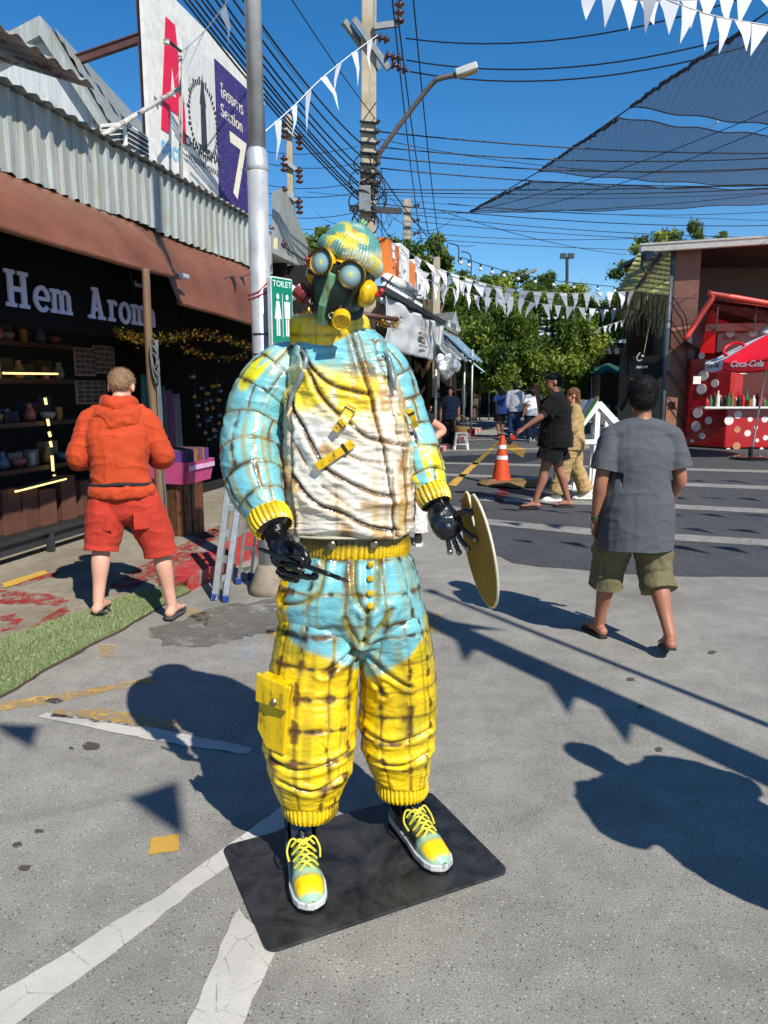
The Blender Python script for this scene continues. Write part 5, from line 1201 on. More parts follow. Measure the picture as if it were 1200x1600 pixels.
# --- second building up the row
b2 = thing('market_stall_row', 'next shop row with grey sheet roof and white beam beyond the pole', 'shop', S(14, -2.5))
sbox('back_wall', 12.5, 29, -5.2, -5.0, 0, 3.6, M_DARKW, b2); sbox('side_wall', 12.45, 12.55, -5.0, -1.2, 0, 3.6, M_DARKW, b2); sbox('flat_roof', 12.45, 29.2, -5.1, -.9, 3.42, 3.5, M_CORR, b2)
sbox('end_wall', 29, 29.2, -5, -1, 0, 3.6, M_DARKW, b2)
m = MB(); q = [at(425, 300, 13), at(440, 293, 13.4), at(482, 395, 15.2), at(470, 438, 15.0), at(425, 440, 13)]; m.add(q, [[0, 1, 2, 3, 4]]); m.add([p_ + V((.05, .25, 0)) for p_ in q], [[4, 3, 2, 1, 0]]); m.build('sloping_sheet', M_CORR, b2)
MB().tube([at(418, 452, 11.6), at(505, 468, 14.0)], .145, 20).build('white_roll_beam', M_WPAINT, b2, True)
MB().bar(at(424, 438, 12), at(480, 452, 15), .06, .12).build('gutter', M_DARKMET, b2)
# brown awning pole with tinsel behind the statue's head
MB().cyl(at(540, 488, 11.5), at(622, 499, 11.9), .055, 12, .03).build('awning_pole', M_BROWNS, b2, True)
garland([at(455, 500, 11.4), at(500, 488, 11.6), at(530, 496, 11.7), at(600, 505, 12), at(620, 503, 12)], 900, 'gold tinsel garland behind the statue collar', .09, .05)
# white tarpaulin hanging over the second shop, with its posts
n = NT('white_tarpaulin'); a = n.noise(1.5, 4, .6); w = n.noise(3.5, 5, .6, n.mapping((1, 1, 1.4)), 1.5); n.set(n.mix(a, C(176, 178, 178), C(206, 207, 204)), .5, 0, n.bump(w, .35, .03)); M_WTARP = n.m
TW = -.20
tp = thing('white_tarpaulin', 'creased white tarpaulin hanging over the stall behind the statue', 'tarpaulin', S(16, TW, 2.4))
ul, ur = u_of(on_line(601, 500, TW)), u_of(on_line(688, 530, TW)); zb_, zt_ = on_line(645, 556, TW).z, on_line(645, 483, TW).z
MB().sheet(lambda a, b: S(ul + (ur - ul) * a, TW + .05 * noise.noise(V((a * 9, b * 4, 2))) + .03 * math.sin(a * 22 + b * 3), zb_ + (zt_ - zb_) * b - .05 * math.sin(math.pi * a) * b), 60, 16, .004).build('sheet', M_WTARP, tp, True)
for k, (w0, h0) in enumerate(((.5, .05), (.9, .10), (.35, .05), (.7, .05))): MB(wallM(S((ul + ur) / 2 + .2 + .2 * (k % 2), TW + .085, (zb_ + zt_) / 2 + .12 - .12 * k))).prism(rrect(w0, h0, .01), 0, .002).build('faded_print', plain(['faded_tan_print', 'faded_grey_print'][k % 2], [(196, 166, 132), (150, 150, 150)][k % 2], .6), tp)
sbox('roof_edge', ul - .2, ur + .3, TW - .2, TW + .05, zt_ + .02, zt_ + .12, M_DARKMET, b2)
sbox('white_end', ur + .02, ur + .55, TW - .03, TW + .0, zb_ + .1, zt_, M_WPAINT, b2)
for uu, w0, z1, lab in ((u_of(on_line(681, 600, -.2)), -.2, 2.6, 'nearest slim steel stall post'), (u_of(on_line(703, 640, -.15)), -.15, 2.4, 'brown stall post with red foot beside the stool'), (u_of(on_line(725, 620, -.2)), -.2, 2.9, 'third stall post past the stool'), (u_of(on_line(737, 620, -.05)), -.05, 2.9, 'farthest stall post by the kerb')):
    o = thing('stall_post', lab, 'post', S(uu, w0, 0)); MB().cyl(S(uu, w0, PZ), S(uu, w0, z1), .035, 10).build('shaft', M_PIPE if 'brown' not in lab else M_BROWNS, o, True); MB().cyl(S(uu, w0, 0.0), S(uu, w0, .24), .13, 12).build('foot', M_KERB, o, 40)
# grey and blue side awnings
for (x0, x1, yt, yb, mat, lab) in ((691, 726, 515, 556, M_CORR, 'grey corrugated stall awning'), (728, 750, 528, 560, plain('blue_grey_sheet', (112, 138, 158), .5), 'blue-grey stall awning at the end of the row'), (752, 772, 560, 582, plain('pale_teal_sheet', (150, 184, 190), .5), 'pale teal sheet below the last awning')):
    a, b = on_line(x0, yb, .0), on_line(x1, yb + 4, .0); zt2 = on_line((x0 + x1) / 2, yt, -.2).z
    o = thing('stall_awning', lab, 'awning', a); MB().sheet(lambda p, q: S(u_of(a) + (u_of(b) - u_of(a)) * p, .1 - .9 * q + .02 * math.sin(p * 60), a.z + (zt2 - a.z) * q + .03 * math.sin(p * 80)), 50, 3, .01).build('sheet', mat, o); MB().cyl(a, b, .03, 8).build('edge_bar', M_PIPE, o)
# roof letters above the tarp
LW = -.75
rs = thing('roof_letters', 'big orange and white block letters standing on the stall roof', 'sign', S(16, LW, 3.5)); M_ORL = plain('orange_letter_face', (232, 128, 52), .5, 0, .12); M_WHL = plain('white_letter_face', (226, 226, 222), .5, 0, .1)
for ch, x0, x1, yt, yb, mat in (('I', 592, 600, 378, 432, M_ORL), ('I', 603, 611, 388, 432, M_ORL), ('A', 613, 627, 392, 440, M_WHL), ('I', 628, 638, 415, 444, M_ORL), ('L', 638, 644, 410, 452, M_WHL), ('E', 645, 650, 424, 460, M_WHL), ('R', 651, 656, 432, 466, M_WHL)):
    a, b = on_line(x0, yb, LW), on_line(x1, yt, LW); w_ = u_of(b) - u_of(a); h_ = b.z - a.z; m = MB(wallM(S(u_of(a), LW, a.z)))
    t_ = w_ * .34
    def bx_(x, y, ww, hh, zz=.18): m.prism([(x, y), (x + ww, y), (x + ww, y + hh), (x, y + hh)], 0, zz)
    if ch == 'I': bx_(0, 0, w_, h_)
    elif ch == 'A': bx_(0, 0, t_, h_, .18); bx_(w_ - t_, 0, t_, h_, .182); bx_(t_, h_ * .8, w_ - 2 * t_, h_ * .2, .179); bx_(t_, h_ * .38, w_ - 2 * t_, h_ * .16, .179)
    elif ch == 'L': bx_(0, 0, t_, h_); bx_(t_, 0, w_ - t_, h_ * .2, .179)
    elif ch == 'E': bx_(0, 0, t_, h_); [bx_(t_, yy * h_, w_ - t_, h_ * .18, .179) for yy in (0, .41, .82)]
    else: bx_(0, 0, t_, h_); bx_(t_, h_ * .82, w_ - t_, h_ * .18, .179); bx_(t_, h_ * .42, w_ - t_, h_ * .16, .179); bx_(w_ - t_, h_ * .58, t_, h_ * .24, .178); bx_(w_ * .5, 0, t_, h_ * .42, .178)
    m.build('letter', mat, rs)
a, b = on_line(597, 478, -.45), on_line(658, 500, -.45)
rg = thing('roof_railing', 'small black railing with white uprights along the stall roof', 'railing', a)
for zz in (a.z, a.z + .5): MB().bar(S(u_of(a), -.45, zz), S(u_of(b), -.45, zz), .04, .05).build('rail', M_BLACKMET, rg)
for k in range(16): uu = u_of(a) + (u_of(b) - u_of(a)) * (k + .5) / 16; MB().bar(S(uu, -.45, a.z + .05), S(uu, -.45, a.z + .45), .10, .03).build('upright', M_WHL, rg)
MB().tube([on_line(604, 437, LW + .2), on_line(640, 452, LW + .2)], .13, 16).build('white_roll', M_WPAINT, rs, True)
# little tin house roof, lamp shade, hanging bags, hats
hs_ = thing('tin_roof', 'small rusty tin roof with white gutter beyond the tarpaulin', 'roof', at(700, 500, 21)); MB().add([at(672, 498, 20.5), at(706, 502, 21), at(712, 487, 23), at(680, 490, 22.5)], [(0, 1, 2, 3)]).build('sheet', rusty('tan_tin', (170, 160, 140), (110, 84, 60), .4), hs_); MB().add([at(706, 502, 21), at(712, 487, 23), at(718, 512, 22)], [(0, 2, 1)]).build('gable_end', M_WPAINT, hs_); MB().tube([at(698, 506, 20.6), at(716, 517, 20.8)], .12, 10).build('gutter', M_WPAINT, hs_, True)
bg_ = thing('plastic_bags', 'bunch of white plastic bags hanging from a stall post', 'bags', at(700, 570, 18.4)); m = MB()
for k in range(9):
    c_ = at(702 + random.gauss(0, 6), 572 + random.gauss(0, 5), 18.4 + random.gauss(0, .06)); o = MB().ball(c_, (.12, .10, .15), 12, None, 8); o.v = [v + (v - c_) * .5 * noise.noise(v * 9) for v in o.v]; o.build('bag', plain('white_plastic_film', (230, 230, 228), .4), bg_, True)
MB().cyl(at(702, 552, 18.4), at(702, 566, 18.4), .02, 6).build('knot', M_WPAINT, bg_)
for k in range(6):
    c_ = on_line(632 + 9 * k, 572 + 9 * (k % 2), -1.3); o = thing('sun_hat', 'straw sun hat hanging in the shade under the tarpaulin', 'hat', c_, 0, 'hats under the tarpaulin'); HMx = TR(c_, STREET) @ Matrix.Rotation(R(80), 4, 'X'); MB(HMx).lathe([(.20, 0), (.11, .02), (.10, .10), (.06, .13), (.002, .135)], 18).build('crown', plain('straw', (132, 104, 70), .8), o, True); MB(HMx).lathe([(.2, 0), (.2, .006), (.1, .018)], 18, None, False).build('brim', plain('straw', (132, 104, 70), .8), o, True)
# stool with baskets
sl2 = gp(720, 702); stl = thing('plastic_stool', 'white plastic stool on the road edge holding a small basket', 'stool', sl2)
MB().prism(rrect(.34, .34, .04), .42, .46, Matrix.Translation(sl2)).build('seat', M_WPAINT, stl, bevel=.01)
for sx in (-1, 1):
    for sy in (-1, 1): MB().bar(sl2 + V((sx * .13, sy * .13, .42)), sl2 + V((sx * .18, sy * .18, 0)), .045, .045).build('leg', M_WPAINT, stl)
MB().bar(sl2 + V((-.16, -.16, .15)), sl2 + V((.16, -.16, .15)), .02, .03).build('stretcher', M_WPAINT, stl)
bkt = thing('wicker_basket', 'round wicker basket with handle on the white stool', 'basket', sl2 + V((0, 0, .46))); M_WICK = plain('wicker', (186, 146, 80), .8, 0, .4, 40, .5)
MB().lathe([(.002, .462), (.16, .462), (.19, .56), (.19, .62), (.17, .62), (.15, .5), (.002, .5)], 18, Matrix.Translation(sl2)).build('bowl', M_WICK, bkt, 50); MB().tube([sl2 + V((.18 * math.cos(q), 0, .62 + .28 * math.sin(q))) for q in np.linspace(0, math.pi, 16)], .012, 6).build('handle', M_WICK, bkt, True)

# ================================================================== RIGHT SIDE
FY = 21.0
n = NT('faded_brown_container'); a = n.noise(1.0, 6, .65); b = n.noise(5, 6, .7); f = n.noise(60, 3, .6)
c = n.mix(n.ramp(a, [(.35, 0.), (.7, 1.)]), C(122, 78, 60), C(150, 104, 84)); c = n.mix(n.ramp(b, [(.63, 0.), (.68, 1.)]), c, C(196, 112, 40)); c = n.mix(n.ramp(b, [(.70, 0.), (.73, 1.)]), c, C(212, 196, 176))
n.set(c, .5, 0, n.bump(f, .1, .004)); M_CONT = n.m
M_CONTD = plain('shaded_brown_sheet', (58, 46, 40), .6, 0, .35, 3); M_GREYP = plain('grey_post_paint', (112, 120, 132), .45, .2)  # M_CONTD: shade on the side away from the sun, put into its brown
ct = thing('brown_stall', 'tall brown open-fronted metal stall with white roof beam', 'stall', at(1035, 690, FY))
xl = at(1036, 600, FY).x; xp = at(1082, 600, FY).x; zt = at(1060, 388, FY).z
def wbox(name, x0, x1, y0, y1, z0, z1, mat, parent, bevel=0.0): return MB().box(((x0 + x1) / 2, (y0 + y1) / 2, (z0 + z1) / 2), (x1 - x0, y1 - y0, z1 - z0)).build(name, mat, parent, bevel=bevel)
wbox('front_panel', xl + .12, xp, FY, FY + .08, .2, zt, M_CONT, ct)
for z in (at(1060, 466, FY).z, at(1060, 545, FY).z, at(1060, 615, FY).z): wbox('panel_seam', xl + .12, xp, FY - .012, FY - .002, z, z + .04, M_CONT, ct)
MB().cyl((xl, FY - .06, 0), (xl, FY - .06, zt), .075, 16).build('corner_post', M_GREYP, ct, True); wbox('post_shadow_strip', xl + .08, xl + .13, FY - .02, FY + .06, .1, zt, M_BLACKMET, ct)
e0 = V((xl, FY, 0)); e1 = e0 + KD * 12.5
m = MB(); m.add([e0, e1, e1 + V((0, 0, 3.9)), e0 + V((0, 0, 5.4)), e0 + V((.1, 0, 0)), e1 + V((.1, 0, 0)), e1 + V((.1, 0, 3.9)), e0 + V((.1, 0, 5.4))], [(0, 3, 2, 1), (4, 5, 6, 7), (0, 4, 7, 3), (1, 2, 6, 5)]); m.build('side_wall', M_CONTD, ct)
wbox('back_wall', xl, xl + 12, FY + 3.4, FY + 3.48, 0, zt + .06, plain('shaded_brown_panel', (84, 56, 46), .5, 0, .35, 2), ct); wbox('ceiling', xl - .3, xl + 12, FY - .5, FY + 3.5, zt + .02, zt + .12, M_CONTD, ct)  # back wall brown darkened to carry the shade under the roof
m = MB(); m.bar(at(1000, 390, FY - .6), at(1330, 368, FY - .6), .18, .16); m.build('roof_beam', M_WPAINT, ct, bevel=.01); m = MB(); m.bar(at(1000, 382, FY - .7), at(1330, 361, FY - .7), .05, .05); m.build('gutter_lip', M_WPAINT, ct)
for k in range(5):
    xa = 1040 + 7 * (k % 3); MB().tube(smooth_path([at(1042, 450 + 42 * k, FY - .09), at(1062, 480 + 42 * k, FY - .09), at(1074, 512 + 40 * k, FY - .09), at(1076, 640, FY - .09)], 5), .014, 6).build('loose_cable', M_BLACKMET, ct, True)
# tiled lean-to roof with dry grass fringe
lt = thing('tiled_roof', 'pale yellow-green tiled roof beside the brown stall', 'roof', at(1000, 440, 23)); M_TILE = plain('pale_olive_tile', (168, 164, 104), .7, 0, .35, 6)
A0, A1, B0, B1 = at(1003, 386, 21.8), at(1048, 394, 20.4), at(966, 452, 20.8), at(1045, 462, 19.6)
nr, nc = 9, 9
for i in range(nr):
    for j in range(nc):
        def q(a, b): return A0.lerp(A1, b).lerp(B0.lerp(B1, b), a)
        p0, p1, p2, p3 = q(i / nr, j / nc + .004), q(i / nr, (j + 1) / nc - .004), q((i + 1.12) / nr, (j + 1) / nc - .004), q((i + 1.12) / nr, j / nc + .004); up = V((0, -.02, .05))
        MB().add([p0, p1, p2 + up, p3 + up, p0 - V((0, 0, .03)), p1 - V((0, 0, .03)), p2 + up - V((0, 0, .04)), p3 + up - V((0, 0, .04))], [(3, 2, 1, 0), (4, 5, 6, 7), (2, 3, 7, 6), (1, 2, 6, 5), (3, 0, 4, 7)]).build('tile', M_TILE, lt)
MB().bar(q(0, .75), q(1, .35), .12, .06).build('batten', M_BROWNS, lt)
m = MB()
for k in range(130):
    t_ = random.random(); p = B0.lerp(B1, t_) + V((0, 0, .02)); m.tube([p, p + V((random.gauss(0, .03), 0, -.2 - .4 * random.random())), p + V((random.gauss(0, .08), 0, -.4 - .8 * random.random()))], [.016, .014, .006], 4)
o = m.build('dry_fringe', plain('dry_roots', (112, 106, 74), .9), lt); o['kind'] = 'stuff'
fl = at(1012, 400, 20.2); fo = thing('floodlight', 'black floodlight with coiled cable under the tiled roof', 'floodlight', fl); MB().box(fl, (.30, .2, .24), rz=.4).build('housing', M_BLACKMET, fo, bevel=.02)
for k in range(4): ring(MB(), fl + V((-.05 + .04 * k, -.1, -.25)), .16 + .02 * k, .012, (0, 1, 0)).build('cable_loop', M_BLACKMET, fo, True)
# menu board and hook
mb_ = thing('menu_board', 'tall dark menu board with pale emblem and small lettering', 'sign', at(998, 690, FY - .4)); a0, a1 = at(969, 556, FY - .4), at(1028, 690, FY - .4)
wbox('board', a0.x, a1.x, FY - .42, FY - .36, max(.02, a1.z), a0.z, plain('dark_green_glass', (26, 30, 29), .65, 0, .2, 4, .02, spec=.15), mb_, .01); M_PALE = plain('pale_print', (206, 200, 178), .6)
PMx = lambda x, y: Matrix.Translation(at(x, y, FY - .425)) @ Matrix.Rotation(math.pi / 2, 4, 'X')
MB().tube(smooth_path([at(1000, 551, FY - .44), at(995, 558, FY - .44), at(997, 564, FY - .44), at(1003, 562, FY - .44)], 5), .022, 8).build('emblem', M_PALE, mb_, True); MB().box(at(1004, 556, FY - .44), (.07, .02, .06)).build('emblem_block', M_PALE, mb_)
[MB().box(at(995 + 2.1 * k, 574 - .6 * (k % 2), FY - .425), (.022 + .012 * (k % 3), .004, .05 + .02 * (k % 2))).build('blurred_glyph', M_PALE, mb_) for k in range(6)]; MB(PMx(1010, 573)).prism([(.04 * math.cos(q), .04 * math.sin(q)) for q in np.linspace(0, 6.2832, 15)[:-1]], 0, .004).build('round_badge', M_PALE, mb_)
for k in range(4): MB().box(at(1000, 592 + 6 * k, FY - .425), (.55 - .1 * (k % 2), .004, .02)).build('text_row', plain('tan_print', (150, 128, 74), .6), mb_)
MB().cyl(at(1006, 552, FY - .44), at(1018, 490, FY - .44), .01, 6).build('hanging_cord', M_PALE, mb_)

# --- red polka-dot kiosk
M_KR = plain('kiosk_red_gloss', (168, 16, 24), .3, 0, .15, 3, .05, .5); M_DOT = plain('dot_white', (224, 210, 206), .4, 0, .06); M_DOTT = plain('dot_tan', (190, 128, 96), .4); M_CORAL = plain('coral_red_frame', (206, 66, 46), .35, 0, .15, 4, .05, .4)
kx0 = at(1074, 690, 20.6).x; kx1 = at(1132, 700, 19.8).x; KY = 19.8; KYa = 20.7
ks = thing('drinks_kiosk', 'red drinks kiosk with white polka dots and raised lid', 'kiosk', (kx1, KY, 0))
foot = [(kx0, KYa), (kx1, KY), (13.5, KY), (13.5, 22.6), (kx0, 22.6)]
MB().prism(foot, .04, 1.08).build('lower_body', M_KR, ks, bevel=.03)
MB().prism([(x + (.12 if x < 13 else 0), y + (.10 if y < 22 else -.1)) for x, y in foot], .0, .10).build('plinth', M_BLACKMET, ks)
MB().prism([(kx0, KYa), (kx1 + .05, KY + .02), (kx1 + .3, KY + .3), (kx0 + .3, 22.4), (kx0, 22.4)], 1.08, 2.42).build('corner_wall', M_KR, ks, bevel=.02)
wbox('pillar', at(1136, 600, KY).x, at(1168, 600, KY).x, KY + .25, KY + .6, 1.08, 2.6, M_KR, ks, .02); wbox('back_panel', kx1, 13.5, KY + 2.0, KY + 2.1, 1.08, 3.4, M_KR, ks)
wbox('header', kx1 - .1, 13.5, KY + .7, KY + .8, 2.35, 3.35, M_KR, ks); wbox('counter', at(1096, 630, KY).x, 13.4, KY - .22, KY + .2, 1.08, 1.14, M_PIPE, ks, .01)
ndir = V((-(KYa - KY), -(kx1 - kx0), 0)).normalized()
def dot(x, y, r, tan=False):
    s_ = 20 / FOC; rr = r * s_
    if x < 1131 and y > 545:
        t_ = (x - 1074) / (1132 - 1074); P0 = V((kx0 + (kx1 - kx0) * t_, KYa + (KY - KYa) * t_, 0)); pz = at(x, y, P0.y).z; M = Matrix.Translation(V((P0.x, P0.y, pz)) + ndir * .004) @ Matrix.Rotation(math.atan2(ndir.y, ndir.x) + math.pi / 2, 4, 'Z') @ Matrix.Rotation(math.pi / 2, 4, 'X')
    else:
        Yd = KY - .004 if y > 640 else KY + .696; M = Matrix.Translation(at(x, y, Yd)) @ Matrix.Rotation(math.pi / 2, 4, 'X')
    MB(M).prism([(rr * math.cos(q), rr * math.sin(q)) for q in np.linspace(0, 6.2832, 25)[:-1]], -.02, .004).build('dot', M_DOTT if tan else M_DOT, ks)
for d_ in ((1099, 568, 5), (1093, 587, 8), (1111, 599, 6), (1092, 608, 8), (1089, 645, 8), (1106, 657, 6), (1088, 666, 8), (1098, 681, 5), (1084, 689, 3), (1089, 556, 5), (1120, 575, 6), (1118, 622, 5), (1141, 520, 7), (1177, 519, 7), (1159, 532, 5, True), (1139, 657, 7), (1153, 648, 6), (1152, 671, 5, True), (1151, 697, 6, True), (1138, 704, 4), (1168, 677, 5), (1181, 668, 3), (1196, 684, 4), (1183, 688, 3), (1190, 702, 3), (1172, 655, 4), (1195, 655, 5), (1210, 670, 6), (1218, 695, 4)): dot(*d_)
# raised lid
L0, L1, L2_, L3 = at(1070, 531, 19.0), at(1112, 468, 19.0), at(1124, 461, 19.0), at(1340, 500, 19.0)
Bk0, Bk1 = at(1104, 506, 21.0) - V((.1, 0, .7)), at(1340, 500, 21.0) - V((0, 0, .7))
lid = MB().tube(smooth_path([L0, L1, L2_, L3], 6), .07, 10).build('lid_frame', M_CORAL, ks, True)
MB().add([L0, L1, Bk0 + V((.1, 0, .7)), Bk0], [(0, 1, 2, 3)]).build('lid_side', plain('slate_tarp', (70, 72, 84), .6, 0, .3, 6), lid); MB().add([L1, L3, Bk1 + V((0, 0, .8)), Bk0 + V((.1, 0, .8))], [(0, 1, 2, 3)]).build('lid_top', M_CORAL, lid); MB().add([L1 - V((0, 0, .08)), L3 - V((0, 0, .08)), Bk1 + V((0, 0, .7)), Bk0 + V((.1, 0, .7))], [(3, 2, 1, 0)]).build('lid_lining', M_BLACKMET, lid)
MB().bar(at(1100, 512, 20.2), at(1340, 508, 20.2), .12, .22).build('lid_flange', M_CORAL, lid, bevel=.02)
for k in range(2): MB().cyl(at(1118 + 60 * k, 520, 20.2), at(1122 + 60 * k, 480, 19.2), .02, 8).build('gas_strut', M_PIPE, lid)
pl = at(1196, 516, KY - .3); po_ = thing('pendant_lamp', 'white conical pendant lamp above the kiosk counter', 'lamp', pl); MB().lathe([(.20, -.10), (.09, .06), (.04, .10), (.002, .11)], 18, Matrix.Translation(pl)).build('shade', M_WPAINT, po_, True); MB().cyl(pl + V((0, 0, .1)), pl + V((0, 0, .4)), .012, 6).build('cord', M_BLACKMET, po_)
# goods on the counter
gcol = [plain('cola_red', (176, 22, 28), .35), plain('amber_bottle', (146, 84, 30), .3), plain('dark_bottle', (34, 20, 18), .25), plain('green_bottle', (40, 110, 72), .3), plain('white_can', (214, 212, 206), .4)]
gname = ['red', 'amber', 'dark', 'green', 'white']
for k in range(18):
    xx = 1104 + 5.6 * k; p = at(xx, 633, KY - .1 + .06 * (k % 3)); p.z = 1.142; h_ = .24 + .06 * (k % 4)
    o = MB().lathe([(.002, 0), (.05, 0), (.055, .02), (.055, h_ * .6), (.022, h_ * .8), (.02, h_), (.002, h_)], 12, Matrix.Translation(p)).build('bottle', gcol[(k * 3) % 5], None, 50); tag(o, '%s bottle standing on the kiosk counter' % gname[(k * 3) % 5], 'bottle', 'bottles on the kiosk counter')
bx = at(1166, 560, KY + .2); wbox('price_card', bx.x - .12, bx.x + .06, KY + .24, KY + .246, 2.0, 2.4, M_DOT, ks); wbox('no_smoking_card', at(1080, 590, 20.5).x, at(1092, 590, 20.5).x, 20.35, 20.36, at(1086, 600, 20.5).z, at(1086, 588, 20.5).z, M_DOT, ks)

# --- parasol
ub = gp(1172, 718); uc_ = V((ub.x + .28, ub.y, 0)); um = thing('parasol', 'red and white drinks parasol on a slim pole before the kiosk', 'parasol', ub)
zr, ztp_ = at(1150, 566, ub.y).z, at(1195, 532, ub.y).z + .18; RU = 1.36
M_UR = plain('parasol_red', (216, 20, 40), .5, 0, .08, 3, .05); M_UW = plain('parasol_white', (224, 222, 226), .5, 0, .08, 3, .05)
MB().cyl(ub, V((uc_.x, uc_.y, ztp_ + .08)), .022, 12).build('pole', M_WPAINT, um, True)
MB().lathe([(.002, 0), (.42, 0), (.42, .05), (.38, .07), (.05, .08), (.05, .3), (.002, .3)], 24, Matrix.Translation(ub)).build('base', M_BLACKMET, um, 40)
tops = []
for k in range(8):
    a0, a1 = R(45 * k - 26), R(19 + 45 * k); mat = M_UW if k in (4, 0) else M_UR
    def gf(u, v): 
        q = a0 + (a1 - a0) * u; r = RU * v * (1 - .06 * math.sin(math.pi * u) * v); z = ztp_ - (ztp_ - zr) * (v ** 1.15) - .05 * math.sin(math.pi * u) * v
        return V((uc_.x + r * math.cos(q), uc_.y + r * math.sin(q), z))
    g_ = MB().sheet(gf, 8, 8, .004).build('canopy_gore', mat, um, True)
    MB().sheet(lambda u, v: gf(u, 1) + V((0, 0, -.17 * v)), 8, 1, .003).build('valance', mat, g_)
    MB().cyl(gf(0, .02), gf(0, 1) - V((0, 0, .02)), .009, 6).build('rib', M_PIPE, um)
    mid = (gf(0, 1) + gf(1, 1)) / 2; aa = (a0 + a1) / 2
    if math.sin(aa) < .2:
        o_ = V((math.cos(aa), math.sin(aa), 0)); text_mesh('Coca-Cola', .185, Matrix.Translation(mid + o_ * .022 + V((0, 0, -.12))) @ Matrix.Rotation(aa + math.pi / 2, 4, 'Z') @ Matrix.Rotation(math.pi / 2, 4, 'X'), M_UW if mat is M_UR else plain('grey_script', (96, 96, 104), .5), 'lettering', g_, .002, .35, 'CENTER', .86, .004)
    if k == 4:
        ring(MB(), gf(.5, .62) + V((-.02, -.02, .03)), .22, .035, V((-.5, -.6, .8)), 20).build('round_mark', M_UR, g_, True)

# --- small white wooden play house
WH_ = thing('picket_house', 'white slatted wooden display house with brochures on its roof', 'display stand', gp(930, 772)); HY = 11.3
M_WW = plain('white_wood', (222, 222, 218), .6, 0, .14, 12, .25)
hx0, hx1 = at(893, 700, HY).x, at(968, 700, HY).x; mid = at(931, 700, HY).x; zrg = at(931, 630, HY).z; ze = at(893, 688, HY).z + .02; dep = 1.3
for yy in (HY, HY + dep):
    for xx in (hx0 + .08, mid, hx1 - .05): MB().box((xx, yy, (zrg - .08 if xx == mid else ze + .15) / 2), (.075, .06, zrg - .08 if xx == mid else ze + .15)).build('post', M_WW, WH_, bevel=.004)
    MB().bar(V((hx0 - .04, yy - .035, ze)), V((mid, yy - .035, zrg)), .09, .05, V((0, 1, 0))).build('rafter', M_WW, WH_); MB().bar(V((mid, yy - .037, zrg)), V((hx1 + .03, yy - .037, ze + .14)), .09, .05, V((0, 1, 0))).build('rafter', M_WW, WH_)
    MB().box(((hx0 + hx1) / 2, yy - .032, at(930, 690, HY).z), (hx1 - hx0, .03, .07)).build('rail', M_WW, WH_)
for k in range(6):
    if k > 2: MB().box((mid + .08 + .065 * (k - 2), HY - .005, .62), (.052, .025, 1.15)).build('slat', M_WW, WH_, bevel=.003)
    MB().bar(V((hx0 + .02 + (hx1 - hx0) * .0, HY + .1 + k * .22, ze + .02)), V((mid, HY + .1 + k * .22, zrg + .03)), .20, .018, V((0, 0, 1))).build('roof_plank', M_WW, WH_); MB().bar(V((mid, HY + .1 + k * .22, zrg + .03)), V((hx1 + .03, HY + .1 + k * .22, ze + .17)), .20, .018, V((0, 0, 1))).build('roof_plank', M_WW, WH_)
for k in range(7): MB().box((hx1 - .06, HY + .12 + k * .2, .55), (.025, .09, .95)).build('side_slat', M_WW, WH_)
for k in range(8): MB().box(((hx0 + mid) / 2 + .1, HY - .30 + k * .11, .09 + .0), (.62, .095, .022)).build('floor_plank', M_WW, WH_)
MB().box(((hx0 + mid) / 2 + .1, HY + .1, .04), (.6, .8, .07)).build('skid', M_WW, WH_)
MB().box((mid - .1, HY + .25, at(930, 690, HY).z), (hx1 - hx0 - .1, .4, .03)).build('shelf', M_WW, WH_)
for k in range(3):
    p0, p1 = V((hx0 + .0 + .04 * k, HY - .06 + .12 * k, ze + .07 + .03 * k)), V((mid - .04, HY - .06 + .12 * k, zrg + .07)); o = MB().bar(p0, p1, .22, .012).build('brochure', plain(['green_brochure', 'white_brochure', 'blue_brochure'][k], [(96, 168, 70), (216, 214, 220), (70, 130, 160)][k], .4, 0, .4, 9), None); tag(o, ['green and white', 'pale lilac', 'teal blue'][k] + ' brochure lying on the slatted house roof', 'brochure')
# --- traffic cone
cb = gp(783, 757); cn = thing('traffic_cone', 'orange traffic cone with two white bands standing on a sack', 'traffic cone', cb); hC = at(783, 680, cb.y).z; M_CO = plain('cone_orange', (200, 70, 28), .5, 0, .25, 8); M_REFL = plain('reflective_white', (220, 214, 206), .35)
cr = lambda t_: .17 - .132 * t_
def cone_seg(t0, t1, mat, nm, o=0.0): MB().lathe([(cr(t0) + o, .03 + (hC - .03) * t0), (cr(t1) + o, .03 + (hC - .03) * t1)], 24, Matrix.Translation(cb), nm == 'cone_body').build(nm, mat, cn, 50)
cone_seg(0, 1, M_CO, 'cone_body'); cone_seg(.50, .58, M_REFL, 'band', .004); cone_seg(.72, .80, M_REFL, 'band', .004); MB().prism(rrect(.42, .42, .05), .004, .034, Matrix.Translation(cb)).build('foot', M_CO, cn, bevel=.006)
sk = MB().lathe([(.002, .02), (.30, .02), (.52, .03), (.50, .05), (.36, .075), (.25, .10), (.21, .07)], 40, Matrix.Translation(cb + V((.12, -.06, 0)))); sk.v = [v + V((.06 * noise.noise(v * 3), .06 * noise.noise(v * 3 + V((5, 0, 0))), .03 * noise.noise(v * 8))) for v in sk.v]
tag(sk.build('sack', plain('brown_sacking', (122, 96, 56), .9, 0, .4, 14, .5), None, True), 'crumpled brown sack spread round the cone foot', 'sack')

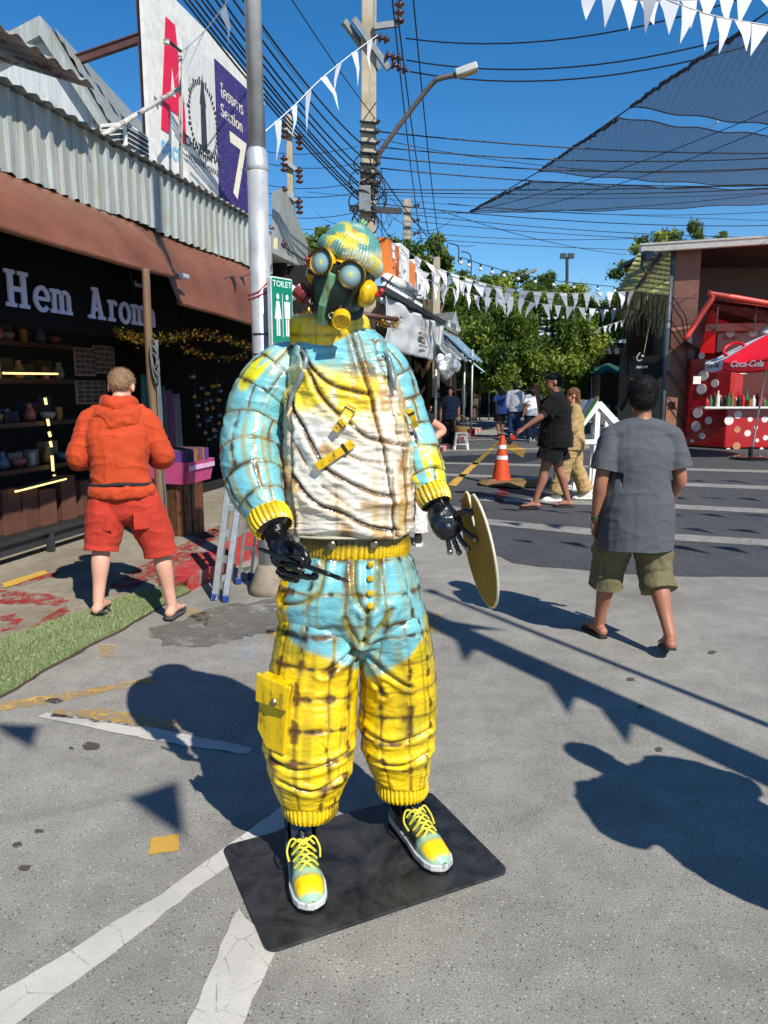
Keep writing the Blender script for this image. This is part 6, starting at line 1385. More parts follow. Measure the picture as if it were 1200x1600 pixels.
# --- far end of the street
hall = thing('market_hall', 'dark open market hall with white roof at the end of the street', 'market hall', (8, 42, 0))
wbox('back_wall', -6, 40, 46, 46.2, 0, 5, M_DARKW, hall)
MB().add([(9, 38, 4.0), (22, 38, 4.0), (22, 45, 5.4), (9, 45, 5.4), (9, 38, 3.85), (22, 38, 3.85), (22, 45, 5.25), (9, 45, 5.25)], [(0, 1, 2, 3), (7, 6, 5, 4), (0, 4, 5, 1)]).build('white_roof', M_WPAINT, hall)
wbox('long_beam', -6, 40, 37.9, 38.1, 3.3, 3.6, M_DARKMET, hall); wbox('dark_roof', -6, 40, 38, 46, 3.65, 3.75, M_DARKW, hall)
for k in range(10): wbox('column', -4 + 4 * k, -3.8 + 4 * k, 38, 38.2, 0, 3.6, M_DARKMET, hall)
for k in range(16): wbox('fence_bar', 1.6 + .45 * k, 1.66 + .45 * k, 37, 37.05, 0, 1.7, M_DARKMET, hall)
wbox('fence_rail', 1.5, 9, 36.98, 37.06, 1.5, 1.56, M_DARKMET, hall)
gc_ = thing('green_canopy', 'dark green fabric canopy over the far stalls', 'canopy', at(925, 582, 33)); MB().sheet(lambda a, b: at(872 + 110 * a, 584 - 14 * b, 32 + 3 * b) + V((0, 0, .08 * math.sin(a * 20))), 40, 4, .01).build('fabric', plain('green_shade_cloth', (22, 84, 62), .7), gc_, True)
for x in (880, 925, 970): MB().cyl(at(x, 640, 32.2), at(x, 582, 32.2), .03, 8).build('pole', M_PIPE, gc_)
for k, (x, lab) in enumerate(((895, 'left'), (930, 'middle'), (958, 'right'))):
    p = at(x, 640, 29); p.z = 0; o = thing('stall_table', '%s dim stall table under the green canopy' % lab, 'table', p); MB().box(p + V((0, 0, .75)), (1.2, .7, .05)).build('top', M_DARKMET, o)
    for sx in (-.55, .55):
        for sy in (-.3, .3): MB().cyl(p + V((sx, sy, 0)), p + V((sx, sy, .73)), .02, 6).build('leg', M_PIPE, o)
    for j in range(5):
        q = p + V((-.45 + .22 * j, random.gauss(0, .1), .776)); tag(MB().box(q + V((0, 0, .09)), (.15, .14, .18), rz=random.random()).build('goods_box', [M_WPAINT, M_NVP := plain('blue_box', (58, 84, 128), .5), M_KR, M_TILE][j % 4], None), 'small box of goods on the dim stall tables', 'box', 'goods on the far stall tables')

# ================================================================== POLES, WIRES, NETS, BUNTING
n = NT('cast_concrete_pole'); a = n.noise(2, 6, .7); f = n.noise(40, 4, .7); st = n.noise(3, 4, .6, n.mapping((8, 8, .4))); c = n.mix(n.ramp(a, [(.35, 0.), (.7, 1.)]), C(150, 136, 112), C(184, 172, 148)); c = n.mix(n.math('MULTIPLY', n.ramp(st, [(.55, 0.), (.75, 1.)]), .5), c, C(96, 84, 70)); n.set(c, .85, 0, n.bump(f, .4, .01)); M_CPOLE = n.m
M_WIRE = plain('black_wire', (18, 18, 22), .5); M_PORC = plain('brown_porcelain', (64, 34, 28), .2, 0, .2, 8, .05, .6); M_GALV = plain('galvanised_arm', (128, 132, 132), .5, .5)
PY = 14.5
def taper_pole(name, label, base, top, w0, w1, mat=M_CPOLE):
    o = thing(name, label, 'utility pole', base); d = top - base; vs = []
    for p, w in ((base, w0), (top, w1)): vs += [p + V((sx * w / 2, sy * w / 2, 0)) for sx, sy in ((-1, -1), (1, -1), (1, 1), (-1, 1))]
    MB().add(vs, [(3, 2, 1, 0), (4, 5, 6, 7), (0, 1, 5, 4), (1, 2, 6, 5), (2, 3, 7, 6), (3, 0, 4, 7)]).build('shaft', mat, o, bevel=.03); return o
def insul(p, d, nn_, parent, r=.085, step=.10):
    d = V(d).normalized(); x, y = frame(d); M = Matrix.Translation(p) @ Matrix(((x.x, y.x, d.x, 0), (x.y, y.y, d.y, 0), (x.z, y.z, d.z, 0), (0, 0, 0, 1))); prof = []
    for k in range(nn_): prof += [(r * .35, k * step), (r, k * step + step * .25), (r * .95, k * step + step * .45), (r * .35, k * step + step * .6)]
    prof.append((r * .3, nn_ * step)); MB(M).lathe(prof, 14).build('insulator', M_PORC, parent, True)
xb = at(572, 300, PY).x; up_ = taper_pole('utility_pole', 'tall concrete utility pole crowded with cables behind the statue', V((xb, PY, 0)), V((xb + .08, PY, 10.6)), .34, .25)
for a, b in (((537, 33), (592, 108)), ((553, 30), (608, 108))): MB().bar(at(a[0], a[1], PY - .2), at(b[0], b[1], PY - .2 if a[0] > 540 else PY + .2), .09, .10).build('crossarm', M_GALV, up_)
MB().bar(at(584, 42, PY - .2), at(622, 37, PY - .2), .07, .10).build('bracket', M_GALV, up_); MB().bar(at(585, 0, PY - .1), at(585, 45, PY - .1), .04, .08).build('bracket', M_GALV, up_)
insul(at(624, 38, PY - .2), (0, 0, 1), 3, up_, .10, .13)
for a, b in (((582, 56), (606, 62)), ((602, 86), (626, 92)), ((612, 100), (634, 110))): insul(at(*a, PY - .25), at(*b, PY - .25) - at(*a, PY - .25), 3, up_, .085, .105)
for y0 in (190, 205, 222, 238, 255, 270, 285): MB().bar(at(562, y0, PY - .18), at(592, y0 + 3, PY - .18), .05, .03).build('band', M_BLACKMET, up_); insul(at(588, y0, PY - .2), (1, 0, .1), 1, up_, .05, .08)
MB().box(at(570, 312, PY - .2), (.22, .2, .45)).build('junction_box', M_GALV, up_, bevel=.01); MB().bar(at(546, 325, PY - .2), at(628, 330, PY - .2), .08, .10).build('crossarm', M_DARKMET, up_)
for k in range(14):
    p = at(562 + random.random() * 30, 250 + random.random() * 100, PY - .22); ring(MB(), p, .10 + random.random() * .18, .012, (random.gauss(0, .4), -1, random.gauss(0, .3)), 18).build('cable_loop', M_WIRE, up_, True)
p2 = at(456, 300, 30.); u2 = taper_pole('utility_pole', 'distant utility pole left of the statue with two crossarms', V((p2.x, 30, 0)), V((at(451, 180, 30).x, 30, at(451, 180, 30).z)), .36, .22)
for y0, w in ((205, 14), (257, 14), (305, 12)):
    MB().bar(at(448 - w * .3, y0 - 6, 29.7), at(456 + w, y0 + 14, 29.9), .12, .14).build('crossarm', M_GALV, u2); insul(at(444, y0 + 12, 29.7), (0, 0, 1), 3, u2, .16, .2); insul(at(468, y0 + 30, 29.8), (0, 0, 1), 3, u2, .16, .2)
p3 = at(637, 300, 27.); u3 = taper_pole('utility_pole', 'weathered utility pole behind the roof letters', V((p3.x, 27, 0)), at(636, 312, 27.), .34, .26)
for y0 in (322, 345, 365): MB().bar(at(628, y0, 26.7), at(648, y0 + 2, 26.7), .05, .06).build('crossarm', M_GALV, u3); insul(at(646, y0, 26.7), (1, 0, .2), 2, u3, .08, .12)
p4 = at(682, 480, 24.); taper_pole('utility_pole', 'short grey pole rising beside the distant trees', V((p4.x, 24, 0)), at(682, 402, 24.), .26, .22)
p5 = at(447, 400, 13.5); u5 = thing('cable_bracket', 'cream bracket with three black spools beside the steel pole', 'bracket', at(430, 380, 12.5)); MB().bar(at(431, 372, 12.4), at(431, 440, 12.4), .06, .05).build('upright', plain('cream_paint', (206, 190, 150), .6), u5)
for y0 in (382, 402, 424): insul(at(440, y0, 12.4), (1, 0, 0), 1, u5, .07, .1)
# street lamp arm on the utility pole
lm = thing('street_lamp', 'street lamp on a curved rusty arm from the utility pole', 'street lamp', at(590, 255, PY)); MB().tube(smooth_path([at(590, 258, PY - .1), at(596, 235, PY - .2), at(640, 175, PY - .4), at(676, 130, PY - .6), at(690, 122, PY - .65), at(714, 117, PY - .7)], 6), .045, 10).build('arm', rusty('dull_lamp_pipe', (104, 94, 88), (70, 52, 44), .4), lm, True)
a, b = at(712, 116, PY - .7), at(746, 104, PY - .75); MB().bar(a, b, .20, .12).build('head', plain('lamp_grey', (178, 180, 176), .45), lm, bevel=.02); MB().bar(a.lerp(b, .3) - V((0, .0, .066)), b.lerp(a, .06) - V((0, 0, .066)), .15, .02).build('diffuser', plain('lamp_lens', (196, 178, 120), .3), lm)
l2 = thing('street_lamp', 'small distant street lamp above the trees', 'street lamp', at(812, 430, 36)); MB().tube([at(798, 470, 36), at(799, 440, 36), at(812, 430, 36), at(836, 424, 36)], .05, 8).build('arm', M_GALV, l2, True); MB().bar(at(820, 428, 36), at(838, 421, 36), .3, .12).build('head', M_GALV, l2)
fm_ = thing('floodlight_mast', 'distant floodlight mast with two lamp heads', 'light mast', at(886, 470, 48)); MB().cyl(at(886, 600, 48), at(886, 402, 48), .10, 8).build('mast', M_DARKMET, fm_)
for x in (880, 892): MB().box(at(x, 400, 48), (.36, .3, .3)).build('lamp_head', M_DARKMET, fm_)
# wires --------------------------------------------------------------
def wire(a, b, Ya, Yb, drop, r, label, grp):
    p, q = at(a[0], a[1], Ya), at(b[0], b[1], Yb); o = MB().tube(sag(p, q, drop, 16), r, 5).build('overhead_wire', M_WIRE, None, True); return tag(o, label, 'wire', grp)
for a, b in (((375, -10), (566, 226)), ((358, -10), (564, 244)), ((340, -10), (562, 262)), ((330, -10), (560, 272)), ((316, -10), (560, 286)), ((308, -10), (561, 292)), ((298, -10), (561, 302)), ((288, -10), (562, 308)), ((280, -10), (562, 314))): wire(a, b, 9.5, PY - .2, .12, .014, 'black cable of the thick bundle sloping from top left to the utility pole', 'cable bundle at top left')
wire((450, -10), (590, 190), 11, PY, .05, .009, 'lone thin wire sloping from top centre to the utility pole', None); wire((372, -10), (480, 140), 10, 22, .05, .009, 'thin wire right of the cable bundle', None)
for a, b, lab in (((612, -10), (662, 395), 'leftmost'), ((622, 30), (676, 390), 'middle'), ((645, -10), (690, 400), 'rightmost')): wire(a, b, 12.5, 27, .4, .013, '%s of three wires dropping steeply beside the pole' % lab, 'three steep wires')
for a, b, lab, r in (((634, 60), (1215, -22), 'upper black wire running from the pole to the top right', .013), ((634, 94), (1215, 38), 'second black wire running from the pole to the right', .013), ((640, 112), (1215, 58), 'third black wire running from the pole past the street lamp', .013)): wire(a, b, PY, 12, .35, r, lab, None)
for k, (y0, y1, r, dr) in enumerate(((206, 240, .013, .10), (230, 246, .012, .15), (246, 262, .013, .15), (263, 290, .012, .12), (296, 288, .012, .05), (300, 294, .010, .08), (218, 262, .007, .3), (305, 300, .006, .1))): wire((594, y0), (1220, y1), PY, 15 + k * .5, dr, r, '%s wire of the level group right of the pole' % ['first', 'second', 'third', 'fourth', 'fifth', 'sixth', 'seventh', 'eighth'][k], 'level wires right of the pole')
for k, (a, b, Ya, Yb, r) in enumerate((((590, 318), (1220, 352), 15, 20, .010), ((600, 332), (1220, 300), 15, 18, .008), ((640, 335), (1220, 372), 27, 24, .012), ((640, 345), (1220, 378), 27, 26, .012), ((640, 362), (1000, 372), 27, 30, .012), ((650, 372), (1220, 392), 27, 30, .012), ((690, 330), (980, 398), 18, 26, .008), ((700, 318), (1220, 330), 17, 17, .007), ((592, 268), (700, 400), PY, 26, .014), ((480, 300), (1220, 345), 30, 26, .009), ((735, 330), (1220, 165), 16, 12, .007), ((800, 330), (1220, 190), 17, 12, .007))): wire(a, b, Ya, Yb, .15, r, ['upper', 'crossing', 'level', 'second level', 'short', 'lowest', 'slanting', 'faint', 'thick sloping', 'long faint', 'rising', 'second rising'][k] + ' wire in the low tangle above the trees', 'low tangle of wires')
for k, (y0, y1) in enumerate(((232, 228), (250, 255), (284, 284), (296, 300), (330, 331), (346, 350))): wire((410, y0 + 4), (560, y1), 31, 30, .2, .014, '%s wire crossing at the distant pole' % ['top', 'second', 'third', 'fourth', 'fifth', 'lowest'][k], 'wires at the distant pole')
for k, y0 in enumerate((382, 402, 424)): wire((440, y0), (500, y0 + 34), 12.3, 16, .05, .016, '%s thick black cable leaving the cream bracket' % ['upper', 'middle', 'lower'][k], 'cables from the cream bracket')
for k in range(16):
    p = at(560 + random.random() * 40, 240 + random.random() * 90, PY - .2); q = at(560 + random.gauss(60, 60), 330 + random.random() * 70, PY + 3 + 8 * random.random()); o = MB().tube(sag(p, q, .3 + .4 * random.random(), 10), .007, 4).build('overhead_wire', M_WIRE, None, True); tag(o, 'thin loose wire hanging in the tangle round the utility pole', 'wire', 'loose wires at the utility pole')
# shade nets -----------------------------------------------------------
n = NT('grey_shade_net'); w = n.node('ShaderNodeTexWave', bands_direction='X'); w.inputs['Scale'].default_value = 3.2; w.inputs['Distortion'].default_value = 2.0; n.l(n.mapping((1, 1, 1), (0, 0, .2)), w.inputs['Vector']); f = n.noise(9, 4, .6); h = n.noise(60, 2, .5, n.mapping((.4, 4, 1)))
al = n.math('ADD', n.math('MULTIPLY', n.ramp(h, [(.3, 0.), (.7, 1.)]), .30), n.math('ADD', n.math('MULTIPLY', f, .2), .36)); n.set(n.mix(w.outputs['Fac'], C(104, 108, 112), C(136, 140, 142)), .9, 0, alpha=al); M_NET = n.m
NZ = 6.3
def net(px, label, k):
    q = [gp(x, y, NZ) for x, y in px]; o = thing('shade_net', label, 'shade net', q[0])
    def fn(a, b):
        p = q[0].lerp(q[1], b).lerp(q[3].lerp(q[2], b), a); return p + V((0, 0, -.22 * math.sin(math.pi * a) * (.4 + .6 * math.sin(math.pi * b)) + .02 * math.sin(a * 31 + b * 4)))
    s_ = MB().sheet(fn, 50, 16).build('mesh_sheet', M_NET, o, True)
    MB().tube([fn(i / 40, 0) for i in range(41)], .012, 5).build('hem_cord', M_WIRE, o); MB().tube([fn(i / 40, 1) for i in range(41)], .012, 5).build('hem_cord', M_WIRE, o)
    pts = [fn(0, i / 40) for i in range(41)]; MB().tube([p + V((random.gauss(0, .014), random.gauss(0, .014), random.gauss(0, .014))) for p in pts], .03, 6).build('gathered_edge', plain('net_roll', (48, 54, 62), .8), o)
net([(735, 331), (828, 283), (1330, 293), (1330, 310)], 'lowest and farthest grey shade net over the street', 0); net([(842, 268), (968, 183), (1330, 215), (1330, 292)], 'middle grey shade net over the street', 1); net([(986, 167), (1168, 42), (1400, 40), (1400, 205)], 'nearest and largest grey shade net at top right', 2)
MB_ = MB().tube([gp(728, 334, NZ), gp(842, 268, NZ), gp(986, 167, NZ), gp(1200, 18, NZ)], .012, 6); tag(MB_.build('net_cable', M_WIRE, None, True), 'taut cable carrying the gathered edges of the shade nets', 'cable')
for a, b in (((1122, 190), (1105, 200)), ((888, 262), (884, 280)), ((1038, 278), (1034, 290))): tag(MB().tube([gp(*a, NZ), gp(*b, NZ)], .012, 5).build('white_tie', M_WPAINT, None), 'short white cord tying two shade nets together', 'cord', 'white net ties')
# bunting -------------------------------------------------------------
n = NT('white_bunting'); n.set(C(232, 232, 236), .7); tl = n.node('ShaderNodeBsdfTranslucent'); tl.inputs['Color'].default_value = C(226, 226, 232); mx = n.node('ShaderNodeMixShader'); mx.inputs[0].default_value = .3; n.l(n.b.outputs[0], mx.inputs[1]); n.l(tl.outputs[0], mx.inputs[2]); n.l(mx.outputs[0], n.n['Material Output'].inputs[0]); M_FLAG = n.m
def bunting(pts, label, gap, w, h, r=.006, wind=.25, seed=0):
    rnd = random.Random(seed); Q = smooth_path(pts, 12); o = thing('bunting_string', label, 'bunting', Q[0], 0, 'bunting strings'); MB().tube(Q, r, 4).build('cord', M_WPAINT, o)
    acc = 0.0; nxt = gap * .5
    for a, b in zip(Q[:-1], Q[1:]):
        L = (b - a).length
        while nxt < acc + L:
            p = a.lerp(b, (nxt - acc) / L); d = (b - a).normalized(); d.z *= .6; sw = V((rnd.gauss(0, wind), rnd.gauss(0, wind), 0)) * h; ww = w * (.85 + .3 * rnd.random()); tip = p + V((0, 0, -h * (.85 + .25 * rnd.random()))) + sw
            bow = (d.cross(V((0, 0, 1)))).normalized() * rnd.gauss(0, .08) * h; l_, r_ = p - d * ww / 2, p + d * ww / 2; m1, m2 = l_.lerp(tip, .5) + bow, r_.lerp(tip, .5) + bow
            MB().add([l_, r_, m1, m2, tip], [(0, 1, 3, 2), (2, 3, 4)]).build('flag', M_FLAG, o, True); nxt += gap
        acc += L
A_ = lambda *t: [at(x, y, Y) for x, y, Y in t]
bunting(A_((597, 372, 15.5), (640, 395, 16), (700, 425, 17), (790, 450, 18), (880, 458, 19), (960, 456, 20), (1042, 452, 21)), 'upper white bunting string from the roof letters to the brown stall', .43, .27, .42, seed=1)
bunting(A_((640, 418, 18), (690, 432, 19), (760, 448, 20), (820, 470, 21), (900, 480, 22), (970, 484, 23), (1030, 478, 24)), 'lower white bunting string across the trees', .46, .27, .40, seed=2)
bunting(A_((655, 432, 16), (700, 448, 17), (745, 462, 18), (800, 470, 19)), 'short white bunting string hanging by the roof letters', .45, .27, .40, seed=6)
bunting(A_((812, 518, 30), (860, 520, 30), (920, 516, 31), (975, 500, 32)), 'small far white bunting string in front of the trees', .34, .22, .36, seed=3)
bunting(A_((590, 55, 10), (545, 88, 9.5), (500, 125, 9), (460, 165, 8.5), (415, 205, 8)), 'pale bunting string drooping from the utility pole to the steel pole', .40, .15, .38, .006, .2, 4)
bunting(A_((283, 82, 10), (320, 48, 9), (365, -12, 8)), 'short bunting string rising from the billboard upright', .75, .22, .42, .006, .3, 5)
bunting(A_((905, -14, 6.2), (980, -2, 6.2), (1060, 2, 6.2), (1215, -14, 6.3)), 'near white bunting string along the top right edge', .155, .14, .21, .005, .2, 7)
bunting(A_((1000, -18, 5.6), (1070, 10, 5.6), (1130, 28, 5.7), (1230, 44, 5.8)), 'second near bunting string at the top right corner', .15, .14, .21, .005, .2, 8)
# strings stretched above the camera: seen by the shadows they drop on the asphalt
def above(px, z): return [gp(x, y) - Vector((-.568, .911, 0)) * z + V((0, 0, z)) for x, y in px]
bunting(above([(-120, 1120), (40, 1132), (200, 1128), (430, 1225), (800, 1180)], 4.6), 'white bunting string stretched high behind the camera', 1.02, .26, .34, .004, .1, 21)
bunting(above([(-60, 1290), (140, 1255), (330, 1195), (700, 1010)], 4.4), 'second white bunting string stretched high behind the camera', 1.4, .26, .34, .004, .1, 22)
for k, (y0, y1) in enumerate(((745, 752), (768, 780), (792, 806), (812, 830), (838, 858))): bunting(above([(700, y0), (900, (y0 + y1) / 2), (1260, y1)], 5.6), '%s bunting row high above the dark asphalt' % ['first', 'second', 'third', 'fourth', 'fifth'][k], .52, .26, .36, .004, .25, 30 + k)
# string lights
def lights(pts, label, gap, Y=None):
    Q = smooth_path(pts, 10); o = thing('string_lights', label, 'string lights', Q[0]); MB().tube(Q, .012, 4).build('cord', M_WIRE, o)
    for i in range(0, len(Q), gap): MB().cyl(Q[i], Q[i] - V((0, 0, .10)), .03, 6).build('socket', M_BLACKMET, o); MB().ball(Q[i] - V((0, 0, .15)), .06, 8, None, 6).build('bulb', M_WPAINT, o, True)
lights(A_((720, 402, 22), (760, 415, 23), (810, 428, 24), (880, 440, 26), (960, 448, 28)), 'dark string of bulbs above the upper bunting', 4); lights(A_((790, 485, 30), (830, 492, 30), (880, 490, 30), (960, 478, 31)), 'pale string of bulbs among the trees', 2)
for a, b in (((735, 405), (736, 430)), ((716, 392), (716, 410))): tag(MB().tube(smooth_path([at(a[0] - 14, a[1] - 12, 25), at(a[0], a[1] - 6, 25), at(*b, 25)], 6), .02, 6).build('cable_drop', M_WIRE, None, True), 'curved black cable drop above the bunting', 'wire', 'curved cable drops')
# off-frame post right of the camera that throws the long band of shadow
sp_ = thing('lamp_post', 'thick post with pennants standing right of the camera', 'post', (3.05, .74, 0)); MB().cyl((3.05, .74, 0), (3.05, .74, 5.15), .115, 16).build('shaft', M_PIPE, sp_, True)
for k, (z, s1) in enumerate(((4.95, -1), (4.7, 1), (4.4, -1), (3.6, -1), (3.25, -1))):
    e = V((3.05, .74, z)) + V((.85, .53, 0)) * .1 * s1; f_ = V((.85, .53, 0)) * s1; MB().add([e, e + V((0, 0, -.22)), e + f_ * .22 + V((0, 0, -.36))], [(0, 1, 2)]).build('pennant', M_FLAG, sp_)
sp2 = thing('slim_post', 'slim post standing beside the thick post right of the camera', 'post', (3.42, .98, 0)); MB().cyl((3.42, .98, 0), (3.42, .98, 5.3), .028, 10).build('shaft', M_PIPE, sp2, True); MB().cyl((3.42, .98, 5.3), (3.42, .98, 5.36), .05, 10).build('cap', M_PIPE, sp2)

# ================================================================== TREES
n = NT('tree_leaf'); t_ = n.attr('tint'); n.set(n.ramp(t_, [(0., C(48, 70, 24)), (.5, C(84, 108, 38)), (1., C(148, 158, 64))]), .55, 0, None, None, .3); tl = n.node('ShaderNodeBsdfTranslucent'); n.l(n.ramp(t_, [(0., C(60, 84, 20)), (1., C(150, 170, 50))]), tl.inputs['Color']); mx = n.node('ShaderNodeMixShader'); mx.inputs[0].default_value = .28; n.l(n.b.outputs[0], mx.inputs[1]); n.l(tl.outputs[0], mx.inputs[2]); n.l(mx.outputs[0], n.n['Material Output'].inputs[0]); M_LEAF = n.m
M_BARK = plain('tree_bark', (92, 76, 58), .9, 0, .4, 6, .6)
def tree(label, px, base_px, Y, blobs, dens, leaf, droop=0.0, seed=0):
    rng = np.random.default_rng(seed); b = at(px, 600, Y); b.z = 0; o = thing('tree', label, 'tree', b)
    cs = [(at(x, y, Y + dy), r / FOC * Y) for x, y, r, dy in blobs]; top = max(c.z for c, r in cs)
    MB().tube(smooth_path([b, b + V((.1, 0, top * .25)), b + V((-.1, 0, top * .5)), b.lerp(V((sum(c.x for c, r in cs) / len(cs), Y, top)), .7)], 6), [.22 - .008 * i for i in range(19)], 8).build('trunk', M_BARK, o, True)
    fork = b + V((0, 0, top * .38))
    for c, r in cs: MB().tube(smooth_path([fork, fork.lerp(c, .5) + V((0, 0, .3)), c], 4), [.11, .10, .09, .08, .07, .06, .05, .04, .03], 6).build('limb', M_BARK, o, True)
    Vs = []; ts = []
    for c, r in cs:
        N = int(dens * 1.9 * r * r); leaf_ = leaf * .66; sub = max(5, int(r * r * 9)); sc = rng.normal(0, 1, (sub, 3)); sc /= np.linalg.norm(sc, axis=1, keepdims=True); sc *= (rng.random((sub, 1)) ** .4) * r * np.array([1, 1, .8]); st_ = rng.normal(.46, .22, sub)
        pick = rng.integers(0, sub, N); P = np.array(c) + sc[pick] + rng.normal(0, .17 * r ** .6, (N, 3)) * np.array([1, 1, .7])
        if droop: k_ = rng.random(N) ** 2 * droop; P[:, 2] -= k_; 
        d1 = rng.normal(0, 1, (N, 3)); d1[:, 2] -= droop * 1.5; d1 /= np.linalg.norm(d1, axis=1, keepdims=True); d2 = np.cross(d1, rng.normal(0, 1, (N, 3))); d2 /= np.linalg.norm(d2, axis=1, keepdims=True); L = leaf_ * (.6 + .8 * rng.random((N, 1)))
        Vs.append(np.stack([P - d1 * L * .5, P + d2 * L * .22, P + d1 * L * .75, P - d2 * L * .22], 1)); ts.append(np.clip(st_[pick] + rng.normal(0, .12, N), 0, 1))
    me = tri_mesh('crown', np.concatenate(Vs), M_LEAF, np.concatenate(ts)); cr_ = adopt(link(D.objects.new('crown', me)), o); cr_['kind'] = 'stuff'
tree('broad feathery green tree drooping over the end of the street', 800, 0, 31, [(720, 500, 46, 0), (760, 470, 50, 1), (800, 520, 60, -1), (760, 545, 55, -1), (840, 480, 48, 1), (870, 520, 56, 0), (830, 565, 52, -2), (780, 575, 48, -2), (720, 560, 44, 0), (905, 545, 40, 0), (890, 570, 34, -1), (690, 520, 40, 2), (700, 470, 34, 2)], 1500, .24, .5, 1)
tree('green tree rising behind the orange and white roof letters', 668, 0, 26, [(655, 395, 26, 0), (680, 385, 24, 0), (690, 420, 30, 1), (660, 430, 30, 1), (640, 410, 20, 0), (700, 460, 32, 1), (668, 470, 30, 1), (650, 455, 24, 0), (688, 372, 14, 0)], 1900, .2, .1, 2)
tree('small dark green tree behind the statue head', 505, 0, 24, [(490, 372, 22, 0), (512, 358, 20, 0), (528, 372, 22, 0), (550, 380, 22, 1), (500, 392, 26, 0), (580, 385, 24, 1), (605, 392, 18, 1), (625, 385, 16, 1)], 1900, .2, .1, 3)
tree('rounded leafy tree behind the tiled roof', 1030, 0, 36, [(1000, 400, 28, 0), (1030, 378, 30, 0), (1065, 368, 26, 0), (985, 430, 30, 0), (1095, 380, 22, 1), (1040, 410, 34, 1), (975, 455, 26, 0), (1010, 440, 36, 1), (1125, 372, 12, 1)], 1500, .24, .1, 4)
tree('light green tree left of the tiled roof', 930, 0, 40, [(915, 470, 36, 0), (950, 480, 34, 0), (880, 470, 30, 1), (935, 510, 40, -1), (960, 520, 30, -1), (900, 505, 36, 0), (965, 470, 24, 0), (840, 450, 24, 2), (860, 440, 18, 2)], 1300, .27, .2, 5)
tree('thin sunlit tree above the bunting', 740, 0, 38, [(725, 440, 22, 0), (750, 450, 26, 0), (775, 445, 24, 0), (800, 440, 24, 0), (820, 450, 26, 0), (790, 470, 30, 1), (745, 475, 30, 1)], 1200, .27, .2, 6)

# ================================================================== PEOPLE
def limb(mb, pts, rad, side=Vector((1, 0, 0)), seg=16, sub=5, rnd=(True, True)):
    """tapered tube of elliptical section through pts; rad = [(a, b)], a along the side axis"""
    n = len(pts); Q = smooth_path(pts, sub); rr = crom([r if isinstance(r, tuple) else (r, r) for r in rad], np.linspace(0, n - 1, len(Q)))
    rows = [(Q[i], rr[i][0], rr[i][1]) for i in range(len(Q))]
    d0 = (Q[1] - Q[0]).normalized(); d1 = (Q[-1] - Q[-2]).normalized()
    def ends(p, a, b, d): 
        out = []
        for k in (.35, .7, .95): out.append((p + d * min(a, b) * k, a * math.sqrt(1 - k * k), b * math.sqrt(1 - k * k)))
        return out
    if rnd[0]: rows = ends(*rows[0], -d0)[::-1] + rows
    if rnd[1]: rows = rows + ends(*rows[-1], d1)
    vs = []
    for i, (p, a, b) in enumerate(rows):
        t = rows[min(i + 1, len(rows) - 1)][0] - rows[max(i - 1, 0)][0]; t.normalize()
        x = side - t * side.dot(t)
        if x.length < 1e-4: x, _ = frame(t)
        x.normalize(); y = t.cross(x)
        vs += [p + x * a * math.cos(2 * math.pi * k / seg) + y * b * math.sin(2 * math.pi * k / seg) for k in range(seg)]
    m = len(rows)
    fs = [(i * seg + k, i * seg + (k + 1) % seg, (i + 1) * seg + (k + 1) % seg, (i + 1) * seg + k) for i in range(m - 1) for k in range(seg)]
    fs += [list(range(seg))[::-1], [(m - 1) * seg + k for k in range(seg)]]
    mb.add(vs, fs); return mb
def fuse(mb, name, mat, parent, voxel=.007, it=4, disp=None, hems=()):
    """one continuous skin over the overlapping pieces"""
    me = mb.mesh('tmp', None); o = link(D.objects.new('tmp', me))
    r = o.modifiers.new('r', 'REMESH'); r.mode = 'VOXEL'; r.voxel_size = voxel
    if it:
        s = o.modifiers.new('s', 'SMOOTH'); s.factor = .5; s.iterations = it
    dg = bpy.context.evaluated_depsgraph_get(); dg.update()
    m2 = D.meshes.new_from_object(o.evaluated_get(dg)); D.objects.remove(o); D.meshes.remove(me)
    m2.name = name; m2.materials.clear(); m2.materials.append(mat); m2.shade_smooth(); hems and m2.set_sharp_from_angle(angle=R(55))
    if disp or hems:
        N = len(m2.vertices); co = np.zeros(N * 3, np.float32); no = np.zeros(N * 3, np.float32)
        m2.vertices.foreach_get('co', co); m2.vertices.foreach_get('normal', no); co = co.reshape(-1, 3); no = no.reshape(-1, 3)
        if disp: co = co + no * disp(co)[:, None]
        for e, d, rr in hems:
            e = np.array(e); d = np.array(d.normalized()); k = (co - e) @ d; rad = np.linalg.norm(co - e - k[:, None] * d, axis=1); hit = (k > 0) & (k < .12) & (rad < rr); co[hit] -= d * k[hit][:, None]
        m2.vertices.foreach_set('co', co.reshape(-1).astype(np.float32)); m2.update()
    return adopt(link(D.objects.new(name, m2)), parent, True)
def creases(amp, sc, seed, low=0.0):
    def f(co):
        q = co * np.array(sc); r = 1 - np.abs(2 * fbm(q, seed, 3) - 1); r2 = 1 - np.abs(2 * fbm(co * np.array((4, 4, 11)) + co[:, [2, 0, 1]] * 5, seed + 9, 2) - 1); return (r ** 3 - .3) * amp * .8 + (r2 ** 5 - .15) * amp * .9
    return f
V = Vector
def skin_mat(name, rgb):
    if name in _mats: return _mats[name]
    n = NT(name); a = n.noise(9, 4, .6); b = n.noise(120, 3, .6); col = C(*rgb)
    n.set(n.mix(a, tuple(v * .82 for v in col[:3]) + (1,), (min(1, col[0] * 1.1), col[1] * .98, col[2] * .95, 1)), .5, 0, n.bump(b, .08, .003), None, .4)
    n.b.inputs['Subsurface Weight'].default_value = .08; n.b.inputs['Subsurface Radius'].default_value = (.02, .008, .004); _mats[name] = n.m; return n.m
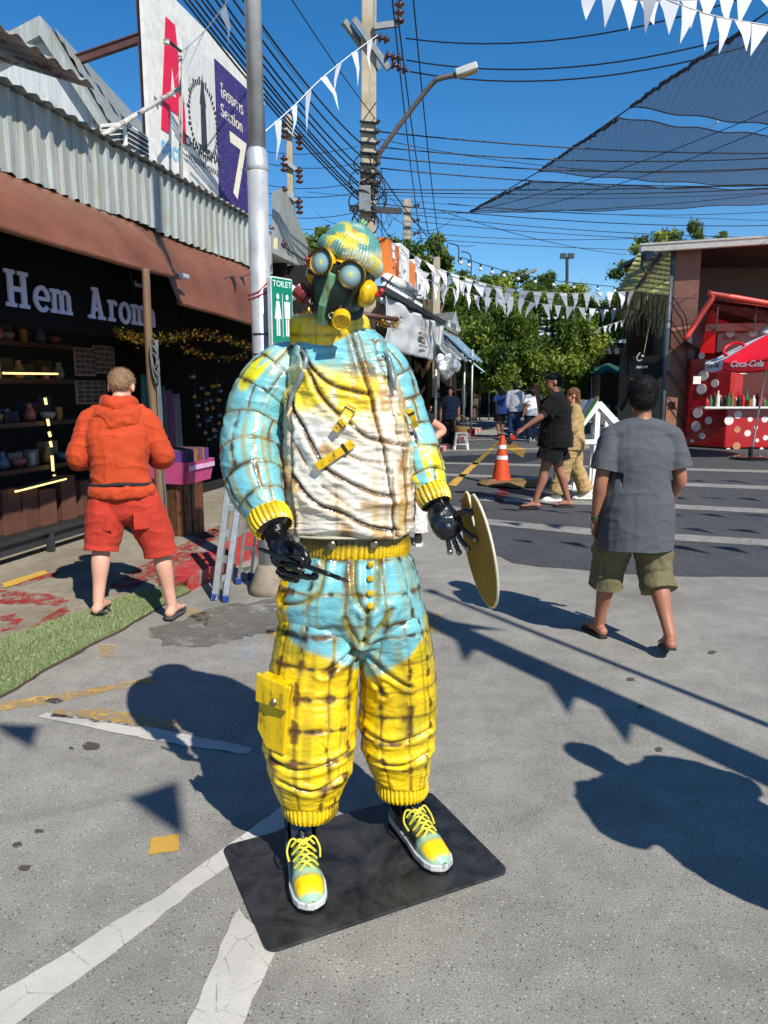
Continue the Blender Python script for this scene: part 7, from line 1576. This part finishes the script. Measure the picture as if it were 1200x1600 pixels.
def hair_mat(name, rgb):
    if name in _mats: return _mats[name]
    n = NT(name); b = n.noise(60, 4, .7, n.mapping((3, 3, 1))); col = C(*rgb)
    n.set(n.mix(b, tuple(v * .45 for v in col[:3]) + (1,), tuple(min(1, v * 1.5) for v in col[:3]) + (1,)), .6, 0, n.bump(b, .7, .01), None, .25); _mats[name] = n.m; return n.m
def hand(mb, wr, d, thumb, curl=.5, k=1.0, r=.0085):
    wr = V(wr); d = V(d).normalized(); th = V(thumb); th = (th - d * th.dot(d)).normalized(); nrm = d.cross(th)
    limb(mb, [wr, wr + d * .04 * k, wr + d * .085 * k], [(.027 * k, .019 * k), (.040 * k, .017 * k), (.040 * k, .014 * k)], th, 12, 3)
    for j, L in enumerate((.072, .082, .076, .060)):
        p = wr + d * (.085 - .004 * abs(j - 1.3)) * k + th * (.029 - .0195 * j) * k; pts = [p - d * .02 * k]; dd = d.copy(); pts.append(p.copy())
        for s_ in (.45, .32, .27):
            dd = (dd + nrm * curl * .75).normalized(); p = p + dd * L * s_ * k; pts.append(p.copy())
        limb(mb, pts, [r * k, r * k, r * .95 * k, r * .88 * k, r * .78 * k], th, 8, 2)
    p = wr + d * .02 * k + th * .026 * k
    limb(mb, [p, p + (d * .5 + th * .75 + nrm * .25 * curl) .normalized() * .034 * k, p + (d * .8 + th * .62 + nrm * .5 * curl).normalized() * .072 * k], [.013 * k, .011 * k, .008 * k], th, 8, 3)
BASE = dict(pel=(0, 0, .93), waist=(0, 0, 1.08), chest=(0, .005, 1.27), neck=(0, -.01, 1.45), head=(0, .02, 1.60), shR=(.185, -.005, 1.405), elR=(.245, -.03, 1.12), wrR=(.255, .05, .88), hdR=(.0, .15, -1),
            shL=(-.185, -.005, 1.405), elL=(-.245, -.03, 1.12), wrL=(-.255, .05, .88), hdL=(0, .15, -1), hipR=(.09, 0, .90), knR=(.105, .02, .50), anR=(.11, -.03, .09), ftR=(.04, 1, 0), hipL=(-.09, 0, .90), knL=(-.105, .02, .50), anL=(-.11, -.03, .09), ftL=(-.04, 1, 0), face=(0, 1, 0), heelR=0.0, heelL=0.0)
class Person:
    def __init__(s, label, loc, rz, H=1.72, bulk=1.0, skin=(196, 140, 112), vox=.007, group=None, pose=None, curl=(.5, .5), thumb=None):
        s.t = thing('person', label, 'person', loc, rz, group); s.k = H / 1.74; s.b = bulk; s.vox = vox
        J = dict(BASE); J.update(pose or {}); s.J = {a: (V(v) * s.k if a not in ('hdR', 'hdL', 'ftR', 'ftL', 'face', 'heelR', 'heelL') else (V(v) if isinstance(v, tuple) else v)) for a, v in J.items()}
        s.skin = skin_mat('skin_%d_%d_%d' % skin, skin); s.curl = curl; s.th = thumb or (V((-1, .5, 0)), V((1, .5, 0)))
    def body(s):
        J, k, b = s.J, s.k, s.b; m = MB(); X = V((1, 0, 0))
        limb(m, [J['pel'] - V((0, 0, .06 * k)), J['pel'], J['waist'], J['chest'], (J['shR'] + J['shL']) / 2 + V((0, 0, .0)), J['neck']], [(.14 * k * b, .10 * k * b), (.16 * k * b, .115 * k * b), (.145 * k * b, .11 * k * b), (.165 * k * b, .12 * k * b), (.14 * k, .075 * k), (.058 * k, .056 * k)], X)
        limb(m, [J['neck'] - V((0, 0, .03)), J['neck'].lerp(J['head'], .55)], [.056 * k * min(b, 1.15), .052 * k], X, 14)
        f = J['face'].normalized(); sd = f.cross(V((0, 0, 1))).normalized(); up = sd.cross(f); h = J['head']; HMx = Matrix(((sd.x, f.x, up.x, h.x), (sd.y, f.y, up.y, h.y), (sd.z, f.z, up.z, h.z), (0, 0, 0, 1))); s.H = HMx
        q = MB(HMx)
        q.ball((0, -.005, .03 * k), (.075 * k, .093 * k, .09 * k), 24, None, 14); q.ball((0, .022 * k, -.03 * k), (.060 * k, .068 * k, .082 * k), 20, None, 12)
        q.ball((0, .082 * k, -.012 * k), (.013 * k, .02 * k, .022 * k), 10); q.ball((0, .07 * k, -.06 * k), (.026 * k, .018 * k, .012 * k), 10); q.ball((0, .07 * k, -.088 * k), (.022 * k, .02 * k, .016 * k), 10)
        for e in (-1, 1):
            q.ball((e * .077 * k, -.008 * k, -.008 * k), (.011 * k, .021 * k, .033 * k), 10); q.ball((e * .03 * k, .074 * k, .018 * k), (.022 * k, .014 * k, .009 * k), 10)
        m.v += q.v; off = len(m.v) - len(q.v); m.f += [[i + off for i in fc] for fc in q.f]
        for sfx, cu, th in (('R', s.curl[0], s.th[0]), ('L', s.curl[1], s.th[1])):
            sh, el, wr = J['sh' + sfx], J['el' + sfx], J['wr' + sfx]
            limb(m, [sh + V((0, 0, -.02 * k)), sh.lerp(el, .5), el, el.lerp(wr, .35), wr], [.040 * k * b, .048 * k * b, .042 * k, (.042 * k, .038 * k), (.029 * k, .024 * k)], X)
            hand(m, wr, J['hd' + sfx], th, cu, k)
            hp, kn, an, ft = J['hip' + sfx], J['kn' + sfx], J['an' + sfx], J['ft' + sfx].normalized(); bk = V((0, -.014 * k, 0))
            limb(m, [hp, hp.lerp(kn, .4), kn, kn.lerp(an, .3) + bk, kn.lerp(an, .68), an], [.09 * k * b, .085 * k * b, .058 * k, .060 * k, .043 * k, .036 * k], X)
            hl = s.J['heel' + sfx]; z0 = an.z - .055 * k
            heel = an - ft * .045 * k + V((0, 0, z0 - an.z + .012)); toe = an + ft * .17 * k; toe.z = .03 if hl else heel.z - .01
            limb(m, [heel, an + ft * .03 * k + V((0, 0, -.03 * k)), an.lerp(toe, .62) + V((0, 0, (toe.z - an.z) * .25)), toe], [(.034 * k, .032 * k), (.038 * k, .036 * k), (.046 * k, .022 * k), (.034 * k, .014 * k)], V((ft.y, -ft.x, 0)))
        s.bo = fuse(m, 'body', s.skin, s.t, s.vox if s.vox > .008 else .0058, 3); return s
    def eyes(s):
        k = s.k
        for e in (-1, 1):
            MB(s.H).ball((e * .03 * k, .083 * k, .004 * k), (.012 * k, .006 * k, .006 * k), 10).build('eye', plain('eye_dark', (30, 24, 22), .2), s.t, True, True)
    def hair(s, mat, shape=None, amp=.006, name='hair'):
        q = MB(s.H); k = s.k
        for c, r in (shape or [((0, -.014, .045), (.083, .094, .083)), ((0, -.045, .0), (.072, .066, .075))]): q.ball(V(c) * k, V(r) * k, 22, None, 14)
        fuse(q, name, mat, s.t, .006, 2, lambda co: (vn(co * np.array((110, 110, 60)), 3) - .5) * amp * 2 + (fbm(co * 30, 5) - .5) * amp * 2)
        if s.vox < .01:
            o = s.t.children[-1] if False else [c for c in D.objects if c.parent == s.t and c.name.startswith(name)][-1]; N = len(o.data.vertices); co = np.zeros(N * 3, np.float32); no = np.zeros(N * 3, np.float32); o.data.vertices.foreach_get('co', co); o.data.vertices.foreach_get('normal', no); co = co.reshape(-1, 3); no = no.reshape(-1, 3)
            pk = RNG.integers(0, N, 5000); d = no[pk] * .5 + RNG.normal(0, .35, (5000, 3)) + np.array([0, 0, -.55]); d /= np.linalg.norm(d, axis=1, keepdims=True); w = np.cross(d, RNG.normal(0, 1, (5000, 3))); w /= np.linalg.norm(w, axis=1, keepdims=True)
            st = adopt(link(D.objects.new('hair_strands', tri_mesh('hair_strands', np.stack([co[pk] - w * .0012, co[pk] + w * .0012, co[pk] + d * (.010 + .012 * RNG.random((5000, 1)))], 1), mat))), o, True); st['kind'] = 'stuff'
        return s
    def tee(s, mat, hem=.72, sl=.62, off=.028, name='shirt', slr=.035, flare=.02, seed=1, amp=.012, coll=True):
        J, k, b = s.J, s.k, s.b; m = MB(); X = V((1, 0, 0)); h0 = V((J['pel'].x, J['pel'].y, hem * k - .035)); hems = [(V((J['pel'].x, J['pel'].y, hem * k)), V((0, 0, -1)), .5)]
        limb(m, [h0, J['pel'], J['waist'], J['chest'], (J['shR'] + J['shL']) / 2 + V((0, 0, .012)), J['neck'] + V((0, 0, .005))], [(.165 * k * b + off + flare, .125 * k * b + off + flare), (.17 * k * b + off + flare * .6, .125 * k * b + off + flare * .6), (.158 * k * b + off, .12 * k * b + off), (.175 * k * b + off, .125 * k * b + off * .7), (.168 * k, .095 * k), (.066 * k, .064 * k)], X, 24, 6, (False, False))
        mid = J['neck'] + V((0, 0, -.025 * k)); dz = V((0, 0, -.012 * k))
        limb(m, [J['shL'] + dz, J['shL'].lerp(mid, .5) + V((0, 0, .004)), mid, J['shR'].lerp(mid, .5) + V((0, 0, .004)), J['shR'] + dz], [(.06 * k, .056 * k), (.075 * k, .06 * k), (.08 * k, .055 * k), (.075 * k, .06 * k), (.06 * k, .056 * k)], V((0, 1, 0)), 18, 5)
        for sfx in 'RL':
            sh, el, wr = J['sh' + sfx] + V((0, 0, -.014 * k)), J['el' + sfx], J['wr' + sfx]; inn = V((J['neck'].x, sh.y, sh.z)).lerp(sh, .55)
            if sl <= 1: e = sh.lerp(el, sl); pts = [inn, sh, sh.lerp(e, .5), e]; rad = [.055 * k, .056 * k * b + off * .2, .058 * k * b + off * .35 + slr * .15, .055 * k * b + off * .4 + slr * .45]
            else: e = el.lerp(wr, sl - 1); pts = [inn, sh, sh.lerp(el, .5), el, el.lerp(e, .5), e]; rad = [.055 * k, .056 * k * b + off * .25, .058 * k * b + off * .5, .056 * k + off * .6, .052 * k + off * .5, .042 * k + off * .2]
            dd = (pts[-1] - pts[-2]).normalized(); hems.append((pts[-1].copy(), dd, .13)); pts[-1] = pts[-1] + dd * .03
            limb(m, pts, rad, X, 18, 5, (True, False))
        s.sh = fuse(m, name, mat, s.t, s.vox, 6, creases(amp, (8, 8, 2.6), seed), hems)
        return s
    def legs(s, mat, hem=.75, off=.03, waist=1.0, name='shorts', seed=4, amp=.012, flare=.02):
        """hem 0..1 along the thigh, 1..2 along the shin"""
        J, k, b = s.J, s.k, s.b; m = MB(); X = V((1, 0, 0)); hems = []
        limb(m, [V((J['pel'].x, J['pel'].y, waist * k)), J['pel'], (J['hipR'] + J['hipL']) / 2 - V((0, 0, .07 * k))], [(.158 * k * b + off * .5, .12 * k * b + off * .5), (.168 * k * b + off * .7, .125 * k * b + off * .7), (.15 * k * b + off, .11 * k * b + off * .6)], X, 24, 5, (False, True))
        for sfx in 'RL':
            hp, kn, an = J['hip' + sfx], J['kn' + sfx], J['an' + sfx]
            if hem <= 1: e = hp.lerp(kn, hem); pts = [hp, hp.lerp(e, .5), e]; rad = [.095 * k * b + off * .6, .09 * k * b + off, .078 * k * b + off + flare]
            else: e = kn.lerp(an, hem - 1); pts = [hp, hp.lerp(kn, .5), kn, kn.lerp(e, .5), e]; rad = [.095 * k * b + off * .6, .088 * k * b + off, .066 * k + off, .060 * k + off + flare * .5, .052 * k + off + flare]
            dd = (pts[-1] - pts[-2]).normalized(); hems.append((pts[-1].copy(), dd, .2)); pts[-1] = pts[-1] + dd * .03
            limb(m, pts, rad, X, 18, 5, (True, False))
        s.lg = fuse(m, name, mat, s.t, s.vox, 4, creases(amp, (8, 8, 3.2), seed), hems); return s
    def slipper(s, mat, strap=True, name='slipper', thick=.022):
        k = s.k
        for sfx in 'RL':
            an, ft = s.J['an' + sfx], s.J['ft' + sfx].normalized(); tilt = s.J['heel' + sfx]
            a = math.atan2(ft.y, ft.x); lift = an.z - .09 * k
            M = TR((an.x, an.y, an.z - .068 * k), a, math.atan2(lift, .2 * k) if lift > .01 else 0)
            ol = [(-.072, -.012), (-.066, -.03), (-.03, -.037), (.03, -.038), (.09, -.048), (.15, -.045), (.19, -.028), (.2, 0), (.19, .028), (.15, .045), (.09, .048), (.03, .038), (-.03, .037), (-.066, .03), (-.072, .012)]
            so = MB(M).prism([(x * k, y * k) for x, y in ol], -thick, .002).build(name, mat, s.t, bevel=.006, local=True)
            if strap: MB(M).sheet(lambda u, v: ((.06 + .065 * v) * k, (u - .5) * .10 * k, (.058 - .016 * v) * k * math.sin(math.pi * (.04 + .92 * u)) ** .6), 14, 4, .005).build('strap', mat, so, True, True)
        return s
    def shoes(s, mat, sole, name='shoe'):
        k = s.k
        for sfx in 'RL':
            an, ft = s.J['an' + sfx], s.J['ft' + sfx].normalized(); m = MB(); sd = V((ft.y, -ft.x, 0))
            limb(m, [an - ft * .05 * k - V((0, 0, .04 * k)), an + V((0, 0, -.02 * k)), an + ft * .09 * k - V((0, 0, .045 * k)), an + ft * .18 * k - V((0, 0, .06 * k))], [(.038 * k, .04 * k), (.044 * k, .05 * k), (.048 * k, .036 * k), (.038 * k, .022 * k)], sd)
            sh = fuse(m, name, mat, s.t, .009, 2)
            M = TR((an.x, an.y, an.z - .072 * k), math.atan2(ft.y, ft.x)); MB(M).prism([(-.08, -.03), (-.05, -.042), (.1, -.05), (.17, -.045), (.21, -.02), (.21, .02), (.17, .045), (.1, .05), (-.05, .042), (-.08, .03)], -.018, .012).build('sole', sole, sh, local=True)
        return s

# man in the orange hooded top -------------------------------------
M_OR = cloth('orange_linen', (190, 70, 36), .2, 700, .28); M_RED = cloth('coral_red_linen', (184, 58, 42), .2, 700, .28)
M_SLATE = plain('grey_rubber', (70, 70, 72), .7)
p = Person('man in orange hooded top and coral shorts bending toward the shop', (-1.80, 5.03, .02), R(15), 1.80, .97, (206, 160, 136), .008,
    pose=dict(pel=(.0, -.03, .90), waist=(-.01, -.04, 1.05), chest=(-.01, -.03, 1.25), neck=(.0, .03, 1.44), head=(.02, .11, 1.575), face=(.12, .86, -.5), shR=(.18, .01, 1.39), shL=(-.18, .01, 1.39), elR=(.265, .0, 1.12), elL=(-.265, .0, 1.12), wrR=(.20, .24, 1.06), wrL=(-.2, .24, 1.06), hdR=(-.5, .8, .1), hdL=(.5, .8, .1),
              hipR=(.10, -.03, .87), hipL=(-.09, -.03, .87), knR=(.215, .0, .49), knL=(-.15, -.05, .54), anR=(.275, -.0, .085), anL=(-.185, -.13, .185), ftR=(.35, .9, 0), ftL=(.22, 1, 0)), curl=(.9, .9)).body()
p.hair(hair_mat('sandy_hair', (150, 120, 90)), [((0, -.012, .045), (.080, .092, .080)), ((0, -.05, .005), (.066, .054, .06))], .003)
p.legs(M_RED, 1.10, .042, .98, 'shorts', 11, .008, .02); p.tee(M_OR, .95, 1.9, .026, 'hooded_top', .03, .012, 21, .009)
hd = MB(); c0 = p.J['neck']
limb(hd, [c0 + V((-.13, .02, -.02)), c0 + V((-.11, -.09, -.05)), c0 + V((-.0, -.15, -.10)), c0 + V((.11, -.09, -.05)), c0 + V((.13, .02, -.02))], [(.03, .05), (.035, .06), (.045, .085), (.035, .06), (.03, .05)], V((0, 1, .3)))
limb(hd, [c0 + V((-.09, .05, .05)), c0 + V((-.06, -.075, .03)), c0 + V((.06, -.075, .03)), c0 + V((.09, .05, .05))], [(.03, .04), (.035, .05), (.035, .05), (.03, .04)], V((0, 1, 0)))
fuse(hd, 'hood', M_OR, p.sh, .008, 3, creases(.014, (9, 9, 12), 5))
bel = [V((p.J['pel'].x + .205 * math.cos(q), p.J['pel'].y + .158 * math.sin(q), .985 + .008 * math.sin(3 * q))) for q in np.linspace(0, 2 * math.pi, 41)]
MB().tube(bel, .014, 8).build('belt', plain('black_webbing', (24, 24, 26), .8), p.t, True, True)
m = MB(); limb(m, [V((p.J['pel'].x + .208 * math.cos(q), p.J['pel'].y - .005 + .160 * math.sin(q), .935)) for q in np.linspace(R(185), R(355), 12)], [(.03, .010)] + [(.042, .016)] * 10 + [(.03, .010)], V((0, 0, 1))); fuse(m, 'waist_pouch', M_OR, p.t, .008, 2, creases(.01, (12, 12, 9), 3))
for sx in (1, -1):
    m = MB(); m.sheet(lambda u, v: (p.J['pel'].x + sx * (.07 + .10 * u), -.180 + .03 * u * u + .0, .80 - .12 * v), 5, 5, .006); m.build('pocket', M_RED, p.lg, True, True, .002)
p.slipper(M_SLATE)

# man in the grey T-shirt -------------------------------------------
M_GT = cloth('grey_marl_jersey', (74, 76, 80), .15, 1100, .16, .3); M_KH = cloth('olive_cotton', (112, 105, 76), .25, 800, .3)
p = Person('man in grey T-shirt and olive cargo shorts walking away', (1.585, 4.55, .005), R(2), 1.72, 1.0, (158, 108, 84), .0075,
    pose=dict(shR=(.185, -.01, 1.38), shL=(-.185, .0, 1.38), elR=(.25, -.03, 1.10), elL=(-.25, -.03, 1.08), wrR=(.245, .12, .90), wrL=(-.25, .03, .83), hdR=(-.2, .35, -1), hdL=(.1, .2, -1), knR=(.14, .0, .49), knL=(-.13, .10, .50), anR=(.17, -.22, .14), anL=(-.135, .20, .085), ftR=(.25, 1, 0), ftL=(-.2, 1, 0), heelR=.05, face=(.12, 1, 0), head=(.0, .02, 1.595)), curl=(.55, .7), thumb=(V((-1, .6, 0)), V((1, .6, 0)))).body()
p.hair(hair_mat('black_hair', (20, 18, 18)), [((0, -.012, .055), (.090, .100, .090)), ((0, -.048, .005), (.080, .064, .078)), ((.06, -.01, .01), (.026, .05, .05)), ((-.06, -.01, .01), (.026, .05, .05))], .0028)
p.legs(M_KH, 1.30, .036, .95, 'cargo_shorts', 31, .009, .02); p.tee(M_GT, .66, .74, .042, 'grey_shirt', .035, .028, 41, .0065)
for sx in (1, -1):
    M = TR((sx * .205, .01 if sx > 0 else .08, .53), 0, 0, 0)
    pk_ = MB(M).box((0, 0, 0), (.03, .15, .17)).build('cargo_pocket', M_KH, p.lg, False, True, .008); MB(M).box((sx * .006, 0, .075), (.034, .16, .05)).build('flap', M_KH, pk_, False, True, .006)
wx = p.J['elL'].lerp(p.J['wrL'], .93); ax_ = (p.J['wrL'] - p.J['elL']).normalized()
w_ = MB().cyl(wx - ax_ * .014, wx + ax_ * .014, .037, 18).build('wristwatch', plain('olive_strap', (60, 74, 40), .6), p.t, 40, True); MB().box(wx + V((-.034, -.008, 0)), (.014, .034, .034)).build('dial', M_BLACKMET, w_, False, True, .003)
MB().sheet(lambda u, v: V((.245 + .02 * u, .05 + .03 * u, .72 - .20 * v)) + V((0, .01 * math.sin(v * 5), 0)), 4, 6, .004).build('hanging_cloth', cloth('pale_blue_cloth', (150, 170, 190)), p.t, True, True)
p.slipper(plain('black_rubber', (26, 25, 25), .6), True, 'slide')

# man with the black cap --------------------------------------------
M_BLK = cloth('black_jersey', (11, 11, 12), .3, 900, .4)
p = Person('man in black cap, black T-shirt and shorts striding left past the cone', (2.32, 10.0, .005), R(88), 1.86, 1.22, (150, 104, 82), .009,
    pose=dict(shR=(.19, .0, 1.40), shL=(-.19, .02, 1.40), elL=(-.24, .22, 1.19), wrL=(-.2, .44, 1.03), hdL=(0, .8, -.55), elR=(.25, .14, 1.22), wrR=(.17, .22, 1.46), hdR=(-.3, .1, 1), knR=(.10, -.08, .50), anR=(.10, -.22, .09), knL=(-.10, .14, .51), anL=(-.10, .24, .10), ftR=(0, 1, 0), ftL=(.0, 1, 0), head=(0, .05, 1.60), face=(-.05, 1, -.05)), curl=(.7, .9), thumb=(V((0, 1, 0)), V((1, 0, .5)))).body()
p.eyes(); p.hair(hair_mat('black_hair', (20, 18, 18)), [((0, -.03, .02), (.079, .075, .08))], .003)
p.legs(M_BLK, .72, .04, .98, 'shorts', 51, .012, .03); p.tee(M_BLK, .80, .78, .04, 'black_shirt', .05, .03, 61, .014)
q = MB(p.H); q.ball((0, -.01, .055), (.09, .102, .078), 24, None, 14); cp = fuse(q, 'cap', M_BLK, p.t, .008, 2)
MB(p.H).sheet(lambda u, v: ((u - .5) * .15, .07 + .09 * v * (1 - (2 * u - 1) ** 2 * .35), .05 - .01 * v - .02 * (2 * u - 1) ** 2), 12, 6, .006).build('cap_visor', M_BLK, cp, True, True)
p.slipper(plain('black_sandal', (26, 24, 24), .6), True, 'sandal')
bw = wm(p.t) @ (p.J['wrL'] + V((0, .10, -.07)))
bt = thing('cola_bottle', 'small cola bottle with red label in the striding man hand', 'bottle', bw)
BM = Matrix.Translation(bw) @ Matrix.Rotation(R(35), 4, 'Y') @ Matrix.Translation((0, 0, -.16))
b_ = MB(BM).lathe([(.002, 0), (.030, .0), (.034, .01), (.034, .05), (.031, .09), (.034, .13), (.030, .165), (.016, .20), (.013, .225), (.002, .225)], 18).build('bottle_body', plain('dark_cola_plastic', (34, 14, 12), .12, 0, .2, 10, .05, .8), bt, True)
MB(BM).lathe([(.0345, .075), (.0355, .077), (.0355, .128), (.0345, .13)], 18, None, False).build('label_band', plain('red_label', (190, 28, 34), .4), bt, True); MB(BM).cyl((0, 0, .225), (0, 0, .242), .015, 14).build('bottle_cap', plain('red_cap', (186, 24, 30), .4), bt, 40)
MB(BM).box((-.0355, 0, .1), (.002, .024, .014)).build('label_mark', plain('white_print', (225, 225, 220), .7), bt)

# companion in khaki -------------------------------------------------
M_KK = cloth('khaki_cotton', (176, 146, 98), .2, 800, .5)
p = Person('person in loose khaki outfit walking behind the black-capped man', (2.74, 10.75, .005), R(86), 1.66, 1.05, (188, 132, 104), .011,
    pose=dict(elR=(.24, -.08, 1.12), wrR=(.22, -.0, .92), elL=(-.22, .05, 1.12), wrL=(-.2, .15, .95), knR=(.09, -.1, .50), anR=(.09, -.28, .10), knL=(-.09, .12, .50), anL=(-.09, .22, .09)), curl=(.7, .7)).body()
p.eyes(); p.hair(hair_mat('brown_hair', (96, 66, 40)), [((0, -.015, .04), (.086, .1, .085)), ((0, -.07, -.06), (.075, .05, .13)), ((0, -.085, -.16), (.06, .04, .12))], .008)
p.legs(M_KK, 1.9, .035, 1.0, 'loose_trousers', 71, .016, .03); p.tee(M_KK, .80, 1.5, .035, 'overshirt', .04, .03, 81, .014); p.shoes(plain('cream_canvas', (226, 220, 196), .7), plain('white_rubber', (226, 224, 214), .6))
m = MB(); limb(m, [V((.30, -.06, .95)), V((.31, -.08, .55))], [(.015, .05), (.02, .10)], V((1, 0, 0))); fuse(m, 'red_bag', plain('red_fabric', (204, 30, 34), .7), p.t, .011, 2)

# people farther up the street ---------------------------------------
M_WS = cloth('white_shirt', (226, 226, 230), .12, 500, .4); M_JE = cloth('blue_denim', (58, 86, 124), .3, 700, .4); M_NV = cloth('navy_cotton', (36, 48, 72), .25, 700, .4); M_DK = cloth('dark_trousers', (26, 28, 34), .3, 700, .4)
BH = hair_mat('black_hair', (20, 18, 18))
def far(label, px, py, rz, H, top, sl, bottom, hem, skin=(190, 134, 104), bulk=1.0, pose=None, long=False, hemz=.82, group=None, sole=True, vox=.014):
    q = Person(label, gp(px, py), R(rz), H, bulk, skin, vox, group, pose).body(); q.eyes()
    q.hair(BH, [((0, -.015, .045), (.084, .098, .085)), ((0, -.06, -.02), (.075, .06, .10))] + ([((0, -.085, -.14), (.07, .04, .14))] if long else []), .006)
    q.legs(bottom, hem, .03, 1.0, 'trousers' if hem > 1.4 else 'shorts', 9, .012); q.tee(top, hemz, sl, .03, 'shirt', .03, .02, 13, .012); q.shoes(plain('white_trainer', (214, 214, 210), .6) if sole else plain('black_trainer', (30, 30, 30), .6), plain('white_rubber', (226, 224, 214), .6)); return q
walk = dict(knR=(.1, .12, .50), anR=(.1, .12, .09), knL=(-.1, -.02, .48), anL=(-.1, -.24, .13))
far('man in white long-sleeved shirt and blue jeans walking away', 803, 684, -6, 1.84, M_WS, 1.95, M_JE, 1.95, pose=walk)
q = far('person in blue top and black skirt-length shorts with a big black shoulder bag', 781, 684, 6, 1.66, cloth('royal_blue_cotton', (48, 78, 140)), .6, M_DK, .8, pose=walk, long=True, sole=False)
m = MB(); limb(m, [V((-.22, -.10, 1.15)), V((-.22, -.12, .80))], [(.06, .14), (.08, .22)], V((1, 0, 0))); fuse(m, 'shoulder_bag', plain('black_nylon', (22, 22, 24), .6), q.t, .014, 2)
far('person in loose white top and dark jeans beyond the striding man', 830, 690, 4, 1.70, M_WS, .8, M_NV, 1.95, pose=walk, long=True)
far('stallholder in navy T-shirt standing beside the white stool', 702, 700, 170, 1.68, M_NV, .75, M_DK, 1.95, sole=False)
far('woman in black standing under the white awning', 683, 690, 150, 1.60, M_BLK, .7, M_DK, 1.95, long=True, sole=False, pose=dict(elR=(.25, .05, 1.15), wrR=(.12, .25, 1.15)))
q = far('person with bare elbow out and white loose trousers behind the statue', 634, 846, 175, 1.68, M_DK, .35, cloth('white_crinkle_cotton', (222, 216, 208), .2, 300, .8), 1.92, (206, 150, 122), 1.0, dict(elR=(.40, -.12, 1.24), elL=(-.40, -.10, 1.24), wrR=(.2, .05, 1.06), wrL=(-.2, .05, 1.06), hdR=(-.8, .2, -.3), hdL=(.8, .2, -.3), anL=(-.14, .05, .09), knL=(-.12, .03, .5)), True, vox=.011, sole=False)
# somebody standing to the right of the camera whose shadow falls into view
q = far('bystander in dark loose clothes standing right of the camera', 600, 1000, 30, 1.76, M_NV, 1.8, M_DK, 1.95, bulk=1.6, pose=dict(elR=(.34, .05, 1.15), elL=(-.34, .05, 1.15), wrR=(.15, .25, 1.25), wrL=(-.15, .25, 1.25)), vox=.014)
q.t.location = (1.88, 1.60, 0)

for o in list(D.objects): clean(o)
